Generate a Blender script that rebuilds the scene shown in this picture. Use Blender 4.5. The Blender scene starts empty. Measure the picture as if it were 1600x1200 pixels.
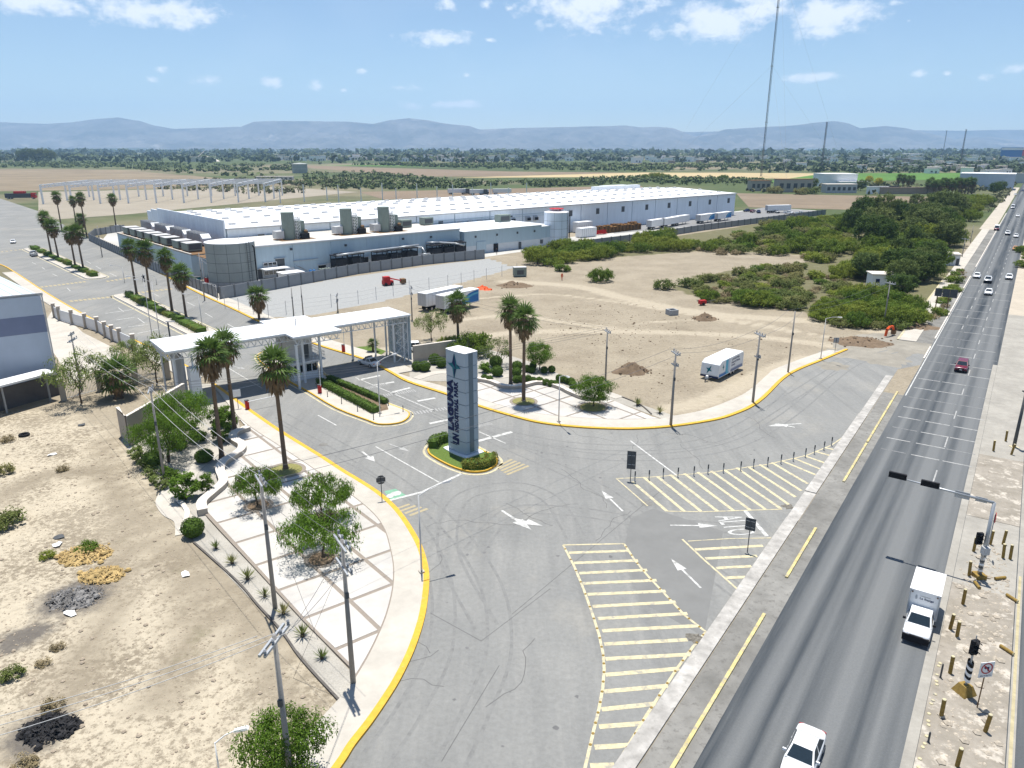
import bpy, bmesh, math, random
from mathutils import Vector, Matrix, noise
from mathutils.geometry import delaunay_2d_cdt
R = math.radians
random.seed(7)
S = bpy.context.scene
COL = S.collection

# ------------------------------------------------------------------ camera
cd = bpy.data.cameras.new('camera'); cam = bpy.data.objects.new('camera', cd); COL.objects.link(cam)
cam.location = (0, 0, 29.0); cam.rotation_euler = (R(90 - 17.79), 0, 0)
cd.sensor_fit = 'HORIZONTAL'; cd.sensor_width = 36.0; cd.lens = 36.0 * 1150 / 1600
cd.clip_start = 0.5; cd.clip_end = 60000
S.camera = cam

# ------------------------------------------------------------------ sky
SUN_EL, SUN_AZ = 79.0, -8.0
w = bpy.data.worlds.new('World'); S.world = w; w.use_nodes = True
nt = w.node_tree; nt.nodes.clear()
def N(t, **k):
    n = nt.nodes.new(t)
    for a, b in k.items(): setattr(n, a, b)
    return n
def L(a, b): nt.links.new(a, b)
def math_(op, a, b=None, c=None, clamp=False):
    n = N('ShaderNodeMath', operation=op); n.use_clamp = clamp
    for i, v in enumerate((a, b, c)):
        if v is None: continue
        if isinstance(v, (int, float)): n.inputs[i].default_value = v
        else: L(v, n.inputs[i])
    return n.outputs[0]
out = N('ShaderNodeOutputWorld'); bg = N('ShaderNodeBackground'); bg.inputs['Strength'].default_value = 0.088
sky = N('ShaderNodeTexSky', sky_type='NISHITA'); sky.sun_disc = False
sky.sun_elevation = R(SUN_EL); sky.sun_rotation = R(SUN_AZ)
sky.altitude = 1100; sky.air_density = 1.0; sky.dust_density = 0.3; sky.ozone_density = 2.2
tc = N('ShaderNodeTexCoord'); sp = N('ShaderNodeSeparateXYZ'); L(tc.outputs['Generated'], sp.inputs[0])
dx, dy, dz = sp.outputs
az = math_('ARCTAN2', dx, dy); el = math_('ARCSINE', dz)
cv = N('ShaderNodeCombineXYZ'); L(az, cv.inputs[0]); L(el, cv.inputs[1])
# fair-weather cumulus: (azimuth, elevation, half width, half height) in degrees, plus scattered ones all round the sky
CL = [(-24.11, 8.35, 4.05, 0.89), (-28.07, 8.28, 1.42, 0.50), (-30.55, 8.50, 3.26, 0.90), (-4.99, 7.25, 2.45, 0.53), (-4.61, 9.54, 1.16, 0.55), (-1.80, 9.44, 0.63, 0.40), (-0.22, 9.21, 0.45, 0.24), (13.94, 8.33, 3.68, 1.26), (16.61, 8.80, 2.04, 1.16), (5.37, 9.64, 4.40, 1.58), (21.46, 8.29, 2.75, 1.28), (20.81, 7.27, 1.76, 0.46), (20.94, 4.47, 1.75, 0.32), (32.37, 4.65, 1.17, 0.65), (30.64, 4.12, 0.68, 0.37), (-20.96, 4.31, 1.38, 0.48), (-16.62, 4.34, 1.02, 0.45), (-23.82, 4.96, 0.54, 0.35), (-24.49, 4.24, 0.62, 0.31), (-7.92, 4.10, 1.55, 0.30), (-10.69, 5.24, 0.58, 0.29), (-1.59, 7.24, 0.59, 0.25), (-13.76, 4.11, 0.70, 0.42), (25.35, 8.70, 0.95, 0.25), (-3.23, 4.94, 0.46, 0.25), (-11.98, 3.88, 0.44, 0.17), (-7.19, 2.95, 1.38, 0.39), (-3.96, 2.97, 1.86, 0.30), (26.05, 7.64, 0.29, 0.18), (28.68, 4.46, 0.35, 0.22), (27.06, 4.52, 0.44, 0.27)]
rng = random.Random(3)
while len(CL) < 40:
    a, e = rng.uniform(-180, 180), rng.uniform(4, 60)
    if abs(a) < 46 and e < 14: continue
    s = rng.uniform(4, 9); CL.append((a, e, s, s * rng.uniform(.25, .5)))
acc = None
for a, e, sa, se in CL:
    v = N('ShaderNodeVectorMath', operation='MULTIPLY_ADD'); L(cv.outputs[0], v.inputs[0])
    v.inputs[1].default_value = (1 / R(sa), 1 / R(se), 0); v.inputs[2].default_value = (-a / sa, -e / se, 0)
    q = N('ShaderNodeVectorMath', operation='LENGTH'); L(v.outputs[0], q.inputs[0]); b = q.outputs['Value'] if sa > 1.6 else math_('ADD', q.outputs['Value'], .42)
    acc = b if acc is None else math_('MINIMUM', acc, b)
acc = math_('SUBTRACT', 1.0, acc)
n1 = N('ShaderNodeTexNoise'); n1.inputs['Scale'].default_value = 34; n1.inputs['Detail'].default_value = 7; n1.inputs['Roughness'].default_value = .62
mp = N('ShaderNodeMapping'); mp.inputs['Scale'].default_value = (1, 1, 1.7); L(tc.outputs['Generated'], mp.inputs[0]); L(mp.outputs[0], n1.inputs['Vector'])
d = math_('ADD', acc, math_('MULTIPLY', math_('SUBTRACT', n1.outputs['Fac'], .455), 3.4))
mr = N('ShaderNodeMapRange', interpolation_type='SMOOTHSTEP'); mr.inputs['From Min'].default_value = -.1; mr.inputs['From Max'].default_value = .95
L(d, mr.inputs['Value'])
dens = math_('MULTIPLY', mr.outputs[0], .85)
thin = N('ShaderNodeTexNoise'); thin.inputs['Scale'].default_value = 5; thin.inputs['Detail'].default_value = 3; L(mp.outputs[0], thin.inputs['Vector'])
veil = math_('MULTIPLY', math_('SUBTRACT', thin.outputs['Fac'], .50, clamp=True), .35)
mx = N('ShaderNodeMix', data_type='RGBA'); L(math_('MAXIMUM', dens, veil), mx.inputs['Factor'])
L(sky.outputs[0], mx.inputs['A']); mx.inputs['B'].default_value = (9.0, 9.2, 9.5, 1)
L(mx.outputs['Result'], bg.inputs['Color']); L(bg.outputs[0], out.inputs['Surface'])

w.cycles.sampling_method = 'MANUAL'; w.cycles.sample_map_resolution = 256
# ------------------------------------------------------------------ sun and exposure
sd = bpy.data.lights.new('sun', 'SUN'); sun = bpy.data.objects.new('sun', sd); COL.objects.link(sun)
sd.energy = 5.0; sd.angle = R(0.53); sd.color = (1.0, .955, .88)
sv = Vector((math.sin(R(SUN_AZ)) * math.cos(R(SUN_EL)), math.cos(R(SUN_AZ)) * math.cos(R(SUN_EL)), math.sin(R(SUN_EL))))
sun.rotation_euler = (-sv).to_track_quat('-Z', 'Y').to_euler(); sun.location = sv * 200
S.view_settings.view_transform = 'Standard'; S.view_settings.look = 'None'
S.view_settings.exposure = 0.52; S.view_settings.gamma = 1.0; S.view_settings.use_curve_mapping = False
S.cycles.use_denoising = True; S.cycles.max_bounces = 6; S.cycles.diffuse_bounces = 3; S.cycles.transparent_max_bounces = 8
S.cycles.volume_bounces = 1; S.cycles.caustics_reflective = False; S.cycles.caustics_refractive = False

# ------------------------------------------------------------------ helpers
HW = R(-34.5)                      # the highway's local +Y
PK = R(40.5)                       # the park's local +Y
def rot2(p, a): c, s = math.cos(a), math.sin(a); return (p[0] * c - p[1] * s, p[0] * s + p[1] * c)

def mat(name, col, rough=.85, var=.12, scale=3.0, bump=0.0, metal=0.0, spec=.12, col2=None, var2=0, scale2=.2, trans=0, rnd=0.0, stretch=None, wear=None, hue=None):
    m = bpy.data.materials.new(name); m.use_nodes = True
    t = m.node_tree; b = t.nodes['Principled BSDF']
    b.inputs['Roughness'].default_value = rough; b.inputs['Metallic'].default_value = metal
    b.inputs['Specular IOR Level'].default_value = spec
    tcn = t.nodes.new('ShaderNodeTexCoord'); vec = tcn.outputs['Object']
    if stretch:
        mpn = t.nodes.new('ShaderNodeMapping'); mpn.inputs['Scale'].default_value = stretch; t.links.new(vec, mpn.inputs[0]); vec = mpn.outputs[0]
    nz = t.nodes.new('ShaderNodeTexNoise'); nz.inputs['Scale'].default_value = scale; nz.inputs['Detail'].default_value = 6; nz.inputs['Roughness'].default_value = .65
    t.links.new(vec, nz.inputs['Vector'])
    mxn = t.nodes.new('ShaderNodeMix'); mxn.data_type = 'RGBA'
    c1 = tuple(max(0, c * (1 - var)) for c in col); c2 = col2 or tuple(min(1, c * (1 + var)) for c in col)
    if col2: c1 = col
    mxn.inputs['A'].default_value = (*c1, 1); mxn.inputs['B'].default_value = (*c2, 1)
    rm = t.nodes.new('ShaderNodeMapRange'); rm.inputs['From Min'].default_value = .3; rm.inputs['From Max'].default_value = .7
    t.links.new(nz.outputs['Fac'], rm.inputs['Value']); t.links.new(rm.outputs[0], mxn.inputs['Factor'])
    last = mxn.outputs['Result']
    if var2:
        n2 = t.nodes.new('ShaderNodeTexNoise'); n2.inputs['Scale'].default_value = scale2; n2.inputs['Detail'].default_value = 5
        t.links.new(vec, n2.inputs['Vector'])
        r2 = t.nodes.new('ShaderNodeMapRange'); r2.inputs['From Min'].default_value = .3; r2.inputs['From Max'].default_value = .7
        r2.inputs['To Min'].default_value = 1 - var2; r2.inputs['To Max'].default_value = 1 + var2
        t.links.new(n2.outputs['Fac'], r2.inputs['Value'])
        vm = t.nodes.new('ShaderNodeVectorMath'); vm.operation = 'SCALE'; t.links.new(last, vm.inputs[0]); t.links.new(r2.outputs[0], vm.inputs['Scale']); last = vm.outputs[0]
    if hue:                                    # each plant leans its own way between two leaf colours
        oh = t.nodes.new('ShaderNodeObjectInfo'); mh = t.nodes.new('ShaderNodeMix'); mh.data_type = 'RGBA'; t.links.new(oh.outputs['Random'], mh.inputs['Factor']); t.links.new(last, mh.inputs['A']); mh.inputs['B'].default_value = (*hue, 1); last = mh.outputs['Result']
    if rnd:
        oi = t.nodes.new('ShaderNodeObjectInfo'); r3 = t.nodes.new('ShaderNodeMapRange')
        r3.inputs['To Min'].default_value = 1 - rnd; r3.inputs['To Max'].default_value = 1 + rnd
        t.links.new(oi.outputs['Random'], r3.inputs['Value'])
        vm = t.nodes.new('ShaderNodeVectorMath'); vm.operation = 'SCALE'; t.links.new(last, vm.inputs[0]); t.links.new(r3.outputs[0], vm.inputs['Scale']); last = vm.outputs[0]
    if wear:                                   # paint rubbed through to what lies below
        wc, amt = wear[:2]; n4 = t.nodes.new('ShaderNodeTexNoise'); n4.inputs['Scale'].default_value = wear[2] if len(wear) > 2 else 2.2; n4.inputs['Detail'].default_value = 9; n4.inputs['Roughness'].default_value = .72
        g4 = t.nodes.new('ShaderNodeNewGeometry'); t.links.new(g4.outputs['Position'], n4.inputs['Vector'])
        r4 = t.nodes.new('ShaderNodeMapRange'); r4.inputs['From Min'].default_value = .62 - amt * .3; r4.inputs['From Max'].default_value = .72 - amt * .2; r4.inputs['To Max'].default_value = .85; t.links.new(n4.outputs['Fac'], r4.inputs['Value'])
        m4 = t.nodes.new('ShaderNodeMix'); m4.data_type = 'RGBA'; t.links.new(r4.outputs[0], m4.inputs['Factor']); t.links.new(last, m4.inputs['A']); m4.inputs['B'].default_value = (*wc, 1); last = m4.outputs['Result']
    t.links.new(last, b.inputs['Base Color'])
    if bump:
        bn = t.nodes.new('ShaderNodeBump'); bn.inputs['Strength'].default_value = 1.0; bn.inputs['Distance'].default_value = bump
        t.links.new(nz.outputs['Fac'], bn.inputs['Height']); t.links.new(bn.outputs[0], b.inputs['Normal'])
    if trans:
        tr = t.nodes.new('ShaderNodeBsdfTranslucent'); ms = t.nodes.new('ShaderNodeMixShader'); ms.inputs[0].default_value = trans
        t.links.new(last, tr.inputs['Color']); t.links.new(b.outputs[0], ms.inputs[1]); t.links.new(tr.outputs[0], ms.inputs[2])
        t.links.new(ms.outputs[0], t.nodes['Material Output'].inputs['Surface'])
    m.diffuse_color = (*col, 1)
    return m

class MB:
    def __init__(s): s.v = []; s.f = []; s.m = []; s.k = 0; s.smooth = False
    def mi(s, k): s.k = k; return s
    def face(s, pts):
        i = len(s.v); s.v += [tuple(p) for p in pts]; s.f.append(tuple(range(i, i + len(pts)))); s.m.append(s.k); return s
    def mesh(s, vs, fs):
        i = len(s.v); s.v += [tuple(p) for p in vs]
        for f in fs: s.f.append(tuple(i + j for j in f)); s.m.append(s.k)
        return s
    def box(s, x, y, z, X, Y, Z, rz=0):      # centre x,y, bottom z; sizes
        vs = []
        for dz_ in (0, Z):
            for a, b in ((-1, -1), (1, -1), (1, 1), (-1, 1)):
                q = rot2((a * X / 2, b * Y / 2), rz); vs.append((x + q[0], y + q[1], z + dz_))
        return s.mesh(vs, [(3, 2, 1, 0), (4, 5, 6, 7), (0, 1, 5, 4), (1, 2, 6, 5), (2, 3, 7, 6), (3, 0, 4, 7)])
    def bar(s, p, q, r, n=6, r2=None, cap=True):
        p, q = Vector(p), Vector(q); r2 = r if r2 is None else r2
        d_ = (q - p).normalized(); a = Vector((0, 0, 1)) if abs(d_.z) < .9 else Vector((1, 0, 0))
        u = d_.cross(a).normalized(); v = d_.cross(u)
        vs = [p + (u * math.cos(t) + v * math.sin(t)) * r for t in (2 * math.pi * (i + .5) / n for i in range(n))] + \
             [q + (u * math.cos(t) + v * math.sin(t)) * r2 for t in (2 * math.pi * (i + .5) / n for i in range(n))]
        fs = [(i, (i + 1) % n, n + (i + 1) % n, n + i) for i in range(n)]
        if cap: fs += [tuple(range(n - 1, -1, -1)), tuple(range(n, 2 * n))]
        return s.mesh(vs, fs)
    def tube(s, pts, rs, n=7):
        for i in range(len(pts) - 1): s.bar(pts[i], pts[i + 1], rs[i], n, rs[i + 1], cap=(i == 0 or i == len(pts) - 2))
        return s
    def prism(s, poly, z0, z1):
        n = len(poly)
        if sum(poly[i][0] * poly[(i + 1) % n][1] - poly[(i + 1) % n][0] * poly[i][1] for i in range(n)) < 0: poly = poly[::-1]
        vs = [(x, y, z0) for x, y in poly] + [(x, y, z1) for x, y in poly]
        fs = [tuple(range(n - 1, -1, -1)), tuple(range(n, 2 * n))] + [(i, (i + 1) % n, n + (i + 1) % n, n + i) for i in range(n)]
        return s.mesh(vs, fs)
    def lathe(s, prof, n=16, cx=0, cy=0):
        vs = []; fs = []
        for r, z in prof:
            for i in range(n): t = 2 * math.pi * i / n; vs.append((cx + r * math.cos(t), cy + r * math.sin(t), z))
        for j in range(len(prof) - 1):
            for i in range(n): fs.append((j * n + i, j * n + (i + 1) % n, (j + 1) * n + (i + 1) % n, (j + 1) * n + i))
        fs += [tuple(range(n - 1, -1, -1)), tuple(range((len(prof) - 1) * n, len(prof) * n))]
        return s.mesh(vs, fs)
    def build(s, name, mats, parent=None, smooth=False, loc=None, rz=0, kind=None, bevel=0):
        me = bpy.data.meshes.new(name); me.from_pydata(s.v, [], s.f)
        mats = mats if isinstance(mats, (list, tuple)) else [mats]
        for m in mats: me.materials.append(m)
        if len(mats) > 1: me.polygons.foreach_set('material_index', s.m)
        if smooth: me.polygons.foreach_set('use_smooth', [True] * len(s.f))
        me.update()
        return link(name, me, parent, loc, rz, kind)
def link(name, me, parent=None, loc=None, rz=0, kind=None):
    o = bpy.data.objects.new(name, me); COL.objects.link(o)
    if parent: o.parent = parent
    if loc is not None: o.location = loc if len(loc) == 3 else (*loc, 0)
    if rz: o.rotation_euler = (0, 0, rz)
    if kind: o['kind'] = kind
    return o
def tag(o, label, cat, group=None):
    o['label'] = label; o['category'] = cat
    if group: o['group'] = group
    return o
def thing(name, label, cat, loc, rz=0, group=None):
    o = bpy.data.objects.new(name, None); COL.objects.link(o); o.empty_display_size = .3
    o.location = loc if len(loc) == 3 else (*loc, 0); o.rotation_euler = (0, 0, rz)
    return tag(o, label, cat, group)
KIDS = {}
def kids(o):
    return [c for c in o.children]
def copy_tree(o, parent=None):
    c = o.copy(); COL.objects.link(c)
    if parent: c.parent = parent
    for ch in o.children: copy_tree(ch, c)
    return c
def clone(o, loc, rz=0, label=None, group=None, scale=None):
    c = copy_tree(o); c.location = loc if len(loc) == 3 else (*loc, 0); c.rotation_euler = (0, 0, rz)
    if label: c['label'] = label
    if group: c['group'] = group
    if scale: c.scale = scale if isinstance(scale, tuple) else (scale,) * 3
    return c
def tess(poly):
    P_ = [p for i, p in enumerate(poly) if math.hypot(p[0] - poly[i - 1][0], p[1] - poly[i - 1][1]) > 1e-4]
    if area(P_) < 0: P_ = P_[::-1]
    v, e, f, *_ = delaunay_2d_cdt([Vector(p) for p in P_], [], [list(range(len(P_)))], 1, 1e-5)
    fs = []
    for q in f: fs.append(tuple(q) if area([v[i] for i in q]) > 0 else tuple(q[::-1]))
    return P_, [tuple(p) for p in v], fs
def sheet(name, poly, z, m, parent=None, kind='structure'):
    _, v, f = tess(poly)
    me = bpy.data.meshes.new(name); me.from_pydata([(*p, z) for p in v], [], f); me.materials.append(m)
    return link(name, me, parent, kind=None if parent else kind)
def slab(name, poly, z0, z1, m, parent=None, kind='structure'):
    P_, v, f = tess(poly); n = len(v); k = len(P_)
    vs = [(*p, z1) for p in v] + [(*p, z0) for p in P_] + [(*p, z1) for p in P_]
    fs = list(f) + [(n + i, n + (i + 1) % k, n + k + (i + 1) % k, n + k + i) for i in range(k)]
    me = bpy.data.meshes.new(name); me.from_pydata(vs, [], fs)
    for q in (m if isinstance(m, (list, tuple)) else [m]): me.materials.append(q)
    return link(name, me, parent, kind=None if parent else kind)
def spline(pts, n=6):                       # Catmull-Rom through 2-D points
    o = []
    P = [pts[0]] + list(pts) + [pts[-1]]
    for i in range(1, len(P) - 2):
        for k in range(n):
            t = k / n; a, b, c, d_ = P[i - 1], P[i], P[i + 1], P[i + 2]
            o.append(tuple(.5 * (2 * b[j] + (c[j] - a[j]) * t + (2 * a[j] - 5 * b[j] + 4 * c[j] - d_[j]) * t * t + (3 * b[j] - a[j] - 3 * c[j] + d_[j]) * t ** 3) for j in range(2)))
    return o + [tuple(pts[-1])]
def offset(pts, d_):                        # offset an open polyline to its left
    o = []
    for i in range(len(pts)):
        a, b = pts[max(0, i - 1)], pts[min(len(pts) - 1, i + 1)]
        tx, ty = b[0] - a[0], b[1] - a[1]; l = math.hypot(tx, ty) or 1
        o.append((pts[i][0] - ty / l * d_, pts[i][1] + tx / l * d_))
    return o
def ribbon(name, pts, d0, d1, z0, z1, m, parent=None, kind='structure'):   # strip between two offsets of a polyline, raised z0..z1
    A, B = offset(pts, d0), offset(pts, d1); mb = MB(); n = len(pts)
    vs = [(*p, z1) for p in A] + [(*p, z1) for p in B] + [(*p, z0) for p in A] + [(*p, z0) for p in B]
    fs = []
    for i in range(n - 1):
        fs.append((i, n + i, n + i + 1, i + 1) if d1 < d0 else (i, i + 1, n + i + 1, n + i))
        if z1 > z0 + .001: fs += [(2 * n + i, i, i + 1, 2 * n + i + 1), (3 * n + i, n + i, n + i + 1, 3 * n + i + 1)]
    if z1 > z0 + .001: fs += [(0, n, 3 * n, 2 * n), (n - 1, 2 * n - 1, 4 * n - 1, 3 * n - 1)]
    mb.mesh(vs, fs)
    o = mb.build(name, m, parent, kind=None if parent else kind)
    bm = bmesh.new(); bm.from_mesh(o.data); bmesh.ops.recalc_face_normals(bm, faces=bm.faces[:])
    top = [f for f in bm.faces if abs(f.normal.z) > .9]
    if z1 <= z0 + .001 and top and top[0].normal.z < 0: bmesh.ops.reverse_faces(bm, faces=bm.faces[:])
    bm.to_mesh(o.data); bm.free()
    return o
def clip_poly(poly, cell):                  # part of poly inside a convex cell (counter-clockwise)
    P = list(poly)
    for i in range(len(cell)):
        a, b = cell[i], cell[(i + 1) % len(cell)]; Q = []
        side = lambda p: (b[0] - a[0]) * (p[1] - a[1]) - (b[1] - a[1]) * (p[0] - a[0])
        for j in range(len(P)):
            p, q = P[j], P[(j + 1) % len(P)]; sp_, sq = side(p), side(q)
            if sp_ >= 0: Q.append(p)
            if sp_ * sq < 0: t = sp_ / (sp_ - sq); Q.append((p[0] + (q[0] - p[0]) * t, p[1] + (q[1] - p[1]) * t))
        P = Q
        if len(P) < 3: return []
    return P
def area(p): return .5 * sum(p[i][0] * p[(i + 1) % len(p)][1] - p[(i + 1) % len(p)][0] * p[i][1] for i in range(len(p)))
def inside(p, poly):
    c = False; n = len(poly); j = n - 1
    for i in range(n):
        a, b = poly[i], poly[j]
        if (a[1] > p[1]) != (b[1] > p[1]) and p[0] < (b[0] - a[0]) * (p[1] - a[1]) / (b[1] - a[1]) + a[0]: c = not c
        j = i
    return c
def dist(p, pts):
    best = 1e9
    for i in range(len(pts) - 1):
        ax, ay = pts[i]; bx, by = pts[i + 1]; ex, ey = bx - ax, by - ay
        t = max(0, min(1, ((p[0] - ax) * ex + (p[1] - ay) * ey) / (ex * ex + ey * ey + 1e-9)))
        best = min(best, math.hypot(p[0] - ax - ex * t, p[1] - ay - ey * t))
    return best

# ------------------------------------------------------------------ materials
M = {}
M['concrete'] = mat('pale_concrete', (.45, .42, .37), .9, .08, 1.2, .004, var2=.10, scale2=.25)
M['slab'] = mat('plaza_slab', (.48, .46, .43), .9, .06, 1.5, .003, var2=.10, scale2=.3, rnd=.05)
M['band'] = mat('plaza_band', (.26, .225, .19), .9, .12, 6, .004)
M['road_plain'] = mat('worn_concrete_road', (.25, .25, .238), .88, .09, .45, .003, var2=.14, scale2=.05)
M['yellow'] = mat('yellow_kerb_paint', (.60, .36, .05), .75, .14, 3, wear=((.42, .37, .27), .12))
M['yline'] = mat('faded_yellow_paint', (.53, .47, .305), .85, .2, 2.5, wear=((.27, .265, .245), .42))
M['wline'] = mat('faded_white_paint', (.52, .52, .50), .85, .2, 3, wear=((.26, .26, .25), .45))
M['wfaint'] = mat('worn_white_paint', (.36, .36, .35), .85, .16, 6, wear=((.23, .23, .225), .5))
M['white'] = mat('white_paint', (.80, .80, .80), .45, .03, 2)
M['offwhite'] = mat('offwhite_metal', (.66, .68, .70), .5, .05, 1)
M['roofwhite'] = mat('white_metal_roof', (.72, .74, .76), .55, .08, .6, stretch=(1, .15, 1))
M['facade'] = mat('white_wall_panels', (.70, .76, .83), .6, .07, 1.0, stretch=(1, 1, .12), var2=.05, scale2=.05)
M['bluegrey'] = mat('blue_grey_cladding', (.45, .55, .61), .6, .07, 1.2, stretch=(1, 1, .12))
M['tank'] = mat('grey_tank_steel', (.33, .35, .33), .6, .07, .5)
M['grey'] = mat('grey_paint', (.33, .34, .35), .6, .08, 2)
M['lgrey'] = mat('light_grey_paint', (.5, .5, .5), .6, .08, 2)
M['dgrey'] = mat('dark_grey_metal', (.09, .095, .10), .6, .1, 3)
M['black'] = mat('black_rubber', (.018, .018, .02), .7, .2, 4)
M['galv'] = mat('galvanised_steel', (.42, .44, .46), .45, .08, 3, metal=.5)
M['pole'] = mat('concrete_pole', (.26, .25, .24), .9, .12, 2)
M['wood'] = mat('old_wood', (.20, .14, .09), .9, .2, 3)
M['orangewood'] = mat('pallet_wood', (.30, .17, .07), .9, .25, 2)
M['glass'] = mat('dark_glass', (.015, .024, .030), .04, .1, 2, spec=1.0)
M['tyre'] = M['black']
M['chrome'] = mat('wheel_alloy', (.45, .46, .47), .35, .05, 2, metal=.6)
M['lamp'] = mat('lamp_lens', (.75, .76, .78), .15, .03, 5)
M['redlamp'] = mat('red_lens', (.4, .02, .02), .2, .05, 5)
M['bollard'] = mat('shaded_bollard_yellow', (.26, .175, .05), .75, .25, 4)  # yellow browned to paint in the shade on upright post sides
M['red'] = mat('red_paint', (.45, .03, .03), .45, .08, 3)
M['orange'] = mat('orange_machine_paint', (.62, .09, .02), .5, .1, 2)
M['darkred'] = mat('dark_red_car_paint', (.14, .012, .03), .25, .04, 2, spec=.5)
M['carwhite'] = mat('white_car_paint', (.76, .77, .78), .25, .02, 1, spec=.5)
M['silver'] = mat('silver_car_paint', (.46, .48, .50), .3, .03, 1, metal=.4)
M['taxi'] = mat('orange_car_paint', (.62, .25, .05), .3, .04, 1, spec=.5)
M['navy'] = mat('navy_sign_paint', (.012, .022, .085), .5, .05, 2)
M['teal'] = mat('teal_sign_paint', (.02, .15, .19), .5, .08, 2)
M['sky_blue'] = mat('sky_blue_print', (.10, .38, .55), .5, .06, 2)
M['blue'] = mat('blue_print', (.03, .16, .42), .5, .08, 1)
M['monument'] = mat('monument_panels', (.38, .44, .50), .55, .04, .6)
M['monside'] = mat('monument_glass_strip', (.10, .15, .19), .3, .1, 2, spec=.5)
M['stone'] = mat('beige_plaster', (.40, .36, .31), .9, .08, 1, .004)
M['cap'] = mat('pale_wall_coping', (.62, .57, .51), .9, .06, 2)
M['mud'] = mat('dug_soil', (.17, .125, .085), .95, .25, 2, .05)
M['gravel'] = mat('garden_gravel', (.36, .34, .30), .95, .2, 14, .02, var2=.12, scale2=.4)
M['bark'] = mat('tree_bark', (.10, .075, .055), .95, .25, 8, .01)
M['palmbark'] = mat('palm_trunk', (.15, .11, .08), .95, .25, 5, .02, stretch=(1, 1, 3))
M['palmleaf'] = mat('palm_frond_green', (.095, .155, .035), .55, .35, 1.3, trans=.3, rnd=.12)
M['deadfrond'] = mat('dry_palm_skirt', (.20, .135, .075), .95, .35, 3, rnd=.1)
M['leaf'] = mat('tree_leaf', (.105, .185, .022), .7, .4, 1.1, trans=.4, rnd=.16)
M['leaf_light'] = mat('light_tree_leaf', (.18, .23, .065), .65, .35, 1.1, trans=.3, rnd=.14)
M['leaf_olive'] = mat('olive_scrub_leaf', (.130, .180, .045), .8, .35, .8, trans=.3, rnd=.15, hue=(.20, .19, .075))
M['leaf_dark'] = mat('dark_scrub_leaf', (.080, .135, .030), .8, .4, .6, trans=.3, rnd=.15, hue=(.130, .155, .050))
M['leaf_mesq'] = mat('mesquite_leaf', (.120, .200, .028), .8, .4, .6, trans=.35, rnd=.15, hue=(.195, .225, .035))
M['dry'] = mat('dry_brush', (.26, .21, .12), .95, .3, 1.5, rnd=.2)
M['straw'] = mat('straw', (.40, .29, .13), .95, .3, 1.5)
M['hedge'] = mat('clipped_hedge_leaf', (.085, .145, .024), .7, .4, 2.0, trans=.2)
M['hedge_y'] = mat('yellow_green_hedge_leaf', (.16, .165, .030), .7, .4, 2.0, trans=.2)
M['lawn'] = mat('lawn', (.10, .15, .035), .95, .25, 6, .03)
M['drygrass'] = mat('dry_lawn', (.22, .21, .08), .95, .25, 6, .03)
M['ash'] = mat('burnt_ash', (.17, .165, .16), .95, .7, 2.2, .08)
M['char'] = mat('charred_refuse', (.028, .028, .03), .95, .6, 3, .06)
M['wire'] = mat('power_cable', (.16, .16, .17), .6, .05, 1)
M['wirelight'] = mat('bare_aluminium_cable', (.52, .52, .52), .5, .05, 1, metal=.3)
M['brick'] = mat('town_walls', (.34, .26, .21), .9, .12, 1)
M['ceramic'] = mat('insulator', (.30, .31, .33), .3, .05, 3)
M['lblue'] = mat('pale_blue_wall', (.46, .52, .62), .8, .05, .5, var2=.05, scale2=.08)
M['dblue'] = mat('slate_blue_band', (.20, .23, .34), .8, .06, .5)
M['sheet'] = mat('ribbed_steel_roof', (.52, .60, .68), .5, .05, .5)
M['darkwall'] = mat('dark_block_wall', (.11, .105, .11), .9, .15, 1)
M['fence'] = mat('precast_fence_panel', (.26, .27, .28), .9, .08, .8)
M['fence_post'] = mat('precast_fence_post', (.16, .165, .17), .9, .08, .8)  # darker grey of the wall posts
M['machine'] = mat('black_machine_paint', (.030, .030, .034), .6, .3, 2)
M['unit'] = mat('hvac_grey_green', (.22, .26, .23), .6, .1, 1)
M['rust'] = mat('rust_brown', (.19, .115, .06), .9, .2, 1)


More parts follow.
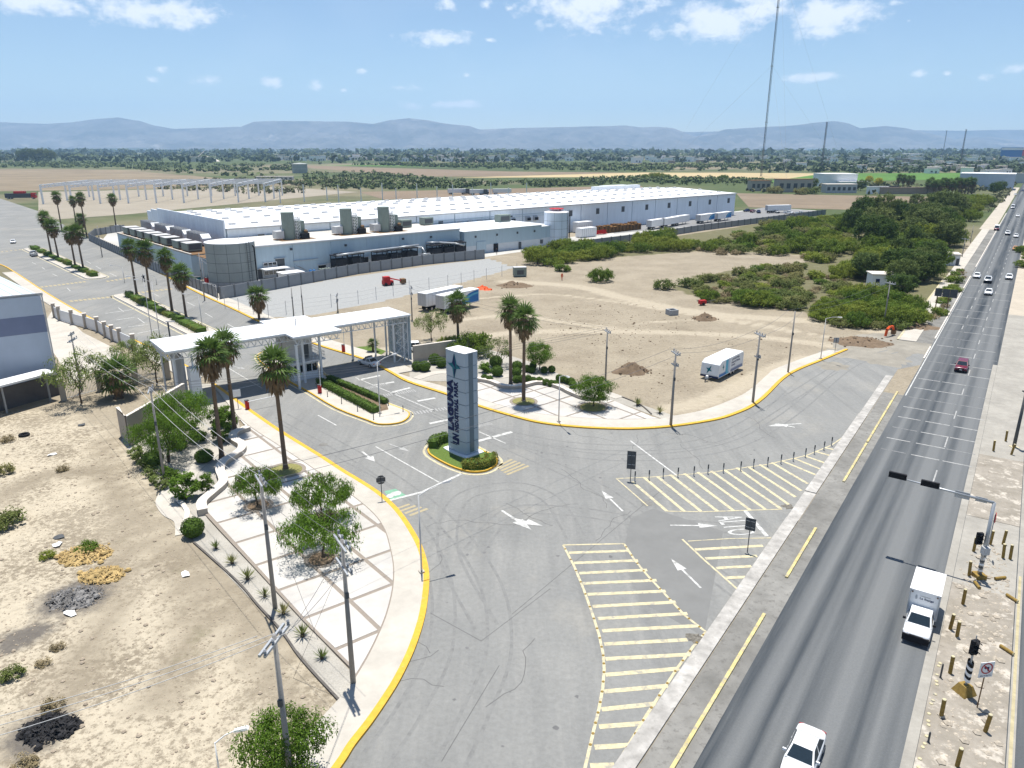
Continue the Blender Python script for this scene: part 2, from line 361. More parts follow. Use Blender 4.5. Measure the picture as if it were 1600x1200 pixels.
# ================================================================== GROUND
def ground_mat(name, c0, c1, sc1, sc2, extra=None):
    m = bpy.data.materials.new(name); m.use_nodes = True; t = m.node_tree; b = t.nodes['Principled BSDF']; b.inputs['Roughness'].default_value = .95
    b.inputs['Specular IOR Level'].default_value = .15
    tcn = t.nodes.new('ShaderNodeTexCoord'); V = tcn.outputs['Object']
    def nz(s, d_=7, r=.6, vec=V):
        n = t.nodes.new('ShaderNodeTexNoise'); n.inputs['Scale'].default_value = s; n.inputs['Detail'].default_value = d_; n.inputs['Roughness'].default_value = r; t.links.new(vec, n.inputs['Vector']); return n.outputs['Fac']
    def rng_(v, a, b_, lo=0, hi=1):
        n = t.nodes.new('ShaderNodeMapRange'); n.inputs['From Min'].default_value = a; n.inputs['From Max'].default_value = b_; n.inputs['To Min'].default_value = lo; n.inputs['To Max'].default_value = hi; t.links.new(v, n.inputs['Value']); return n.outputs[0]
    def mix(f, A, B):
        n = t.nodes.new('ShaderNodeMix'); n.data_type = 'RGBA'
        for k, v in (('Factor', f), ('A', A), ('B', B)):
            if isinstance(v, tuple): n.inputs[k].default_value = (*v, 1)
            elif isinstance(v, float): n.inputs[k].default_value = v
            else: t.links.new(v, n.inputs[k])
        return n.outputs['Result']
    def mth(op, a, b_):
        n = t.nodes.new('ShaderNodeMath'); n.operation = op
        for i, v in enumerate((a, b_)):
            if isinstance(v, (int, float)): n.inputs[i].default_value = v
            else: t.links.new(v, n.inputs[i])
        return n.outputs[0]
    def attr(nm):
        n = t.nodes.new('ShaderNodeAttribute'); n.attribute_name = nm; return n.outputs['Fac']
    col = mix(rng_(nz(sc1), .38, .62), c0, c1)
    h = nz(sc2, 8, .7)
    if extra: col = extra(t, V, nz, rng_, mix, mth, attr, col)
    f = rng_(h, .25, .75, .86, 1.14)
    vm = t.nodes.new('ShaderNodeVectorMath'); vm.operation = 'SCALE'; t.links.new(col, vm.inputs[0]); t.links.new(f, vm.inputs['Scale'])
    t.links.new(vm.outputs[0], b.inputs['Base Color'])
    bn = t.nodes.new('ShaderNodeBump'); bn.inputs['Distance'].default_value = .06; t.links.new(h, bn.inputs['Height']); t.links.new(bn.outputs[0], b.inputs['Normal'])
    return m
def far_extra(t, V, nz, rng_, mix, mth, attr, col):
    # desert plain: pale soil, olive scrub cover and darker patches
    s = rng_(nz(.0016, 6, .6), .40, .50); col = mix(s, col, (.075, .098, .038))
    return mix(rng_(nz(.006, 8, .7), .52, .66), col, (.055, .07, .035))
M['plain'] = ground_mat('desert_plain', (.205, .168, .115), (.255, .212, .15), .02, .15, far_extra)
sheet('ground', [(-11500, -2000), (11500, -2000), (11500, 13600), (-11500, 13600)], 0, M['plain'])

def dirt_extra(t, V, nz, rng_, mix, mth, attr, col):
    crust = rng_(mth('ADD', nz(2.4, 10, .76), mth('MULTIPLY', mth('SUBTRACT', nz(.16, 6), .5), .6)), .415, .52)
    col = mix(mth('MULTIPLY', mth('MULTIPLY', crust, attr('crust')), .9), col, (.455, .40, .305))
    col = mix(mth('MULTIPLY', rng_(mth('ADD', attr('track'), mth('MULTIPLY', mth('SUBTRACT', nz(.8, 8, .7), .5), .8)), .25, .75), .9), col, (.385, .335, .255))
    col = mix(mth('MULTIPLY', rng_(mth('ADD', attr('scrub'), mth('MULTIPLY', mth('SUBTRACT', nz(.22, 9, .75), .5), 2.6)), .25, .85), .92), col, (.125, .120, .060))
    col = mix(rng_(mth('ADD', attr('gravel'), mth('MULTIPLY', mth('SUBTRACT', nz(.6, 8, .7), .5), .6)), .4, .65), col, (.30, .305, .30))
    col = mix(mth('MULTIPLY', rng_(mth('ADD', attr('burn'), mth('MULTIPLY', mth('SUBTRACT', nz(1.1, 9, .8), .5), 1.1)), .4, .75), .9), col, (.11, .10, .09))
    speck = rng_(nz(2.6, 4, .6), .64, .70); return mix(mth('MULTIPLY', speck, .55), col, (.10, .075, .05))
M['dirt'] = ground_mat('dry_dirt', (.218, .184, .135), (.268, .23, .172), .12, 1.6, dirt_extra)
TR = [(spline([(-22.77, 105.29), (-14.78, 109.74), (0.00, 117.97), (10.61, 118.86), (27.40, 117.97), (41.02, 114.55), (51.41, 107.84)]), 2.2),
      (spline([(-10.19, 144.60), (0.00, 149.93), (10.59, 150.62), (24.66, 139.62), (32.67, 131.63), (42.24, 124.94), (51.27, 114.55)]), 1.0),
      (spline([(-1.46, 166.69), (14.10, 160.99), (21.10, 149.93), (29.36, 138.42), (39.37, 130.56), (54.87, 125.93), (61.12, 117.97), (66.21, 113.72)]), 3.2),
      (spline([(-9.06, 127.44), (0.00, 131.63), (6.79, 127.44), (17.22, 120.67)]), 1.6), (spline([(22.23, 124.94), (36.23, 127.44), (46.37, 117.97)]), .9),
      (spline([(17.87, 80.63), (23.96, 84.05), (33.55, 94.60), (42.58, 102.50)]), 2.5)]
TR = [(p[::3] + [p[-1]], w_) for p, w_ in TR]
LT = [spline(q, 2) for q in ([(-27.30, 55.34), (-21.40, 45.68), (-15.64, 37.91), (-10.94, 30.72), (-8.97, 26.79)], [(-44.96, 55.34), (-43.85, 62.26), (-38.89, 62.96), (-31.05, 55.34), (-23.67, 45.68), (-19.80, 38.53), (-19.28, 33.02)], [(-42.47, 70.83), (-34.40, 57.70), (-27.77, 45.68), (-24.98, 35.07), (-25.03, 29.46)])]
YARD = [(-58.87, 144.60), (-52.37, 157.14), (-31.40, 180.30), (-6.69, 203.32), (0.81, 187.40), (-11.55, 165.02), (-25.49, 144.60), (-35.28, 132.72), (-41.22, 128.98), (-49.01, 131.63)]
SCRUB = [(3.40, 196.19), (11.87, 229.55), (41.44, 240.92), (85.97, 287.34), (109.54, 313.36), (163.05, 362.25), (245.05, 413.50), (203.97, 328.16), (111.19, 185.32), (79.50, 138.42), (67.68, 122.54), (56.84, 120.21), (54.09, 132.72), (48.42, 144.60), (38.88, 147.22), (34.45, 157.14), (42.43, 173.70), (66.21, 190.61), (82.59, 198.51), (82.07, 210.96), (56.75, 219.16), (28.50, 205.80), (17.01, 196.19)]
BURN = [((-29.63, 42.94), 3.2), ((-24.66, 30.94), 2.3), ((-29.14, 45.68), 1.5), ((-30.50, 38.53), 2.0)]
LEFTLOT = [(-74.47, 80.63), (-52.13, 80.63), (-40.48, 70.83), (-24.21, 49.17), (-9.11, 33.02), (-7.41, 25.10), (-31.34, 25.10)]
x0, x1, y0, y1, st = -110, 150, 12, 330, 1.5
nx, ny = int((x1 - x0) / st) + 1, int((y1 - y0) / st) + 1
vs, at = [], {k: [] for k in ('crust', 'track', 'scrub', 'gravel', 'burn')}
for j in range(ny):
    for i in range(nx):
        p = (x0 + i * st, y0 + j * st); edge = min(i, nx - 1 - i, j, ny - 1 - j)
        vs.append((*p, -.05 if edge == 0 else .008 + (.05 * noise.noise((p[0] * .2, p[1] * .2, 0)) if edge > 3 and False else 0)))
        cr = 1.0 if inside(p, LEFTLOT) else .25
        if p[1] < 75:
            for q in LT: cr = min(cr, max(.1, dist(p, q) / 1.3 - .3))
        at['crust'].append(cr)
        tr = 0
        if p[1] > 55 and p[0] > -60:
            for q, w_ in TR: tr = max(tr, max(0, 1.15 - dist(p, q) / w_))
        at['track'].append(min(tr, 1)); at['scrub'].append(1.0 if inside(p, SCRUB) else 0); at['gravel'].append(1.0 if inside(p, YARD) else 0)
        at['burn'].append(max([max(0, 1.3 - math.hypot(p[0] - c[0], p[1] - c[1]) / r) for c, r in BURN]) if p[1] < 70 else 0)
fs = [(j * nx + i, j * nx + i + 1, (j + 1) * nx + i + 1, (j + 1) * nx + i) for j in range(ny - 1) for i in range(nx - 1)]
me = bpy.data.meshes.new('dirt_ground'); me.from_pydata(vs, [], fs); me.materials.append(M['dirt'])
for k, v in at.items():
    a = me.attributes.new(k, 'FLOAT', 'POINT'); a.data.foreach_set('value', v)
link('dirt_ground', me, kind='structure')

# fields on the plain
M['plough'] = mat('ploughed_soil', (.205, .158, .112), .95, .08, .05, var2=.08, scale2=.01)
M['stubble'] = mat('dry_stubble', (.42, .335, .19), .95, .08, .05, var2=.1, scale2=.01)
M['crop'] = mat('green_crop', (.085, .17, .035), .95, .15, .05, var2=.1, scale2=.01)
M['bare'] = mat('bare_lot', (.215, .175, .122), .95, .12, .05, var2=.14, scale2=.02)
sheet('ploughed_field', [(-365.48, 1328.28), (0.00, 984.85), (156.19, 933.86), (20.30, 808.11), (-108.29, 808.11), (-314.39, 1177.26)], .05, M['plough'])
sheet('stubble_field', [(-64.80, 773.33), (162.17, 946.11), (373.09, 910.29), (285.53, 757.02), (158.63, 757.02), (66.21, 790.34)], .08, M['stubble'])
sheet('crop_field', [(373.09, 910.29), (562.27, 933.86), (460.02, 757.02), (408.11, 726.37), (310.42, 698.07), (219.96, 671.87)], .09, M['crop'])
sheet('crop_field', [(-275.83, 1378.76), (0.00, 1177.26), (-360.96, 1353.05)], .06, M['crop'])
sheet('bare_field', [(-793.71, 1105.35), (-555.38, 1072.57), (-311.18, 790.34), (-185.84, 614.15), (-281.14, 556.60), (-379.60, 523.79)], .05, M['bare'])
sheet('bare_field', [(150.14, 508.77), (296.85, 456.31), (238.05, 413.50), (166.41, 369.91), (121.17, 386.22)], .07, mat('red_bare_soil', (.205, .162, .115), .95, .1, .08, var2=.1, scale2=.02))
sheet('bare_field', [(-105.94, 523.79), (103.24, 614.15), (98.40, 556.60), (-75.20, 444.81)], .06, M['plough'])
sheet('construction_pad', [(-326.63, 523.79), (-184.74, 593.71), (-105.94, 523.79), (-175.71, 344.38), (-197.70, 313.36)], .05, mat('graded_fill', (.29, .258, .207), .95, .08, .05))

# ================================================================== HIGHWAY
def hw_mat(name, dark, light, width, seed):
    m = bpy.data.materials.new(name); m.use_nodes = True; t = m.node_tree; b = t.nodes['Principled BSDF']; b.inputs['Roughness'].default_value = .8; b.inputs['Specular IOR Level'].default_value = .18
    tcn = t.nodes.new('ShaderNodeTexCoord')
    def mapn(sx, sy, off=0):
        n = t.nodes.new('ShaderNodeMapping'); n.inputs['Scale'].default_value = (sx, sy, 1); n.inputs['Location'].default_value = (off, seed, 0); t.links.new(tcn.outputs['Object'], n.inputs[0]); return n.outputs[0]
    def nz(v, s, d_=6, r=.6):
        n = t.nodes.new('ShaderNodeTexNoise'); n.inputs['Scale'].default_value = s; n.inputs['Detail'].default_value = d_; n.inputs['Roughness'].default_value = r; t.links.new(v, n.inputs['Vector']); return n.outputs['Fac']
    def mr_(v, a, b_):
        n = t.nodes.new('ShaderNodeMapRange'); n.inputs['From Min'].default_value = a; n.inputs['From Max'].default_value = b_; t.links.new(v, n.inputs['Value']); return n.outputs[0]
    def mix(f, A, B):
        n = t.nodes.new('ShaderNodeMix'); n.data_type = 'RGBA'; t.links.new(f, n.inputs['Factor'])
        for k, v in (('A', A), ('B', B)):
            if isinstance(v, tuple): n.inputs[k].default_value = (*v, 1)
            else: t.links.new(v, n.inputs[k])
        return n.outputs['Result']
    lanes = nz(mapn(.62, .0035), 1.0, 2, .5)           # wheel tracks that run with the traffic
    fine = nz(mapn(1.3, .05, 3), 1.0, 6, .65)
    col = mix(mr_(lanes, .38, .62), dark, light)
    f2 = t.nodes.new('ShaderNodeMath'); f2.operation = 'MULTIPLY'; f2.inputs[1].default_value = .55; t.links.new(mr_(fine, .42, .72), f2.inputs[0]); col = mix(f2.outputs[0], col, light)
    g = nz(tcn.outputs['Object'], 9, 5, .8)
    r = t.nodes.new('ShaderNodeMapRange'); r.inputs['From Min'].default_value = .25; r.inputs['From Max'].default_value = .75; r.inputs['To Min'].default_value = .86; r.inputs['To Max'].default_value = 1.14; t.links.new(g, r.inputs['Value'])
    vm = t.nodes.new('ShaderNodeVectorMath'); vm.operation = 'SCALE'; t.links.new(col, vm.inputs[0]); t.links.new(r.outputs[0], vm.inputs['Scale'])
    t.links.new(vm.outputs[0], b.inputs['Base Color'])
    bn = t.nodes.new('ShaderNodeBump'); bn.inputs['Distance'].default_value = .006; t.links.new(g, bn.inputs['Height']); t.links.new(bn.outputs[0], b.inputs['Normal'])
    return m
M['hwy'] = hw_mat('highway_asphalt', (.032, .040, .049), (.150, .156, .158), 9, 0)
def hstrip(name, xa, xb, ya, yb, z, m, z0=None, parent=None):
    mb = MB(); n = 1 if z0 is None else 0
    if z0 is None: mb.face([(xa, ya, z), (xb, ya, z), (xb, yb, z), (xa, yb, z)])
    else: mb.box((xa + xb) / 2, (ya + yb) / 2, z0, xb - xa, yb - ya, z - z0)
    o = mb.build(name, m, parent, kind=None if parent else 'structure')
    if not parent: o.rotation_euler = (0, 0, HW)
    return o
def hxy(x, y): return rot2((x, y), HW)                 # highway frame -> world
YE = 2600
HWY = hstrip('highway', -8.9, 0.0, 8, YE, .02, M['hwy'])
HW2 = hstrip('highway', 3.7, 12.5, 8, YE, .02, M['hwy'])
M['hedge_concrete'] = mat('gutter_concrete', (.205, .20, .185), .9, .2, .7, .004, var2=.25, scale2=.12, wear=((.13, .125, .115), .3))
hstrip('gutter_lane', -11.15, -8.9, 8, 98, .024, M['hedge_concrete'])
hstrip('gutter_lane', -11.15, -8.9, 128, 330, .024, M['hedge_concrete'])
# dusty median
def med_extra(t, V, nz, rng_, mix, mth, attr, col):
    col = mix(rng_(nz(.7, 8, .7), .53, .60), col, (.46, .42, .36))
    return mix(rng_(nz(2.2, 6, .7), .62, .70), col, (.14, .115, .09))
M['median'] = ground_mat('broken_median_concrete', (.245, .22, .182), (.31, .28, .238), .5, 2.4, med_extra)
M['shoulder'] = ground_mat('dusty_shoulder', (.28, .265, .235), (.34, .322, .285), .25, 1.5)
hstrip('median', .0, 3.7, 8, 54.5, .05, M['median'], 0)
hstrip('median', .0, 3.7, 66.5, 82, .05, M['median'], 0)
hstrip('median_crossing', .0, 3.7, 54.5, 66.5, .022, M['shoulder'])
hstrip('median', .0, 3.7, 82, 160, .04, M['shoulder'], 0)
hstrip('median', .0, 3.7, 160, YE, .04, mat('pale_median_soil', (.42, .37, .30), .95, .1, .3), 0)
hstrip('dust_margin', -.55, -.02, 8, 120, .024, M['shoulder'])
hstrip('dust_margin', 3.75, 4.1, 8, 120, .024, M['shoulder'])
for y in range(10, 58, 1):                              # yellow edge line of the far carriageway, worn
    hstrip('edge_line', 3.84, 4.0, y, y + 1.0, .03, bpy.data.materials.get('dusty_yellow_paint') or mat('dusty_yellow_paint', (.40, .35, .22), .9, .22, 1.5), parent=HW2)
for k in range(16): hstrip('rumble_line', 4.6, 12.0, 18 + k * 2.45, 18.45 + k * 2.45, .027, M['wfaint'] if k % 3 else M['wline'], parent=HW2)
M['wghost'] = mat('ghost_white_paint', (.22, .225, .225), .85, .2, 5, wear=((.11, .115, .12), .5))
# lane dashes and the rows of rumble lines across the carriageway
for k in range(70):
    y = 12 + k * 10
    if k in (2, 3, 4, 5): continue
    for x in (-3.0, -6.0):
        if x > -5 or y > 140: hstrip('lane_dash', x - .06, x + .06, y, y + 3.2, .026, M['wfaint'], parent=HWY)
ry = 78.0; gap = 3.6
while ry < 205:
    for k in range(3):
        if random.random() < .93:
            xa = -8.3 + k * 2.75; hstrip('rumble_line', xa, xa + random.uniform(2.2, 2.7), ry - .1, ry + .1, .026, M['wfaint'] if random.random() < .6 else M['wghost'], parent=HWY)
    ry += gap; gap *= 1.045
hstrip('edge_line', -8.75, -8.62, 98, 150, .026, M['wline'], parent=HWY)
hstrip('edge_line', -8.75, -8.62, 150, 420, .026, M['wfaint'], parent=HWY)
# left verge of the highway beyond the entrance: footway, gutter and kerbs
hstrip('footway', -13.6, -11.15, 128, 330, .12, M['concrete'], 0)
hstrip('footway', -14.5, -9.6, 330, 700, .05, mat('pale_verge', (.42, .38, .32), .95, .1, .2), 0)
k1 = hstrip('kerb', -13.9, -13.6, 128, 200, .16, M['yline'], 0)
for ya, yb in ((118, 126), (132, 205), (222, 420)): hstrip('kerb', -9.05, -8.85, ya, yb, .1, M['cap'], 0)
# old kerb stones left between gutter lane and carriageway, painted yellow
for ya, yb in ((22, 43.2), (48.4, 57.0), (67.4, 78.5), (78.9, 99.0)):
    hstrip('kerb', -9.82, -9.62, ya, yb, .13, bpy.data.materials.get('worn_yellow_kerb') or mat('worn_yellow_kerb', (.52, .44, .20), .85, .3, 2, wear=((.30, .28, .25), .5)), 0)
# white concrete kerb strip along the apron
M['strip'] = mat('white_kerb_concrete', (.38, .365, .34), .9, .2, 1.4, .004, var2=.2, scale2=.35, wear=((.26, .25, .23), .25))
for ya, yb in ((8, 57.5), (63.5, 87.5)): hstrip('kerb_strip', -12.15, -11.2, ya, yb, .12, M['strip'], 0)
hstrip('kerb_strip', -12.15, -11.2, 57.5, 63.5, .035, M['strip'], 0)
hstrip('kerb_strip', -12.1, -11.25, 87.5, 106, .05, M['strip'], 0)

def road_extra(t, V, nz, rng_, mix, mth, attr, col):
    mp_ = t.nodes.new('ShaderNodeMapping'); mp_.inputs['Rotation'].default_value = (0, 0, R(28)); mp_.inputs['Scale'].default_value = (.55, .05, 1); t.links.new(V, mp_.inputs[0])
    col = mix(mth('MULTIPLY', rng_(nz(1.0, 6, .6, mp_.outputs[0]), .48, .70), .55), col, (.160, .162, .158))          # tyre-darkened paths
    mp2 = t.nodes.new('ShaderNodeMapping'); mp2.inputs['Rotation'].default_value = (0, 0, R(-42)); mp2.inputs['Scale'].default_value = (1.1, .07, 1); t.links.new(V, mp2.inputs[0])
    col = mix(mth('MULTIPLY', rng_(nz(1.0, 7, .65, mp2.outputs[0]), .52, .72), .5), col, (.285, .28, .263))
    col = mix(mth('MULTIPLY', rng_(nz(.07, 7, .65), .54, .66), .5), col, (.305, .29, .255))                           # dust
    return mix(mth('MULTIPLY', rng_(nz(1.9, 9, .8), .64, .74), .5), col, (.115, .115, .112))
M['road'] = ground_mat('worn_concrete_road', (.205, .207, .200), (.242, .242, .231), .08, 3.0, road_extra)
# ================================================================== ENTRANCE APRON AND PARK ROADS
KL = [(-162.69, 219.16), (-133.87, 192.80), (-121.98, 180.30), (-98.11, 153.45), (-79.99, 133.82), (-67.26, 120.67), (-56.00, 109.35), (-46.54, 99.85), (-40.72, 93.16), (-36.16, 87.75), (-31.21, 81.52), (-25.07, 74.10), (-19.04, 67.33), (-15.65, 63.39), (-14.11, 61.71), (-11.91, 59.19), (-10.32, 56.97), (-9.00, 54.67), (-7.77, 52.00), (-6.82, 49.55), (-6.09, 46.85), (-5.77, 44.71), (-5.63, 41.85), (-5.68, 39.67), (-5.91, 37.32), (-6.34, 34.96), (-6.80, 33.27), (-7.37, 31.52), (-7.97, 29.99), (-8.36, 28.66), (-9.69, 25.10), (-11.49, 20.87)]
KR = [(-141.56, 249.73), (-100.10, 197.34), (-68.29, 155.64), (-52.94, 136.66), (-45.63, 127.44), (-38.07, 118.42), (-30.06, 109.74), (-20.85, 101.16), (-16.75, 95.49), (-13.53, 90.92), (-8.28, 85.99), (-3.99, 81.52), (-0.22, 78.27), (2.62, 76.24), (5.25, 75.16), (8.66, 74.39), (12.09, 74.10), (14.67, 74.29), (17.42, 74.87), (20.23, 75.84), (23.29, 77.24), (25.56, 78.90), (28.13, 81.29), (31.00, 85.01), (35.76, 92.31), (39.50, 96.70), (44.68, 101.49), (50.60, 107.10)]
KLs, KRs = spline(KL, 4), spline(KR, 4)
apron = KLs + [hxy(-11.2, 8), hxy(-11.2, 110), hxy(-8.95, 114), hxy(-8.95, 128), hxy(-13.6, 128), hxy(-17, 118)] + KRs[::-1] + [(-260.64, 344.38)]
APRON = sheet('entrance_road', apron, .016, M['road'])
sheet('park_road', [(-227.78, 299.80), (-145.66, 219.16), (-122.41, 166.69), (-169.20, 185.32), (-323.02, 362.25), (-308.42, 456.31), (-227.65, 362.25), (-141.56, 249.73), (-129.75, 208.35)], .013, M['road'])
M['dust'] = mat('settled_dust', (.26, .242, .205), .95, .12, .7, var2=.15, scale2=.2)
rd = random.Random(4)
for k, (q, r) in enumerate((((60.11, 111.69), 7), ((54.32, 107.84), 6), ((65.63, 114.55), 5), ((49.34, 105.29), 4), ((53.69, 102.50), 4.5), ((60.62, 107.84), 4), ((44.66, 98.56), 2.5))):
    sheet('dust_patch', [(q[0] + r * (.75 + .45 * noise.noise((math.cos(t * .157) * 2.5 + k * 7, math.sin(t * .157) * 2.5, k)) + .12 * rd.random()) * math.cos(t * .157), q[1] + r * (.75 + .45 * noise.noise((math.cos(t * .157) * 2.5 + k * 7, math.sin(t * .157) * 2.5, k)) + .12 * rd.random()) * math.sin(t * .157)) for t in range(40)], .0168 + k * .0004, M['dust'])
# construction joints in the concrete
M['joint'] = mat('joint_sealant', (.10, .10, .10), .9, .1, 3)
def line(name, pts, wd, z, m, parent, dash=None):
    pts = [p for p in pts]
    for i in range(len(pts) - 1):
        a, b = pts[i], pts[i + 1]; d_ = math.hypot(b[0] - a[0], b[1] - a[1]); ux, uy = (b[0] - a[0]) / d_, (b[1] - a[1]) / d_
        segs = [(0, d_)]
        if dash: segs = [(t, min(d_, t + dash[0])) for t in [dash[1] * k for k in range(int(d_ / dash[1]) + 1)]]
        for s, e in segs:
            if e - s < .02: continue
            mb = MB(); nx_, ny_ = -uy * wd / 2, ux * wd / 2
            p, q = (a[0] + ux * s, a[1] + uy * s), (a[0] + ux * e, a[1] + uy * e)
            mb.face([(p[0] - nx_, p[1] - ny_, z), (q[0] - nx_, q[1] - ny_, z), (q[0] + nx_, q[1] + ny_, z), (p[0] + nx_, p[1] + ny_, z)])
            if area([v[:2] for v in mb.v]) < 0: mb.f = [f[::-1] for f in mb.f]
            mb.build(name, m, parent)
def poly(name, pts, z, m, parent): return sheet(name, pts, z, m, parent)
for a, b in (((0.00, 41.15), (9.47, 54.22)), ((9.47, 54.22), (13.40, 59.58)), ((-5.36, 41.29), (-1.90, 38.40)), ((-1.90, 38.40), (2.65, 44.08)), ((-3.49, 29.05), (-0.75, 36.16))): line('joint', [a, b], .035, .0205, M['joint'], APRON)
sheet('road_patch', [(9.73, 54.22), (11.88, 55.91), (16.78, 52.10), (11.96, 38.84), (8.59, 42.58), (8.47, 49.17)], .0195, mat('patched_concrete', (.185, .186, .18), .9, .08, .6))

Z = .024
# hatched traffic islands, painted
def hatch(outline, bands, wd=.32):
    line('hatch_outline', outline, .17, Z + .004, M['yline'], APRON)
    for a, b in bands: line('hatch_band', [a, b], wd, Z, M['yline'], APRON)
def lerp(a, b, t): return (a[0] + (b[0] - a[0]) * t, a[1] + (b[1] - a[1]) * t)
hl = [(3.92, 49.93), (4.52, 46.94), (4.94, 44.00), (5.26, 41.08), (5.44, 39.03), (5.48, 37.32), (5.39, 35.88), (5.12, 34.28), (4.72, 32.64), (4.29, 31.16), (3.87, 29.66), (3.48, 28.27), (3.17, 27.15)]
hr = [(8.61, 50.12), (9.07, 47.72), (9.65, 45.68), (10.46, 43.32), (11.25, 41.01), (12.19, 39.29), (11.00, 37.79), (9.76, 36.05), (8.43, 34.02), (7.21, 32.16), (6.07, 30.29), (4.94, 28.46), (4.07, 27.15)]
line('hatch_outline', hl, .17, Z + .004, M['yline'], APRON); line('hatch_outline', [hl[0]] + hr[:6], .17, Z + .004, M['yline'], APRON); line('hatch_outline', hr[5:], .17, Z + .004, M['yline'], APRON)
for a, b in (((4.28, 48.80), (8.85, 49.08)), ((4.55, 47.37), (9.30, 47.72)), ((4.81, 46.01), (9.74, 46.43)), ((4.96, 44.71), (10.18, 45.11)), ((5.15, 43.39), (10.55, 43.77)), ((5.35, 42.00), (10.98, 42.50)), ((5.55, 40.67), (11.46, 41.22)), ((5.69, 39.41), (11.91, 39.94)), ((5.65, 38.10), (10.85, 38.53)), ((5.57, 36.73), (10.77, 37.14)), ((5.40, 35.34), (9.77, 35.88)), ((5.16, 33.97), (8.84, 34.43)), ((4.86, 32.59), (7.85, 33.02)), ((4.58, 31.34), (6.87, 31.57)), ((4.19, 29.95), (6.00, 30.08)), ((3.85, 28.77), (5.05, 28.81))):
    line('hatch_band', [a, b], .33, Z, M['yline'], APRON)
line('hatch_outline', [(11.53, 56.38), (9.60, 61.84), (12.66, 62.12), (18.35, 63.10), (24.55, 65.01), (29.13, 67.17), (32.68, 69.80), (35.05, 72.25)], .13, Z + .004, M['yline'], APRON)
line('hatch_outline', [(12.98, 55.45), (16.06, 55.34), (19.34, 55.57), (22.75, 55.80)], .13, Z + .004, M['yline'], APRON)
for a, b in (((10.97, 61.16), (12.98, 55.45)), ((12.18, 62.12), (14.42, 55.45)), ((13.45, 62.26), (15.82, 55.45)), ((14.72, 62.68), (17.21, 55.45)), ((16.10, 62.96), (18.59, 55.57)), ((17.42, 63.25), (20.02, 55.68)), ((18.76, 63.53), (21.35, 55.80)), ((20.04, 63.82), (22.68, 55.91)), ((21.38, 64.26), (23.63, 56.62)), ((22.51, 64.56), (24.71, 58.06)), ((23.81, 65.01), (25.68, 59.32)), ((25.13, 65.46), (26.80, 60.76)), ((26.22, 65.92), (28.25, 62.68)), ((27.63, 66.54), (29.18, 63.97)), ((28.87, 67.17), (30.27, 65.31)), ((30.52, 68.13), (31.59, 67.01)), ((31.82, 69.12), (32.71, 68.46))):
    line('hatch_band', [a, b], .30, Z, M['yline'], APRON)
line('hatch_outline', [(13.24, 50.80), (14.19, 47.81), (15.54, 44.00)], .16, Z + .004, M['yline'], APRON); line('hatch_outline', [(13.62, 50.51), (16.95, 50.90), (20.22, 51.00)], .10, Z + .004, M['yline'], APRON)
for a, b in (((13.87, 49.27), (19.19, 49.83)), ((14.33, 47.99), (18.28, 48.35)), ((14.79, 46.68), (17.42, 46.94)), ((15.14, 45.43), (16.57, 45.51))): line('hatch_band', [a, b], .33, Z, M['yline'], APRON)
# raised studs along the hatched island
studs = []
for P_ in (hl[:11], hr[:12]):
    for a, b in zip(P_, P_[1:]): studs += [lerp(a, b, .2), lerp(a, b, .7)]
stud0 = MB().lathe([(.085, 0), (.08, .03), (.03, .05)], 8)
o = None
for i, p in enumerate(studs):
    if o is None: o = stud0.build('road_stud', M['bollard'], APRON, loc=(*p, Z)); continue
    c = o.copy(); COL.objects.link(c); c.location = (*p, Z)
# white lane markings
for a, b in (((-13.99, 69.63), (-6.38, 60.76)), ((-4.74, 105.29), (1.67, 91.47))): pass
line('lane_line', [(-13.89, 69.46), (-6.64, 61.03)], .14, Z, M['wline'], APRON)
line('stop_line', [(-10.56, 57.45), (-7.93, 59.07), (-4.67, 62.96)], .30, Z, M['wline'], APRON)
line('lane_line', [(-22.08, 78.69), (-19.23, 75.45)], .14, Z, M['wline'], APRON)
line('lane_line', [(-20.78, 93.16), (-8.87, 79.98)], .12, Z, M['wline'], APRON)
line('lane_line', [(-3.50, 73.54), (-0.66, 70.31)], .14, Z, M['wline'], APRON)
line('lane_line', [(12.30, 71.01), (15.41, 62.26)], .16, Z, M['wline'], APRON)
line('lane_line', [(19.55, 55.57), (19.97, 51.29)], .34, Z, M['wline'], APRON)
for a, b in (((-20.14, 92.03), (-17.62, 94.02)), ((-17.65, 89.84), (-15.31, 91.20)), ((-14.91, 86.99), (-12.91, 88.78)), ((-11.38, 83.58), (-9.35, 84.77)), ((-9.12, 76.04), (-7.17, 77.24)), ((-3.65, 70.83), (0.00, 73.54))): line('slow_bar', [a, b], .45, Z, M['wline'], APRON)
for a, b in (((-18.90, 88.26), (-16.09, 90.38)), ((-15.74, 85.74), (-12.05, 87.75)), ((-12.27, 78.90), (-7.48, 81.07)), ((-3.78, 75.25), (-2.27, 76.24))):   # rows of short rumble ticks
    n = 14
    for i in range(n):
        p, q = lerp(a, b, i / n), lerp(a, b, (i + .45) / n)
        dxx, dyy = q[0] - p[0], q[1] - p[1]; l = math.hypot(dxx, dyy); pr = (-dyy / l * .5, dxx / l * .5)
        poly('rumble_tick', [(p[0] - pr[0], p[1] - pr[1]), (q[0] - pr[0], q[1] - pr[1]), (q[0] + pr[0], q[1] + pr[1]), (p[0] + pr[0], p[1] + pr[1])], Z, M['wfaint'], APRON)
AZ = [Z]
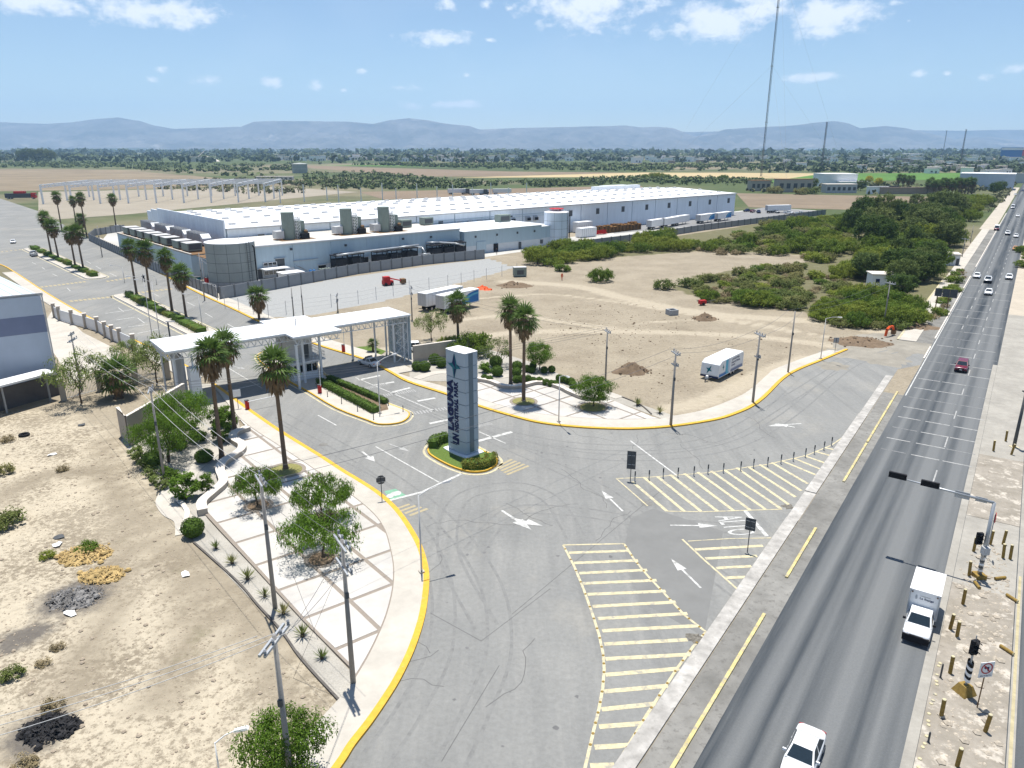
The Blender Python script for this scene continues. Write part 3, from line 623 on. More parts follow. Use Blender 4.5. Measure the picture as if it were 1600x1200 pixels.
def arrow(a, b, wd=.16, head=1.6, m='wline', turn=0):
    AZ[0] += .0012
    d_ = math.hypot(b[0] - a[0], b[1] - a[1]); ux, uy = (b[0] - a[0]) / d_, (b[1] - a[1]) / d_; f = lambda s, t: (a[0] + ux * s - uy * t, a[1] + uy * s + ux * t)
    w_ = wd / 2; hw_ = wd * 2.3
    if not turn: P_ = [f(0, -w_), f(d_ - head, -w_), f(d_ - head, -hw_), f(d_, 0), f(d_ - head, hw_), f(d_ - head, w_), f(0, w_)]
    else:
        s = turn; P_ = [f(0, -w_), f(d_ - .9, -w_), f(d_ - .45, s * .55), f(d_ - .95, s * .65), f(d_ - .1, s * 1.75), f(d_ + .45, s * .55), f(d_, s * .5), f(d_ - .4, w_), f(0, w_)]
    poly('lane_arrow', P_, AZ[0], M[m], APRON)
arrow((9.28, 55.45), (7.96, 59.32)); arrow((13.06, 44.16), (11.77, 47.99)); arrow((12.75, 53.04), (16.65, 52.93)); arrow((-0.86, 55.57), (1.53, 52.31), .22, 1.8); arrow((0.00, 54.22), (2.47, 52.93), .2, 1.5)
arrow((31.94, 76.04), (27.94, 75.25), .2, 1.6, 'wline'); arrow((30.80, 74.87), (28.97, 76.04), .2, 1.4)
arrow((-15.00, 68.13), (-13.27, 65.61), .2, 1.4, 'wline'); arrow((-12.63, 70.14), (-10.26, 68.13), .16, 1.3, 'wfaint'); arrow((-41.28, 96.09), (-38.89, 94.60), .2, 1.2); arrow((-38.74, 98.25), (-36.71, 97.01), .2, 1.2, 'wfaint')
# faded letters ALTO on the exit lane, read from the park side
def ground_text(txt, pos, rz, size, stretch, m, parent, z=Z):
    cu = bpy.data.curves.new('lettering', 'FONT'); cu.body = txt; cu.size = size; cu.align_x = 'CENTER'; cu.align_y = 'CENTER'
    t_ = bpy.data.objects.new('lettering', cu); COL.objects.link(t_); bpy.context.view_layer.update()
    me_ = bpy.data.meshes.new_from_object(t_.evaluated_get(bpy.context.evaluated_depsgraph_get())); bpy.data.objects.remove(t_)
    me_.materials.clear(); me_.materials.append(m)
    o_ = link('lettering', me_, parent); o_.location = (*pos, z); o_.rotation_euler = (0, 0, rz); o_.scale = (1, stretch, 1); return o_
ta, tb = (17.95, 54.44), (18.39, 51.39)
ground_text('ALTO', (17.91, 53.04), math.atan2(tb[1] - ta[1], tb[0] - ta[0]), 1.25, 2.6, M['wline'], APRON)
# yellow zebra bars
for q in ([(-1.53, 64.41), (0.00, 66.23), 5, (-0.48, 62.68), (1.59, 64.71)], [(-9.86, 55.80), (-8.75, 56.73), 4, (-8.47, 54.67), (-7.13, 55.91)]):
    a, b, n, c, e = q[0], q[1], q[2], q[3], q[4]
    for i in range(n): line('zebra_bar', [lerp(a, c, i / (n - 1)), lerp(b, e, i / (n - 1))], .3, Z, mat('ghost_yellow_paint', (.36, .31, .20), .85, .15, 5) if i == 0 else bpy.data.materials['ghost_yellow_paint'], APRON)
zm = bpy.data.materials['ghost_yellow_paint']
for a, b, n in (((-103.10, 159.43), (-96.91, 166.69), 11), ((-87.82, 143.96), (-80.74, 149.24), 11), ((-92.53, 166.69), (-89.27, 171.89), 6), ((-79.48, 152.03), (-73.37, 157.89), 9), ((-149.48, 216.36), (-145.88, 224.99), 7)):
    for i in range(n):
        p = lerp(a, b, (i + .5) / n); d_ = rot2((0, .9), PK); line('zebra_bar', [(p[0] - d_[0], p[1] - d_[1]), (p[0] + d_[0], p[1] + d_[1])], .55, Z, zm, APRON)
for a, b in (((-74.79, 132.72), (-70.38, 137.24)), ((-69.97, 127.44), (-67.81, 129.50)), ((-65.26, 122.06), (-62.68, 123.97)), ((-61.44, 117.53), (-59.19, 120.67))): line('bay_line', [a, b], .2, Z, M['wline'], APRON)
for a, b in (((-74.92, 137.83), (-72.21, 134.38)), ((-66.98, 128.98), (-63.80, 124.94)), ((-127.61, 196.19), (-124.50, 192.80)), ((-119.55, 187.40), (-117.02, 184.29)), ((-111.00, 177.41), (-107.58, 173.70)), ((-114.43, 198.51), (-110.72, 193.92)), ((-107.01, 189.53), (-102.91, 184.29)), ((-97.58, 178.37), (-93.64, 173.70)), ((-75.40, 152.74), (-72.47, 149.24)), ((-56.66, 133.27), (-53.79, 129.50)), ((-49.28, 124.45), (-46.66, 121.13)), ((-64.20, 143.32), (-61.16, 139.62)), ((-93.82, 154.91), (-96.65, 158.66))): line('lane_dash', [a, b], .13, Z, M['wline'], APRON)
line('lane_line', [(-41.12, 99.85), (-31.59, 88.52)], .12, Z, M['wline'], APRON); line('stop_line', [(-35.81, 87.24), (-32.60, 90.38)], .3, Z, M['wline'], APRON)
line('stop_line', [(-26.12, 97.62), (-22.34, 100.83)], .3, Z, M['yline'], APRON)
# green cycle box with its white symbol
poly('cycle_box', [(-11.34, 59.19), (-10.40, 59.71), (-9.18, 58.31), (-10.47, 57.57)], Z - .002, mat('faded_green_paint', (.18, .34, .24), .85, .15, 3), APRON)
for k, p in enumerate(((-10.64, 58.31), (-10.10, 58.81), (-10.36, 58.69))): sheet('cycle_symbol', [(p[0] + .35 * math.cos(t * .785), p[1] + .45 * math.sin(t * .785)) for t in range(8)], Z + .003 + k * .0012, M['wline'], APRON)
# drain covers and stains
for p, r in (((11.56, 56.85), .5), ((-19.36, 69.97), .45)):
    sheet('manhole_cover', [(p[0] + r * math.cos(t * .393), p[1] + r * math.sin(t * .393)) for t in range(16)], Z + .002, M['hedge_concrete'], APRON)
M['stain'] = mat('tyre_and_oil_stains', (.15, .15, .15), .8, .2, 2)
for k in range(46):
    p = random.choice([(-3.17, 38.53), (0.00, 33.02), (-1.82, 45.68), (5.98, 62.96), (16.88, 69.12), (-10.62, 70.83), (3.90, 69.12), (23.89, 70.83)]); p = (p[0] + random.gauss(0, 5), p[1] + random.gauss(0, 5)); s = random.uniform(.05, .16); e = random.uniform(0, 3)
    if p[0] * math.cos(-HW) - 0 > 0 and rot2(p, -HW)[0] > -13: continue
    sheet('oil_stain', [(p[0] + s * random.uniform(.5, 1.6) * math.cos(t * 1.05 + e), p[1] + s * random.uniform(.5, 1.6) * math.sin(t * 1.05 + e)) for t in range(6)], .0222, M['stain'], APRON)
# tyre marks of turning traffic and hairline cracks
M['tyremark'] = mat('tyre_rubber_marks', (.168, .169, .165), .85, .12, 1.5, wear=((.215, .216, .208), .8))
for k, q in enumerate(([(-26.98, 76.44), (-17.44, 65.92), (-10.64, 58.31), (-5.63, 47.37), (-4.36, 38.53), (-5.54, 32.54), (-7.39, 27.89)], [(-26.17, 78.48), (-15.10, 66.69), (-6.42, 55.34), (-1.82, 45.68), (-0.78, 37.91), (-2.06, 32.07), (-3.39, 27.89)], [(-19.81, 90.38), (-10.43, 80.63), (0.00, 70.83), (10.07, 66.69), (21.43, 69.12), (31.26, 78.48), (47.62, 99.20), (59.17, 107.84)], [(-16.51, 90.38), (-7.27, 78.48), (3.32, 70.83), (12.99, 69.12), (21.47, 71.72), (32.06, 82.88), (43.63, 96.09)], [(15.69, 43.32), (12.00, 51.09), (7.48, 60.23), (0.00, 69.12), (-8.00, 78.48), (-16.07, 87.75)], [(5.00, 51.09), (3.33, 57.70), (0.00, 60.23), (-4.44, 57.70), (-4.84, 49.17), (-1.63, 39.81)], [(20.34, 52.10), (15.46, 52.93), (10.43, 53.68), (5.35, 55.34), (0.00, 55.34), (-2.91, 49.17)])):
    c = spline(q, 8)
    for o_ in (-.75, .75): ribbon('tyre_mark', c, o_ + .11, o_ - .11, .0178 + k * .00025, .0178 + k * .00025, M['tyremark'], parent=APRON)
rc_ = random.Random(12)
for k in range(16):
    p = rc_.choice([(-1.49, 35.61), (-4.24, 41.85), (3.10, 53.15), (11.21, 65.92), (21.23, 70.83), (-9.97, 65.92), (1.20, 62.96)]); p = (p[0] + rc_.gauss(0, 4), p[1] + rc_.gauss(0, 4)); a = rc_.uniform(0, 6.28); pts = [p]
    for i in range(rc_.randint(6, 14)): a += rc_.gauss(0, .35); p = (p[0] + math.cos(a) * .7, p[1] + math.sin(a) * .7); pts.append(p)
    if any(rot2(q, -HW)[0] > -12.5 for q in pts): continue
    ribbon('crack', pts, .018, -.018, .0212, .0212, M['joint'], parent=APRON)
# the drain pits broken out of the strip
for p in ((11.32, 38.65), (23.45, 56.26)):
    poly('broken_inlet', [(p[0] + random.uniform(.3, .75) * math.cos(t * .45), p[1] + random.uniform(.3, .75) * math.sin(t * .45)) for t in range(14)], Z + .006, bpy.data.materials.get('broken_concrete') or mat('broken_concrete', (.15, .14, .12), .95, .5, 5, .03), APRON)


# ================================================================== FOOTWAYS AND PLAZAS
def kerbed(name, line_pts, side, wd, m=None):
    """yellow kerb along a polyline and the footway behind it"""
    return ribbon(name, line_pts, 0, side * wd, 0, .16, M['yellow'])
iL0 = min(range(len(KLs)), key=lambda i: math.hypot(KLs[i][0] - (-37.55, 90.38)[0], KLs[i][1] - (-37.55, 90.38)[1]))
wl = KLs[iL0:]
kerbed('kerb', wl, -1, .42)
kerbed('kerb', KRs, 1, .42)
kerbed('kerb', KLs[:iL0 - 2], -1, .3)
JL = spline([(-30.96, 78.07), (-28.17, 74.48), (-23.38, 69.12), (-18.36, 63.39), (-13.83, 58.06), (-11.41, 54.78), (-10.07, 52.10), (-9.15, 49.17), (-8.50, 46.51), (-8.16, 43.70), (-8.12, 41.01), (-8.29, 38.84), (-8.58, 36.73), (-8.94, 34.96)], 4)
LB = [(-9.47, 35.88), (-10.80, 37.61), (-13.36, 40.34), (-16.22, 43.93), (-18.49, 46.51), (-23.06, 51.90), (-24.99, 54.22), (-25.80, 55.34)]
BENCH_L = spline([(-25.53, 54.67), (-26.22, 56.26), (-26.05, 58.06), (-25.91, 60.23), (-27.12, 62.68), (-27.58, 64.56), (-27.21, 66.07), (-26.90, 67.49), (-27.28, 68.96), (-28.22, 69.97), (-28.99, 71.01), (-29.10, 72.44), (-28.26, 73.73)], 5)
FW_L = [p for p in offset(wl, -.41)]
fl = [p for p in FW_L]
# left footway: from the joint to the kerb
foot_l = fl + [(-10.83, 25.10), (-10.82, 30.29), (-9.52, 33.27)] + JL[::-1] + [(-36.77, 87.24)]
slab('footway', foot_l, 0, .15, M['concrete'])
plaza_l = JL + LB + BENCH_L[3:]
PLZ_L = slab('plaza', plaza_l, 0, .128, M['band'])
def tiles(parent, poly_, org, azu, su, sv_, joint, z0, z1, m, lim=40, holes=(), skew=90):
    u = (math.sin(R(azu)), math.cos(R(azu))); v = (math.sin(R(azu + skew)), math.cos(R(azu + skew))); n = 0
    for i in range(-lim, lim):
        for j in range(-lim, lim):
            g = joint / 2
            c = [(a, b) for a, b in ((i * su + g, j * sv_ + g), ((i + 1) * su - g, j * sv_ + g), ((i + 1) * su - g, (j + 1) * sv_ - g), (i * su + g, (j + 1) * sv_ - g))]
            c = [(org[0] + a * u[0] + b * v[0], org[1] + a * u[1] + b * v[1]) for a, b in c]
            if area(c) < 0: c = c[::-1]
            q = clip_poly(poly_, c)
            if len(q) < 3 or abs(area(q)) < .25: continue
            slab('paving_slab', q, z0, z1 + random.uniform(-.003, .003), m, parent); n += 1
    return n
inner_l = [(p[0] + ((-16.24, 50.12)[0] - p[0]) * .012, p[1] + ((-16.24, 50.12)[1] - p[1]) * .012) for p in plaza_l]
tiles(PLZ_L, inner_l, (-10.84, 47.64), 140.5, 4.1, 3.3, .30, .10, .15, M['slab'], 14, skew=-88)
# the right-hand footway, plaza and planted bed
fr0 = min(range(len(KRs)), key=lambda i: math.hypot(KRs[i][0] - (-8.28, 85.99)[0], KRs[i][1] - (-8.28, 85.99)[1]))
JR = spline([(-12.59, 92.03), (-8.10, 88.52), (-4.27, 84.53), (0.00, 80.63), (3.64, 78.69), (7.20, 77.65), (11.44, 77.04), (16.63, 77.24)], 4)
IR = spline([(18.09, 78.07), (22.23, 80.19), (27.19, 84.53), (30.29, 88.26), (34.32, 94.31), (36.64, 97.31), (46.50, 106.00), (48.50, 106.00)], 4)
kr_off = offset(KRs, .41)
foot_r = kr_off[fr0 - 8:] + IR[::-1] + JR[::-1]
slab('footway', foot_r, 0, .15, M['concrete'])
# park-road footway between gate and factory fence
ribbon('footway', KRs[:fr0 - 6], .41, 3.2, 0, .14, M['concrete'])
ribbon('footway', KLs[8:iL0 - 1], -.3, -2.6, 0, .14, M['concrete'])
BENCH_R = spline([(-4.84, 91.47), (-2.89, 90.38), (-1.30, 88.52), (0.16, 88.01), (1.71, 88.78), (3.20, 89.84), (4.65, 89.31), (6.11, 87.75), (7.24, 85.74), (9.00, 83.58), (11.21, 84.05)], 5)
plaza_r = JR[5:] + [(15.88, 77.86), (12.35, 83.35)] + offset(BENCH_R, -.1)[::-1] + [(-8.53, 93.73)]
PLZ_R = slab('plaza', plaza_r, 0, .128, M['band'])
inner_r = [(p[0] + ((4.56, 82.42)[0] - p[0]) * .012, p[1] + ((4.56, 82.42)[1] - p[1]) * .012) for p in plaza_r]
tiles(PLZ_R, inner_r, (5.54, 83.58), 142.6, 4.6, 3.6, .26, .10, .15, M['slab'], 14, skew=-94)
def bench(pts, label, h=.55, wd=.6):
    o = ribbon('curved_bench_wall', pts, wd / 2, -wd / 2, 0, h - .06, M['stone'], kind=None); o['kind'] = ''
    del o['kind']; tag(o, label, 'bench wall')
    c = ribbon('coping', pts, wd / 2 + .03, -wd / 2 - .03, h - .06, h, M['cap'], parent=o)
    return o
bench(BENCH_L, 'serpentine low concrete bench wall edging the left plaza below the palms', .62, .75)
bench(BENCH_R, 'curved low concrete bench wall edging the right plaza behind the monument', .6, .55)
# planted beds with gravel
sheet('gravel_bed', [(-21.82, 100.50), (-14.29, 98.56), (-13.39, 91.75), (-4.83, 91.20), (-2.88, 90.11), (0.16, 87.75), (3.18, 89.31), (6.08, 87.24), (8.98, 83.35), (12.38, 83.58), (16.88, 77.45), (18.81, 78.07), (15.19, 82.42), (13.47, 85.25), (8.34, 91.47), (2.73, 100.50), (-3.88, 107.84), (-15.77, 109.74)], .03, M['gravel'])
sheet('gravel_bed', [(-40.54, 70.83), (-33.18, 62.26), (-24.43, 50.31), (-17.06, 42.21), (-14.66, 39.48), (-9.52, 33.27), (-8.80, 34.96), (-18.43, 46.34), (-24.90, 54.01), (-25.80, 55.34), (-26.96, 62.26), (-26.99, 68.30), (-30.96, 78.07), (-38.79, 90.38), (-41.27, 90.38), (-43.93, 80.63)], .03, M['gravel'])
# kerbs that edge the beds
for nm, pts in (('bed_kerb', [(-24.49, 50.22), (-19.32, 44.95), (-16.95, 42.14), (-14.48, 39.29), (-12.58, 36.73), (-9.51, 33.22)]), ('bed_kerb', [(13.43, 85.01), (15.15, 82.20), (15.92, 78.90)])):
    ribbon(nm, spline(pts, 4), .07, -.07, 0, .14, mat('dark_bed_edging', (.12, .11, .10), .9, .2, 3) if nm not in bpy.data.objects else bpy.data.materials['dark_bed_edging'])
ribbon('bed_kerb', [(-25.71, 55.11), (-23.06, 51.90), (-18.46, 46.43), (-13.34, 40.27), (-9.42, 35.83)], .16, -.02, 0, .16, M['band'])
# serpentine path pieces in the left garden
ribbon('garden_path', spline([(-25.72, 51.59), (-26.89, 54.01), (-28.48, 55.34), (-29.96, 57.45), (-30.29, 59.45), (-29.81, 61.30), (-30.21, 63.68), (-30.02, 65.61), (-29.88, 67.81), (-30.39, 70.83), (-31.76, 73.35), (-32.00, 75.65)], 5), .75, -.75, 0, .07, M['concrete'])
ribbon('garden_path', spline([(-26.24, 52.10), (-26.85, 54.67), (-28.00, 56.50), (-29.40, 57.94)], 5), .2, -.2, 0, .2, M['cap'])
ribbon('garden_path', spline([(-29.25, 67.17), (-30.79, 70.83), (-31.36, 74.87), (-30.74, 77.45)], 5), .45, -.45, 0, .08, M['concrete'])
ribbon('garden_path', spline([(-12.65, 92.59), (-9.54, 95.49), (-3.39, 93.16), (1.29, 94.31), (5.06, 92.59), (9.75, 88.78), (13.09, 84.77)], 5), .7, -.7, 0, .07, M['concrete'])
# rings of grass round the plaza palms and trees
def planter(p, r, m, z=.15):
    ring = [(p[0] + (r + .35) * math.cos(t * .2618), p[1] + (r + .35) * math.sin(t * .2618)) for t in range(24)]
    o = sheet('planter_ring', ring, z + .008, M['band']); 
    mb = MB(); mb.lathe([(r, 0), (r * .95, .05), (r * .5, .09), (.05, .1)], 24); mb.build('planter_grass', m, o, loc=(*p, z + .009))
for p, r, m in (((-21.25, 63.39), 1.5, M['drygrass']), ((1.38, 83.12), 1.35, M['drygrass']), ((9.43, 81.07), 1.5, M['drygrass']), ((-14.02, 47.72), .95, M['mud']), ((-15.36, 54.01), .9, M['mud']), ((-21.50, 56.26), .9, M['mud'])): planter(p, r, m)

# median island of the gate
isl = [(-25.21, 86.74), (-20.53, 80.85), (-16.12, 76.84), (-14.70, 75.65), (-13.22, 75.65), (-12.07, 76.44), (-11.60, 78.27), (-12.20, 79.98), (-14.92, 82.65), (-17.50, 85.50), (-22.36, 91.47), (-25.38, 94.60), (-28.98, 102.50), (-31.71, 106.73), (-34.92, 107.84), (-37.19, 105.29), (-36.02, 100.83), (-30.12, 92.59)]
isl = spline(isl + [isl[0]], 3)[:-1]
ISL = slab('gate_island', isl, 0, .17, [M['concrete']])
ISLk = ribbon('kerb', isl + [isl[0]], .14, -.02, 0, .172, M['yellow'], parent=ISL)
ribbon('painted_edge', isl + [isl[0]], -.25, -.45, Z, Z, M['yline'], parent=ISL)
sheet('lawn_bed', [(-25.15, 90.92), (-24.30, 92.59), (-14.74, 81.97), (-14.30, 80.19), (-16.14, 78.90)], .175, M['mud'], ISL)
# monument island
mi = [(-8.48, 68.30), (-8.10, 67.17), (-6.81, 65.46), (-5.34, 63.97), (-3.90, 63.10), (-2.58, 63.25), (-1.71, 64.26), (-1.36, 65.61), (-1.77, 66.85), (-2.75, 67.97), (-3.77, 69.29), (-5.31, 70.83), (-6.68, 71.36), (-7.83, 70.83), (-8.37, 69.63)]
mi = spline(mi + [mi[0]], 4)[:-1]
MI = slab('monument_island', mi, 0, .17, M['lawn'])
ribbon('kerb', mi + [mi[0]], .12, -.03, 0, .19, M['yellow'], parent=MI); ribbon('painted_edge', mi + [mi[0]], -.25, -.5, Z, Z, M['yline'], parent=MI)
# road medians further in
def lens(a, b, wd, n=8):
    d_ = (b[0] - a[0], b[1] - a[1]); l = math.hypot(*d_); ux, uy = d_[0] / l, d_[1] / l; P_ = []
    for i in range(n + 1): t = math.pi / 2 + math.pi * i / n; P_.append((a[0] + wd / 2 * (ux * math.cos(t) - uy * math.sin(t)), a[1] + wd / 2 * (uy * math.cos(t) + ux * math.sin(t))))
    for i in range(n + 1): t = -math.pi / 2 + math.pi * i / n; P_.append((b[0] + wd / 2 * (ux * math.cos(t) - uy * math.sin(t)), b[1] + wd / 2 * (uy * math.cos(t) + ux * math.sin(t))))
    return P_
MEDS = [((-50.45, 117.10), (-79.63, 149.93), 4.2), ((-97.52, 171.89), (-144.38, 223.50), 4.2)]
for a, b, wd in MEDS:
    P_ = lens(a, b, wd); o = slab('road_median', P_, 0, .16, M['concrete']); ribbon('kerb', P_ + [P_[0]], .1, -.03, 0, .18, M['cap'], parent=o)
    ribbon('painted_edge', P_ + [P_[0]], -.45, -.7, Z, Z, M['yline'], parent=o) if area(P_) > 0 else ribbon('painted_edge', P_ + [P_[0]], .45, .7, Z, Z, M['yline'], parent=o)
# lawn patch beyond the gate
sheet('lawn', [(-24.21, 108.59), (-21.61, 109.35), (-18.87, 106.37), (-19.63, 102.50), (-21.93, 103.88)], .06, M['lawn'])
# forecourts
sheet('yard', [(-65.73, 102.50), (-77.99, 117.97), (-87.45, 138.42), (-70.61, 117.97), (-58.24, 106.00), (-56.60, 99.20), (-56.95, 90.38)], .03, M['concrete'])
sheet('factory_yard', [(-54.50, 152.03), (-37.29, 178.37), (-7.66, 205.80), (90.83, 313.36), (150.74, 362.25), (132.84, 382.01), (107.67, 362.25), (37.20, 271.49), (17.28, 251.57), (-18.92, 219.16), (-58.09, 180.30), (-158.68, 299.80), (-135.36, 246.14)], .03, mat('factory_yard_concrete', (.44, .43, .40), .9, .1, .3, var2=.15, scale2=.05))
sheet('loading_yard', [(36.37, 265.20), (88.51, 305.08), (149.24, 358.53), (129.36, 386.22), (108.12, 358.53), (32.72, 294.69)], .035, mat('loading_yard_asphalt', (.22, .22, .22), .9, .1, .3))


# ================================================================== PLANTS
def rdir(rg):
    z = rg.uniform(-1, 1); t = rg.uniform(0, 2 * math.pi); r = math.sqrt(1 - z * z); return Vector((r * math.cos(t), r * math.sin(t), z))
def leaf_quad(mb, p, n, up, L_, W_):
    n = n.normalized(); u = up - n * up.dot(n)
    if u.length < 1e-3: u = n.orthogonal()
    u.normalize(); v = n.cross(u)
    mb.face([p - u * L_ * .5, p + v * W_ * .5, p + u * L_ * .5, p - v * W_ * .5])
def crown(rg, mb, c, R_, H_, nclump, per, leaf, asp=.6, droop=0.0, rc=.30, flat=.8, hollow=.35):
    c = Vector(c)
    for k in range(nclump):
        d_ = rdir(rg); rr = (hollow + (1 - hollow) * rg.random() ** .5)
        q = c + Vector((d_.x * R_ * rr, d_.y * R_ * rr, d_.z * H_ * .5 * rr)); cr = R_ * rc * rg.uniform(.6, 1.35)
        for i in range(per):
            e = rdir(rg); s = cr * rg.uniform(.45, 1.05); p = q + Vector((e.x * s, e.y * s, e.z * s * flat))
            n = (e * .8 + rdir(rg) * .7 + Vector((0, 0, .75))); L_ = leaf * rg.uniform(.6, 1.4)
            if droop and rg.random() < droop:
                p.z -= rg.random() * .24 * R_ * droop; leaf_quad(mb, p, Vector((e.x, e.y, .15)) + rdir(rg) * .4, Vector((e.x * .25, e.y * .25, -1)), L_ * 2.2, L_ * .42)
            else: leaf_quad(mb, p, n, rdir(rg), L_, L_ * asp)
def limb(rg, mb, p, d_, l, r, depth, spread=.6):
    p = Vector(p); q = p + d_ * l; mid = p + d_ * l * .5 + rdir(rg) * l * .07
    mb.tube([p, mid, q], [r, r * .85, r * .68], 6)
    if depth:
        for k in range(rg.choice((2, 3, 3))):
            e = (d_ + rdir(rg) * spread + Vector((0, 0, .22))).normalized(); limb(rg, mb, q, e, l * rg.uniform(.6, .85), r * .62, depth - 1, spread)
TREE = {}
def tree_data(key, seed, R_, H_, z0, nclump, per, leaf, leafm, asp=.6, droop=0, rc=.3, trunk_r=.12, depth=3, flat=.8, hollow=.35, multi=1):
    rg = random.Random(seed); a = MB()
    for k in range(multi):
        d0 = Vector((rg.uniform(-.25, .25) * multi, rg.uniform(-.25, .25) * multi, 1)).normalized()
        limb(rg, a, (rg.uniform(-.15, .15) * (multi - 1), rg.uniform(-.15, .15) * (multi - 1), -.05), d0, z0 * .85 if depth else z0, trunk_r, depth, .75)
    b = MB(); crown(rg, b, (0, 0, z0 + H_ * .45), R_, H_, nclump, per, leaf, asp, droop, rc, flat, hollow)
    ta = a.build('trunk', M['bark'], smooth=True); tb = b.build('crown', leafm)
    TREE[key] = (ta.data, tb.data); bpy.data.objects.remove(ta); bpy.data.objects.remove(tb)
def tree(key, p, label, group=None, sc=1.0, rz=None, name='tree', cat='tree', mats=None):
    t_ = thing(name, label, cat, p, random.uniform(0, 6.28) if rz is None else rz, group); t_.scale = sc if isinstance(sc, tuple) else (sc,) * 3
    link('trunk', TREE[key][0], t_); c = link('crown', TREE[key][1], t_)
    return t_
tree_data('willow', 1, 2.3, 1.7, 1.75, 64, 140, .125, M['leaf'], .5, .55, .23, .09, 3)
tree_data('willow2', 2, 2.8, 1.25, 1.75, 68, 140, .125, M['leaf'], .5, .55, .22, .09, 3)
tree_data('palo', 3, 3.3, 3.4, 1.9, 95, 130, .15, M['leaf'], .45, .35, .26, .14, 3, multi=2)
tree_data('airy', 4, 2.7, 3.0, 1.8, 46, 75, .17, M['leaf_light'], .5, .15, .24, .09, 4)
tree_data('round', 5, 2.1, 3.0, 1.4, 75, 150, .125, M['leaf'], .55, .25, .30, .09, 3)
tree_data('sparse', 6, 2.2, 2.6, 1.2, 34, 60, .17, M['leaf_olive'], .5, .1, .26, .06, 4, multi=2)
tree_data('mesq1', 11, 4.2, 4.0, .9, 120, 50, .34, M['leaf_mesq'], .5, .35, .19, .14, 2, multi=2)
tree_data('mesq2', 12, 3.6, 3.0, .6, 105, 48, .32, M['leaf_mesq'], .5, .3, .20, .12, 2, multi=2)
tree_data('dark1', 13, 4.1, 6.4, 2.0, 130, 52, .36, M['leaf_dark'], .6, .25, .19, .2, 3)
tree_data('dark2', 14, 3.4, 5.4, 1.6, 115, 50, .34, M['leaf_dark'], .6, .25, .20, .18, 3)
tree_data('low1', 15, 2.4, 1.7, .25, 40, 46, .32, M['leaf_olive'], .6, 0, .32, .06, 1, multi=3)
tree_data('low2', 16, 1.9, 1.3, .2, 34, 42, .30, M['leaf_mesq'], .6, 0, .34, .06, 1, multi=3)
tree_data('dry1', 17, 1.3, .9, .12, 26, 34, .28, M['dry'], .35, 0, .34, .04, 1, multi=3)
tree_data('shrub', 18, .62, .9, .12, 26, 60, .13, M['leaf'], .6, 0, .36, .03, 1, multi=3)
tree_data('tallshrub', 19, .75, 1.9, .3, 36, 70, .15, M['leaf'], .55, .1, .34, .04, 2, multi=3)
tree_data('yellowshrub', 20, .6, .75, .12, 24, 50, .13, M['leaf_light'], .5, 0, .36, .03, 1, multi=3)

# fan palms: trunk, single fronds, skirt of dead fronds
def frond_mesh(seed, L_=1.75, dead=False):
    rg = random.Random(seed); mb = MB(); st_ = L_ * .42
    mb.bar((0, 0, 0), (st_, 0, .05), .02, 4, .012)
    n = 11
    for i in range(n):
        a = R(-78 + 156 * i / (n - 1)); l = L_ * (1 - .28 * abs(i - (n - 1) / 2) / n * 2) * .62; tip = .30 * l
        b0, b1 = a - R(6.2), a + R(6.2); zf = .03 if i % 2 else -.03
        pm0 = (st_ + math.cos(b0) * l * .6, math.sin(b0) * l * .6, .05 - .02 + zf - .06 * l); pm1 = (st_ + math.cos(b1) * l * .6, math.sin(b1) * l * .6, .05 + zf - .06 * l)
        pt = (st_ + math.cos(a) * l * rg.uniform(.95, 1.1), math.sin(a) * l, .05 - tip * rg.uniform(.6, 1.3))
        mb.face([(st_, 0, .05), pm0, pm1]); mb.face([pm0, pt, pm1])
    return mb
FR = []
for k in range(3):
    o = frond_mesh(30 + k).build('frond', M['palmleaf']); FR.append(o.data); bpy.data.objects.remove(o)
def frond_layout(rg, n=32):
    o = []
    for i in range(n):
        t = (i + .5) / n; e = R(82 - 112 * t + rg.uniform(-8, 8)); a = i * 2.39996 + rg.uniform(-.25, .25); o.append((a, e, rg.uniform(.85, 1.12)))
    return o
def skirt_mesh(seed, drop, rad):
    rg = random.Random(seed); mb = MB()
    for i in range(260):
        a = rg.uniform(0, 6.28); t = rg.random(); z = .25 - drop * t; r = rad * math.sin(math.pi * min(1, .22 + .72 * t)) ** .8 * rg.uniform(.4, 1.0) + .12
        p = Vector((r * math.cos(a), r * math.sin(a), z)); n = Vector((math.cos(a), math.sin(a), .25)) + rdir(rg) * .35
        leaf_quad(mb, p, n, Vector((math.cos(a) * .2, math.sin(a) * .2, -1)), rg.uniform(.5, .95), rg.uniform(.12, .26))
    return mb
SK = []
for k in range(3):
    o = skirt_mesh(40 + k, 2.1, 1.0).build('dead_frond_skirt', M['deadfrond']); SK.append(o.data); bpy.data.objects.remove(o)
CR = []
for k in range(3):
    rg = random.Random(50 + k); mb = MB()
    for a, e, s in frond_layout(rg, 34):
        f = frond_mesh(rg.randint(0, 99)); mt = Matrix.Rotation(a, 4, 'Z') @ Matrix.Rotation(-e, 4, 'Y') @ Matrix.Scale(s, 4)
        mb.mesh([mt @ Vector(p) for p in f.v], f.f)
    o = mb.build('crown', M['palmleaf']); CR.append(o.data); bpy.data.objects.remove(o)
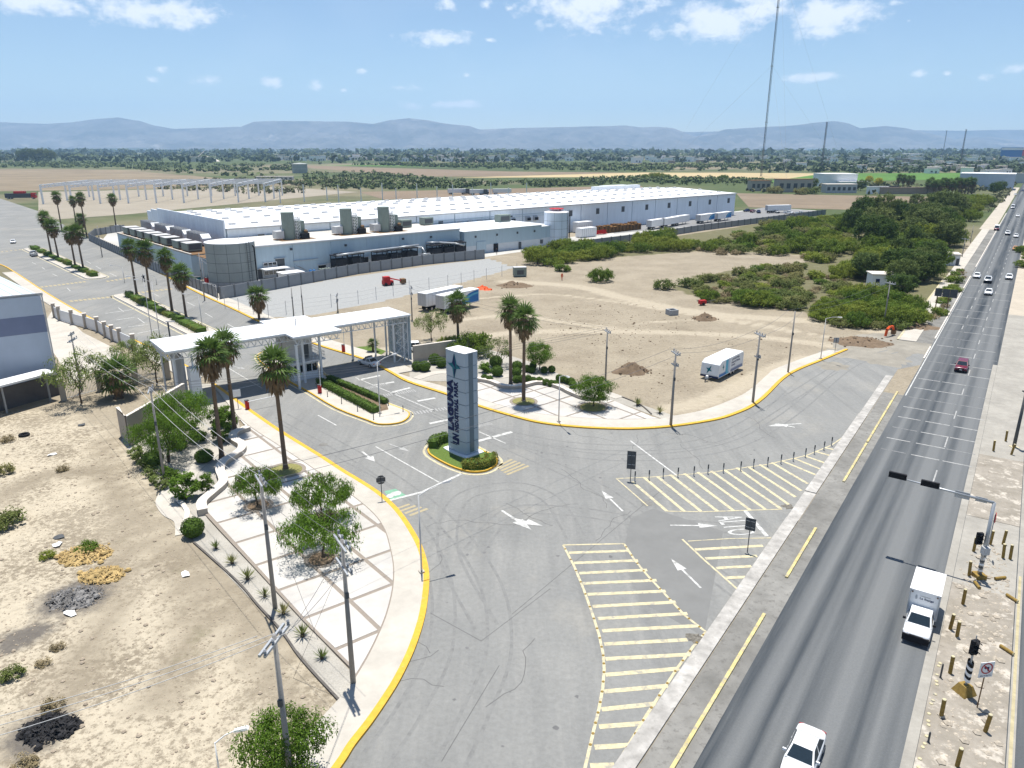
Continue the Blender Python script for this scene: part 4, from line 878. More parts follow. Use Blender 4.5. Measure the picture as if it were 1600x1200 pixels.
def palm(p, h, label, near=False, sc=1.0, tr=.2, group=None, seed=0, lean=(0, 0), skirt=1.0, name='fan_palm'):
    rg = random.Random(seed + 77); t_ = thing(name, label, 'palm tree', p, rg.uniform(0, 6.28), group)
    pts = [Vector((0, 0, -.05)), Vector((lean[0] * .15, lean[1] * .15, h * .06)), Vector((lean[0] * .5, lean[1] * .5, h * .5)), Vector((lean[0], lean[1], h))]
    MB().tube(pts, [tr * 1.7, tr * 1.15, tr * .95, tr * .8], 9).build('trunk', M['palmbark'], t_, smooth=True)
    s_ = link('dead_frond_skirt', SK[seed % 3], t_, (*lean, h)); s_.scale = (sc, sc, sc * skirt)
    if near:
        for a, e, s in frond_layout(rg, 34):
            f = link('frond', FR[rg.randrange(3)], t_, (*lean, h + .05)); f.rotation_euler = (Matrix.Rotation(a, 3, 'Z') @ Matrix.Rotation(-e, 3, 'Y')).to_euler(); f.scale = (s * sc,) * 3
    else:
        c = link('crown', CR[seed % 3], t_, (*lean, h + .05)); c.scale = (sc,) * 3
    return t_
PALMS = [  # base, crown centre row, label, near
 ((-21.33, 63.68), 10.14, 'tall fan palm in the grass ring of the left plaza', 1, 1.12),
 ((-28.45, 66.54), 10.42, 'tallest fan palm in the left garden, left of a close pair', 1, 1.1),
 ((-29.57, 73.35), 9.61, 'fan palm right of the close pair in front of the gate canopy', 1, 1.0),
 ((1.38, 83.12), 10.09, 'fan palm in the grass ring of the right plaza', 1, 1.05),
 ((-0.16, 89.58), 9.75, 'fan palm behind the curved bench of the right plaza', 1, 1.05),
 ((-7.97, 106.73), 7.02, 'fan palm rising behind the monument hedge near the parked semitrailers', 1, 1.2),
 ((-44.72, 127.44), 4.12, 'short fan palm with thick skirt beyond the gate roof beside the footway', 1, 1.25),
 ((-58.50, 129.50), 7.61, 'nearest fan palm on the road median below the water tank', 1, 1.25),
 ((-63.17, 134.38), 9.83, 'second fan palm from the gate on the road median', 0, 1.1),
 ((-70.69, 142.07), 10.08, 'third fan palm from the gate on the road median', 0, 1.3),
 ((-77.60, 150.62), 9.59, 'fourth fan palm from the gate, at the head of the near median', 0, 1.15),
 ((-106.12, 182.28), 9.22, 'nearest fan palm on the far road median', 0, 1.3),
 ((-111.67, 188.46), 8.23, 'second palm on the far road median', 0, 1.2),
 ((-123.93, 202.09), 8.60, 'third palm on the far road median', 0, 1.3),
 ((-129.57, 208.35), 10.24, 'farthest palm on the far road median', 0, 1.3),
 ((-164.70, 273.65), 12.06, 'leftmost distant palm in front of the white steel frame', 0, 1.2),
 ((-171.41, 294.69), 9.30, 'distant palm left of a pair before the steel frame', 0, 1.1),
 ((-144.45, 253.43), 12.89, 'tall distant palm beside the corner of the factory fence', 0, 1.2),
 ((-151.15, 263.17), 5.08, 'short shaggy distant palm at the bend of the park road', 0, 1.3),
 ((-155.81, 294.69), 10.03, 'lone distant palm left of the white factory wall', 0, 1.25)]
for k, (p, h, lb, nr, sc) in enumerate(PALMS): palm(p, h, lb, bool(nr), sc * 1.12, seed=k, tr=.2 if nr else .22, group='fan palms of the industrial park', lean=(random.uniform(-.25, .25), random.uniform(-.25, .25)))
palm((-47.90, 84.77), 2.6, 'squat broad fan palm beside the iron fence by the left garden wall', True, 1.65, .42, seed=31, skirt=.6)
palm((-20.72, 106.00), 1.15, 'very small palm on the green lawn patch behind the gate', True, .62, .16, seed=32, skirt=.25)

# trees
tree('willow', (-15.36, 54.01), 'round weeping tree behind another one on the left plaza', 'plaza trees', 1.05)
tree('willow2', (-14.02, 47.72), 'wide weeping tree with dark ring of shade at the middle of the left plaza', 'plaza trees', 1.1)
tree('willow', (-21.50, 56.26), 'small weeping tree at the bench end of the left plaza behind the utility pole', 'plaza trees', .95, 2.2)
tree('palo', (-34.39, 71.18), 'broad feathery tree against the beige garden wall, further from the camera', 'garden trees', 1.0)
tree('palo', (-33.25, 65.61), 'broad feathery tree by the leaning garden pole, nearer to the camera', 'garden trees', .92, 2.6)
tree('airy', (-51.29, 82.88), 'light green airy tree in front of the iron fence by the blue building', 'garden trees', 1.35)
tree('airy', (-45.73, 90.38), 'light green airy tree left of the gate canopy', 'garden trees', 1.35, 1.1)
tree('airy', (-49.71, 93.16), 'thin yellow-green tree half hidden behind the squat palm', 'garden trees', 1.1, 4.0)
tree('round', (-10.54, 27.37), 'bushy bright green tree at the bottom edge beside the kerb', None, .98)
tree('round', (3.67, 96.09), 'small round tree among dark shrubs beside the dirt lot', 'garden trees', .95)
tree('round', (9.50, 81.07), 'weeping tree with dappled shade at the right plaza', 'plaza trees', (1.12, 1.12, .92))
tree('airy', (-12.61, 112.49), 'thin open-crowned tree beside the gate lattice wall', 'garden trees', 1.05, .4)
tree('sparse', (-2.05, 98.56), 'sparse twiggy shrub tree behind the monument', 'garden trees', 1.05)
tree('mesq2', (-6.09, 103.88), 'wide dark bush overhanging the beige wall behind the monument', 'garden trees', (.95, .8, .95), 0.4)
tree('mesq2', (-9.49, 105.29), 'low spreading bush left of the monument above the beige wall', 'garden trees', (.5, .5, .7), 1.4)
# shrubs
def clipped(name, p, r, h, label, group=None, m='hedge', seed=0):
    rg = random.Random(seed); t_ = thing(name, label, 'shrub', p, rg.uniform(0, 6), group); mb = MB()
    for i in range(int(520 * r * h / .36)):
        d_ = rdir(rg); q = Vector((d_.x * r, d_.y * r, h * .5 + d_.z * h * .5)) * 1
        if q.z < .03: continue
        leaf_quad(mb, q * rg.uniform(.93, 1.05), d_ + rdir(rg) * .8, rdir(rg), rg.uniform(.09, .17), rg.uniform(.06, .11))
    mb.build('foliage', M[m], t_)
    MB().lathe([(r * .1, .0), (r * .75, h * .15), (r * .9, h * .5), (r * .7, h * .82), (r * .05, h * .93)], 12).build('stems', M['hedge'], t_, smooth=True)
    return t_
clipped('ball_shrub', (-24.94, 51.29), .85, 1.55, 'large clipped ball shrub at the end of the serpentine bench', m='hedge', seed=1)
clipped('ball_shrub', (-34.32, 64.71), .95, 1.5, 'dark clipped ball shrub in the shade of the feathery tree', seed=2)
clipped('ball_shrub', (-29.77, 65.61), .85, 1.3, 'oval dark shrub between garden path and the tall palm', seed=3)
tree('tallshrub', (-28.29, 57.70), 'leafy upright shrub inside the bend of the garden path', None, (1.5, 1.5, 1.15), name='shrub', cat='shrub')
tree('tallshrub', (-26.80, 58.69), 'narrow upright shrub beside the serpentine bench', None, (.8, .8, 1.0), name='shrub', cat='shrub')
for q, lb in (((-32.06, 74.87), 'tall dark shrub at the gate end of the left garden'), ((-31.37, 75.25), 'tall shrub beside the footway left of the twin palms'), ((-30.39, 74.10), 'bushy shrub at the foot of the twin palms'), ((-29.99, 70.49), 'small shrub left of the tall garden palm')): tree('tallshrub', q, lb, 'left garden shrubs', random.uniform(.95, 1.25), name='shrub', cat='shrub')
for q in ((-37.23, 67.17), (-35.98, 65.61), (-34.70, 63.97), (-33.48, 62.40), (-32.26, 60.89), (-31.20, 59.71)): tree('yellowshrub', q, 'yellow-green shrub in the row along the spoil edge of the left garden', 'row of yellow-green shrubs', random.uniform(.9, 1.3), name='shrub', cat='shrub')
for q in ((-30.98, 61.30), (-32.07, 62.68), (-32.51, 70.83), (-34.69, 74.48), (-33.64, 69.12)): tree('shrub', q, 'low green shrub under the feathery trees of the left garden', 'low shrubs under the feathery trees', random.uniform(1.0, 1.5), name='shrub', cat='shrub')
BIG = [((-12.95, 96.39), .9, 'round clipped shrub at the gate end of the right bed, left one of a pair'), ((-11.87, 96.09), .95, 'round clipped shrub at the gate end of the right bed, right one of a pair'), ((-10.90, 99.52), 1.0, 'tall clipped shrub against the beige wall'), ((-9.77, 97.94), .95, 'clipped shrub left of the monument head'), ((-1.96, 93.73), .95, 'dark round shrub right of the monument below the sparse tree'), ((-2.22, 97.94), 1.1, 'tall dark shrub under the sparse twiggy tree'), ((0.60, 93.73), .8, 'round shrub behind the plaza palms'), ((0.70, 96.39), .9, 'big dark shrub between the plaza palms and the round tree')]
for k, (q, r, lb) in enumerate(BIG): clipped('ball_shrub', q, r * .82, r * 1.5, lb, 'clipped shrubs of the right bed', seed=10 + k)
for k, q in enumerate(((-3.59, 91.47), (-2.90, 90.92), (0.50, 90.92), (1.16, 91.20), (2.08, 91.20), (2.72, 90.38), (3.55, 90.38), (4.34, 89.58), (4.97, 89.05), (5.54, 89.05))): clipped('ball_shrub', q, .48, .95, 'small dark shrub in the row just behind the curved bench', 'shrubs behind the curved bench', seed=30 + k)
for k, q in enumerate(((2.09, 95.79), (2.68, 95.19), (2.91, 97.31), (4.33, 95.19), (5.38, 95.49), (6.17, 91.47), (6.41, 91.20), (6.72, 90.92), (7.26, 90.38), (7.57, 90.11), (7.72, 88.78))): clipped('ball_shrub', q, .5, .95, 'small dark shrub at the dirt-lot edge of the right bed', 'shrubs at the dirt-lot edge', seed=50 + k)
tree('shrub', (-3.47, 95.49), 'tiny bonsai-like shrub in the pale gravel right of the monument', None, 1.5, name='shrub', cat='shrub')
def agave(p, s, label, group, seed):
    rg = random.Random(seed); t_ = thing('agave', label, 'agave', p, rg.uniform(0, 6), group); t_.scale = (s,) * 3; mb = MB()
    for i in range(34):
        a = i * 2.4; e = R(rg.uniform(25, 82)); d_ = Vector((math.cos(a) * math.cos(e), math.sin(a) * math.cos(e), math.sin(e))); l = rg.uniform(.75, 1.1); b = Vector((-math.sin(a), math.cos(a), 0)) * .045
        mb.face([Vector((0, 0, .12)) - b, d_ * l * .5 - b * .9 + Vector((0, 0, .12)), d_ * l + Vector((0, 0, .12)), d_ * l * .5 + b * .9 + Vector((0, 0, .12))])
    mb.build('leaves', M['leaf_olive'], t_); MB().lathe([(.16, 0), (.14, .2), (.05, .4)], 8).build('trunk', M['bark'], t_)
for k, q in enumerate(((-22.44, 49.36), (-20.48, 47.28), (-18.63, 45.19), (-16.75, 43.09), (-14.91, 41.15), (-13.04, 38.84), (-11.32, 36.73))): agave(q, .72 + .1 * (k % 3), ['first', 'second', 'third', 'fourth', 'fifth', 'sixth', 'seventh'][k] + ' spiky agave from the ball shrub along the plaza edge', 'agaves along the plaza edge', k)
agave((14.81, 81.97), 1.05, 'spiky agave at the tip of the right bed', 'agaves of the right bed', 20); agave((16.95, 79.33), .95, 'spiky agave nearest the pole at the right footway', 'agaves of the right bed', 21)
agave((-33.28, 68.30), 1.1, 'spiky agave in the open gravel of the left garden', None, 22)
# hedges: leaves over a clipped block
def hedge(name, spine, wd, h, label, cat='hedge', m='hedge', z=.16, group=None, seed=0, dens=95):
    rg = random.Random(seed); base = spine[0]; t_ = thing(name, label, cat, (*base, z), 0, group); sp_ = [(p[0] - base[0], p[1] - base[1]) for p in spine]
    o = ribbon('stems', sp_, wd * .34, -wd * .34, 0, h * .85, M['hedge'], parent=t_); mb = MB()
    for i in range(len(sp_) - 1):
        a, b = sp_[i], sp_[i + 1]; l = math.hypot(b[0] - a[0], b[1] - a[1]); ux, uy = (b[0] - a[0]) / l, (b[1] - a[1]) / l
        for k in range(int(dens * l * (wd + 2 * h))):
            s = rg.uniform(-.1, l + .1); q = rg.uniform(0, wd + 2 * h)
            q = q / (wd + 2 * h) * math.pi; cq, sq = math.cos(q), math.sin(q); off = wd / 2 * math.copysign(abs(cq) ** .55, -cq); zz = h * sq ** .55; n = Vector((-uy * -cq, ux * -cq, sq))
            k_ = .14 * noise.noise((s * 1.7, off * 2, zz * 2 + i))
            p = Vector((a[0] + ux * s - uy * off * (1 + k_ * 2), a[1] + uy * s + ux * off * (1 + k_ * 2), zz * (1 + k_) + rg.uniform(-.09, .09)))
            leaf_quad(mb, p, n + rdir(rg) * .8, rdir(rg), rg.uniform(.10, .22), rg.uniform(.07, .13))
    mb.build('foliage', M[m], t_); return t_
hedge('hedge', [(-24.69, 90.11), (-20.25, 84.77), (-15.52, 79.12)], 1.15, .72, 'long clipped hedge on the gate island, row nearer the camera', seed=1, z=.17)
hedge('hedge', [(-23.93, 91.75), (-19.08, 86.74), (-14.93, 82.20)], .85, .62, 'long clipped hedge on the gate island, row further from the camera', seed=2, z=.17)
hedge('hedge', spline([(-8.00, 68.63), (-7.84, 69.63), (-7.27, 70.49), (-6.64, 70.83)], 3), 1.3, .85, 'clipped hedge hugging the left end of the monument island', seed=3, m='hedge', z=.17)
hedge('hedge', spline([(-4.62, 64.12), (-3.52, 63.97), (-2.56, 64.26), (-1.97, 65.16), (-2.12, 66.07)], 3), 1.3, .75, 'yellow-green hedge round the front end of the monument island', seed=4, m='hedge_y', z=.17)
for (a, b, wd), tags in zip(MEDS, ('near', 'far')):
    for k in range(9):
        p, q = lerp(a, b, (k + .12) / 9), lerp(a, b, (k + .12 + random.uniform(.5, .9)) / 9)
        hedge('median_shrub', [p, q], random.uniform(1.5, 2.3), random.uniform(.7, 1.2), 'clump of dark shrubs under the palms of the %s road median' % tags, 'shrub', 'hedge' if k % 3 else 'hedge_y', group='shrub clumps of the %s road median' % tags, seed=60 + k, dens=36)
# scrub beside the dirt lot and highway
SCAT = []
KW = {'mesq1': 'broad green mesquite', 'mesq2': 'low round mesquite', 'dark1': 'tall dark olive tree', 'dark2': 'dark olive tree', 'low1': 'grey-green brush clump', 'low2': 'bright green brush clump', 'dry1': 'dry tan brush clump'}
LM = [('the small white hut', (80.70, 160.20)), ('the flat-roofed pale hut', (114.85, 196.19)), ('the dark sign board', (85.38, 144.60)), ('the green utility pole', (63.09, 122.06)), ('the fallen concrete pole', (56.61, 127.44)), ('the far corner of the factory hall', (102.50, 344.38)), ('the parked loading-yard trailers', (74.22, 299.80)), ('the white round tank', (15.75, 240.92)), ('the small red machine', (36.77, 140.22)), ('the lone bush on the track', (20.11, 166.69)), ('the bare oval of dirt', (52.97, 190.61)), ('the far end of the thicket', (236.52, 382.01)), ('the white trailer by the hall', (118.54, 351.32)), ('the middle of the thicket', (126.90, 246.14))]
def where(key, p, s, sc):
    nm, q = min(LM, key=lambda l: math.hypot(p[0] - l[1][0], p[1] - l[1][1])); t = (s - sc[0]) / (sc[1] - sc[0] + 1e-6)
    dx_, dy_ = p[0] - q[0], p[1] - q[1]; side = ('behind ' if dy_ > 0 else 'in front of ') if abs(dy_) > abs(dx_) * 1.3 else ('right of ' if dx_ > 0 else 'left of ')
    far = 'close ' if math.hypot(dx_, dy_) < 9 else ''
    SCAT.append([math.hypot(dx_, dy_)]); return ('large ' if t > .66 else 'small ' if t < .33 else 'middle-sized ') + KW[key] + ' ' + far + side + nm
def scatter(poly_, n, keys, label, group, sc, seed, name='mesquite_bush', cat='bush', mind=2.2, avoid=()):
    rg = random.Random(seed); xs = [p[0] for p in poly_]; ys = [p[1] for p in poly_]; pts = []; tries = 0
    while len(pts) < n and tries < 20000:
        tries += 1; p = (rg.uniform(min(xs), max(xs)), rg.uniform(min(ys), max(ys)))
        if not inside(p, poly_) or any((p[0] - q[0]) ** 2 + (p[1] - q[1]) ** 2 < mind ** 2 for q in pts): continue
        if any((p[0] - q[0]) ** 2 + (p[1] - q[1]) ** 2 < r * r for q, r in avoid): continue
        pts.append(p); ky, s_ = rg.choice(keys), rg.uniform(*sc); o_ = tree(ky, p, where(ky, p, s_, sc), group, (s_ * rg.uniform(.8, 1.25), s_ * rg.uniform(.8, 1.25), s_ * rg.uniform(.72, 1.2)), rg.uniform(0, 6.28), name, cat); SCAT[-1].append(o_)
HUT1, HUT2 = (80.70, 160.20), (114.85, 196.19)
AV = [(HUT1, 3.4), ((75.42, 149.93), 4), (HUT2, 4.5)]
scatter([(72.74, 154.91), (87.43, 166.69), (87.02, 154.91), (106.36, 185.32), (165.27, 275.84), (226.12, 362.25), (285.76, 444.81), (227.59, 394.91), (161.07, 344.38), (125.85, 294.69), (104.82, 229.55), (90.18, 196.19), (77.28, 173.70)], 125, ['mesq1', 'mesq2', 'mesq1', 'dark2', 'mesq1'], 'green mesquite bush in the dense thicket between the dirt lot and the highway', 'thicket beside the highway', (.8, 1.2), 1, mind=2.9, avoid=AV)
scatter([(127.10, 280.33), (175.71, 344.38), (195.59, 328.16), (136.46, 229.55), (117.14, 208.35), (114.93, 222.04), (100.28, 214.99)], 22, ['dark1', 'dark1', 'dark2'], 'tall dark tree rising from the thicket beside the highway', 'tall dark trees of the thicket', (1.0, 1.4), 2, 'thicket_tree', 'tree', 5.0, AV)
scatter([(81.82, 173.70), (100.96, 193.92), (106.36, 185.32), (81.56, 144.60), (73.39, 138.42), (80.00, 160.20), (73.71, 158.66)], 15, ['dark1', 'dark2', 'dark2'], 'dark olive tree in the front clump round the small white hut', 'dark trees round the white hut', (.7, .95), 3, 'thicket_tree', 'tree', 3.4, AV + [((72.00, 144.60), 5)])
scatter([(53.21, 127.44), (62.41, 141.45), (72.52, 149.93), (75.83, 138.42), (72.46, 127.44), (63.67, 118.86), (56.84, 120.21)], 48, ['mesq2', 'mesq2', 'low1'], 'bright green low mesquite in the front edge of the thicket by the red excavator arm', 'front edge of the thicket', (.6, .9), 4, mind=1.9)
scatter([(38.88, 147.22), (48.42, 144.60), (52.92, 132.72), (72.06, 154.91), (76.52, 175.54), (71.18, 190.61), (48.49, 173.70), (36.16, 158.66)], 100, ['low1', 'low2', 'dry1', 'dry1', 'low1'], 'low grey-green brush on the burnt ground left of the thicket', 'low brush left of the thicket', (.6, 1.1), 5, 'low_brush', mind=1.7)
scatter([(89.31, 267.26), (104.93, 299.80), (135.97, 319.12), (138.21, 299.80), (104.82, 229.55), (94.58, 219.16), (89.94, 237.56)], 34, ['mesq2', 'mesq1', 'mesq2'], '', 'green bushes between the bare oval and the loading yard', (.6, .9), 21, mind=3.6)
scatter([(36.96, 144.60), (48.02, 143.32), (50.15, 138.42), (45.62, 139.62)], 12, ['mesq2', 'low1', 'low2'], 'green bush in the strip above the pale track of the dirt lot', 'bushes above the pale track', (.6, .9), 6, mind=2.2)
scatter([(36.21, 214.99), (45.36, 251.57), (54.96, 267.26), (61.13, 259.19), (54.32, 224.99), (43.77, 210.96)], 15, ['mesq1', 'mesq2'], 'dense green bush in front of the parked trailers at the factory fence', 'bushes before the parked trailers', (.75, 1.05), 7, mind=3.4)
scatter([(3.37, 193.92), (6.38, 210.96), (13.41, 222.04), (34.92, 224.99), (33.13, 205.80), (17.21, 198.51), (11.52, 189.53)], 26, ['mesq1', 'mesq2', 'mesq2'], 'green bush in the hedge-like row along the factory fence below the white tank', 'bushes along the factory fence', (.6, .95), 8, mind=3.2)
scatter([(52.97, 219.16), (75.60, 251.57), (100.68, 294.69), (136.25, 313.36), (108.33, 237.56), (92.62, 205.80), (80.77, 193.92), (72.95, 210.96), (56.99, 205.80)], 130, ['low1', 'low2', 'dry1', 'mesq2', 'low1', 'low2'], 'low olive brush behind the bare oval of the dirt lot', 'brush behind the dirt lot', (.7, 1.4), 9, 'low_brush', mind=2.6)
tree('mesq2', (20.11, 166.69), 'lone grey-green bush on the track behind the dirt lot', None, .85, name='mesquite_bush', cat='bush')
tree('low1', (32.66, 157.14), 'lone round bush at the middle of the dirt lot edge', None, 1.0, name='mesquite_bush', cat='bush')
tree('low2', (12.62, 181.28), 'small bush by the orange marker post', None, 1.1, name='mesquite_bush', cat='bush')
scatter([(73.03, 127.44), (93.87, 158.66), (112.80, 185.32), (111.78, 180.30), (90.97, 149.93), (73.58, 124.94)], 20, ['dry1', 'dry1', 'low2'], 'dry yellow brush on the verge between thicket and highway', 'verge brush', (.5, .9), 10, 'dry_brush', mind=2.0)
scatter([(161.48, 237.56), (172.80, 251.57), (148.68, 208.35), (120.22, 166.69), (128.92, 185.32)], 8, ['mesq2', 'low2'], 'green bush in the highway median at the right edge', 'median bushes', (.5, .7), 11, mind=2.0)
by = {}
for d_, o_ in SCAT: by.setdefault(o_['label'], []).append((d_, o_))
ORD = ['nearest', 'second', 'third', 'fourth', 'fifth', 'sixth', 'seventh', 'eighth', 'ninth', 'tenth', 'eleventh', 'twelfth']
for lb, q in by.items():
    if len(q) > 1:
        for k, (d_, o_) in enumerate(sorted(q, key=lambda v: v[0])): o_['label'] = (ORD[k] if k < 12 else 'outermost') + ' ' + lb
# dry brush on the left lot
for k, (q, s, key, lb) in enumerate((((-40.81, 52.93), .6, 'low1', 'olive dry bush at the left edge of the dirt lot, middle height'), ((-47.63, 62.96), .45, 'low1', 'small olive bush at the left edge near the puddle mark'), ((-42.30, 63.68), .5, 'dry1', 'tiny dark weed tuft in the open dirt lot'), ((-34.54, 48.08), .3, 'low2', 'grey-green weed left of the straw heap'), ((-27.56, 36.16), .35, 'dry1', 'dry tuft right of two on the pale crust'), ((-28.80, 35.17), .3, 'low1', 'dark weed at the left edge above the burnt pile'), ((-27.58, 37.61), .35, 'dry1', 'pale straw tuft above the burnt pile'), ((-24.95, 32.54), .5, 'dry1', 'brown dry weeds behind the burnt pile'), ((-52.42, 70.83), .6, 'dry1', 'dry brown brush at the far left of the dirt lot'), ((-23.85, 28.85), .5, 'dry1', 'dry weeds at the bottom left corner'))): tree(key, q, lb, 'weeds of the left dirt lot', s, name='weed_tuft', cat='weed')
def heap(name, p, r, h, m, label, cat, seed, sub=26, straw=None):
    rg = random.Random(seed); mb = MB(); vs = []; n = 30
    for j in range(7):
        for i in range(n):
            a = 6.2832 * i / n; q = j / 6; rr = r * q * (1 + .28 * noise.noise((math.cos(a) * 1.3 + seed, math.sin(a) * 1.3, 0))); x, y = rr * math.cos(a), rr * math.sin(a) * .75
            z = h * (1 - q ** 1.2) * (.85 + .9 * noise.noise((x * 1.1, y * 1.1, seed))) + (.22 * noise.noise((x * 3, y * 3, seed)) if q < .95 else -.03); vs.append((x, y, z if j < 6 else -.02))
    fs = [(j * n + i, (j + 1) * n + i, (j + 1) * n + (i + 1) % n, j * n + (i + 1) % n) for j in range(6) for i in range(n)]
    mb.mesh(vs, fs); t_ = thing(name, label, cat, p); mb.build('mound', m, t_, smooth=True)
    if straw:
        b = MB()
        for i in range(int(220 * r)):
            d_ = rdir(rg); rr = rg.random() ** .5 * r; a = rg.uniform(0, 6.28); z = h * (1 - (rr / r) ** 1.5) * .85 + rg.uniform(0, .12); leaf_quad(b, Vector((rr * math.cos(a), rr * math.sin(a) * .75, z)), Vector((0, 0, 1)) + rdir(rg) * .7, rdir(rg), rg.uniform(.15, .4), rg.uniform(.05, .15))
        b.build('litter', straw, t_)
    b = MB()
    for i in range(sub):
        a = rg.uniform(0, 6.28); rr = r * rg.uniform(.1, 1.2); s = rg.uniform(.06, .26); zz = h * max(0, 1 - (rr / r) ** 1.2) * .75 if rr < r else 0; b.lathe([(s * .4, zz), (s, zz + s * .4), (s * .6, zz + s * .9), (s * .1, zz + s)], 5, rr * math.cos(a), rr * math.sin(a) * .75)
    b.build('rubble', m, t_, kind='stuff')
    return t_
heap('straw_heap', (-31.94, 48.44), 2.0, .5, M['straw'], 'golden heap of cut straw with a green middle on the dirt lot', 'straw heap', 1, straw=M['straw'])
heap('straw_heap', (-29.14, 45.68), 1.6, .4, M['straw'], 'smaller golden straw heap beside the grey ash', 'straw heap', 2, straw=M['straw'])
tree('low2', (-32.10, 48.99), 'green weeds sprouting from the golden straw heap', 'weeds of the left dirt lot', .45, name='weed_tuft', cat='weed')
heap('ash_heap', (-29.50, 42.94), 1.9, .25, M['ash'], 'grey ash and rubbish spread on the dirt lot', 'ash heap', 3, 14, straw=M['ash'])
heap('burnt_pile', (-24.26, 31.16), 1.55, .45, M['char'], 'charred black refuse pile near the bottom left corner', 'burnt pile', 4, 12, straw=M['char'])
heap('soil_heap', (16.19, 95.79), 2.5, 1.5, M['mud'], 'dark heap of dug soil in front of the travel trailer', 'soil heap', 5, 40)
heap('soil_heap', (34.21, 127.95), 2.2, 1.2, M['mud'], 'dark heap of dug soil in the middle of the dirt lot', 'soil heap', 6, 40)
heap('soil_heap', (0.71, 160.99), 4.0, 1.0, M['mud'], 'long grey soil heap by the generator cabin', 'soil heap', 7, 30)
heap('soil_heap', (54.60, 111.69), 4.5, .9, M['mud'], 'trench spoil beside the red excavator arm', 'soil heap', 8, 60)
heap('soil_heap', (67.68, 122.54), 5.0, .6, M['mud'], 'low spoil bank between thicket and highway', 'soil heap', 9, 40)
# loose stones and clods
def clods(name, poly_, n, m, s0, s1, seed, kind='stuff'):
    rg = random.Random(seed); xs = [p[0] for p in poly_]; ys = [p[1] for p in poly_]; b = MB(); k = 0
    while k < n:
        p = (rg.uniform(min(xs), max(xs)), rg.uniform(min(ys), max(ys)))
        if not inside(p, poly_): continue
        k += 1; s = rg.uniform(s0, s1) * (1 + 1.4 * (rg.random() < .08))
        b.lathe([(s * .5, .0), (s * rg.uniform(.8, 1.1), s * .35), (s * .35, s * .8)], 5, *p)
    o = b.build(name, m, kind=kind); o['label'] = 'scattered dry clods and small stones'; return o
clods('clods', [(-56.79, 76.44), (-41.80, 70.83), (-24.21, 49.17), (-9.81, 33.02), (-8.97, 26.79), (-25.70, 26.79)], 3500, mat('pale_clod', (.36, .30, .23), .95, .2, 4), .02, .07, 1)
clods('clods', [(-10.54, 117.97), (11.32, 127.44), (50.93, 113.72), (34.41, 94.60), (20.85, 80.63), (8.48, 93.16), (-3.94, 109.74)], 420, M['mud'], .03, .10, 2)
clods('clods', [(7.34, 138.42), (25.49, 144.60), (33.97, 127.44), (19.40, 107.84), (6.32, 117.97)], 260, M['mud'], .04, .13, 3)
clods('gravel_stones', [(20.69, 28.85), (24.01, 28.85), (35.51, 45.68), (37.88, 52.10), (32.35, 46.51)], 900, mat('median_rubble', (.42, .37, .30), .95, .25, 4), .03, .12, 4)


# ================================================================== MONUMENT SIGN
def text_mesh(txt, size, ext, off=0.0, sx=1.0, sp_=1.0):
    cu = bpy.data.curves.new('lettering', 'FONT'); cu.body = txt; cu.size = size; cu.extrude = ext; cu.offset = off; cu.align_x = 'LEFT'; cu.align_y = 'BOTTOM_BASELINE'; cu.space_character = sp_; cu.resolution_u = 3
    t_ = bpy.data.objects.new('lettering', cu); COL.objects.link(t_); bpy.context.view_layer.update()
    me_ = bpy.data.meshes.new_from_object(t_.evaluated_get(bpy.context.evaluated_depsgraph_get())); bpy.data.objects.remove(t_)
    me_.materials.clear(); return me_
def fit(me_, L_, H_):
    xs = [v.co.x for v in me_.vertices]; ys = [v.co.y for v in me_.vertices]; a, b = max(xs) - min(xs), max(ys) - min(ys)
    for v in me_.vertices: v.co.x = (v.co.x - min(xs)) * L_ / a; v.co.y = (v.co.y - min(ys)) * H_ / b
MON = thing('monument_sign', 'tall grey pylon sign with vertical navy lettering and four-point star on a planted island', 'sign', (-4.85, 68.1, .17), R(-46.3))
Wm, Dm, Hm = 2.85, 1.55, 10.4
def plan(ins=0.0, bulge=.13):
    a, b = Wm / 2 - ins, Dm / 2 - ins; P_ = []
    for i in range(9): t = -1 + 2 * i / 8; P_.append((a * t, -b - bulge * (1 - t * t)))
    for i in range(9): t = 1 - 2 * i / 8; P_.append((a * t, b + bulge * (1 - t * t)))
    return P_
MB().prism(plan(.06), .1, Hm - .12).build('core', M['monside'], MON)
lv = [.12, 1.42, 2.70, 3.98, 5.26, 6.54, 7.80, 9.10, Hm]
for a, b in zip(lv, lv[1:]): MB().prism(plan(0), a + .03, b - .03).build('panel', M['monument'], MON)
MB().prism(plan(-.02), Hm + .002, Hm + .05).build('cap', M['white'], MON)
MB().prism([(x * 1.28, y * 1.45) for x, y in plan(0)], -.02, .11).build('plinth', M['white'], MON)
for s in (1, -1): MB().box(s * (Wm / 2 + .004), -.08 * s, .3, .03, .55, Hm - .34).build('glass_strip', M['monside'], MON)
def upright(txt, L_, H_, x_base, z0, m, off, name='lettering', sp=1.0):
    me_ = text_mesh(txt, 1, .05, off, 1, sp); fit(me_, L_, H_); me_.materials.append(m); o = link(name, me_, MON)
    # baseline runs upwards, letter tops point to the left
    mt = Matrix(((0, -1, 0), (0, 0, -1), (1, 0, 0))).to_4x4(); o.matrix_local = Matrix.Translation((x_base, -Dm / 2 - .125, z0)) @ mt; return o
upright('LAGUNA', 5.3, .92, -.28, 2.25, M['navy'], .062, sp=1.12); upright('INDUSTRIAL PARK', 5.2, .58, .44, 2.25, M['navy'], .058, sp=1.14); upright('LIN', 1.0, .95, .44, 1.0, M['navy'], .06)
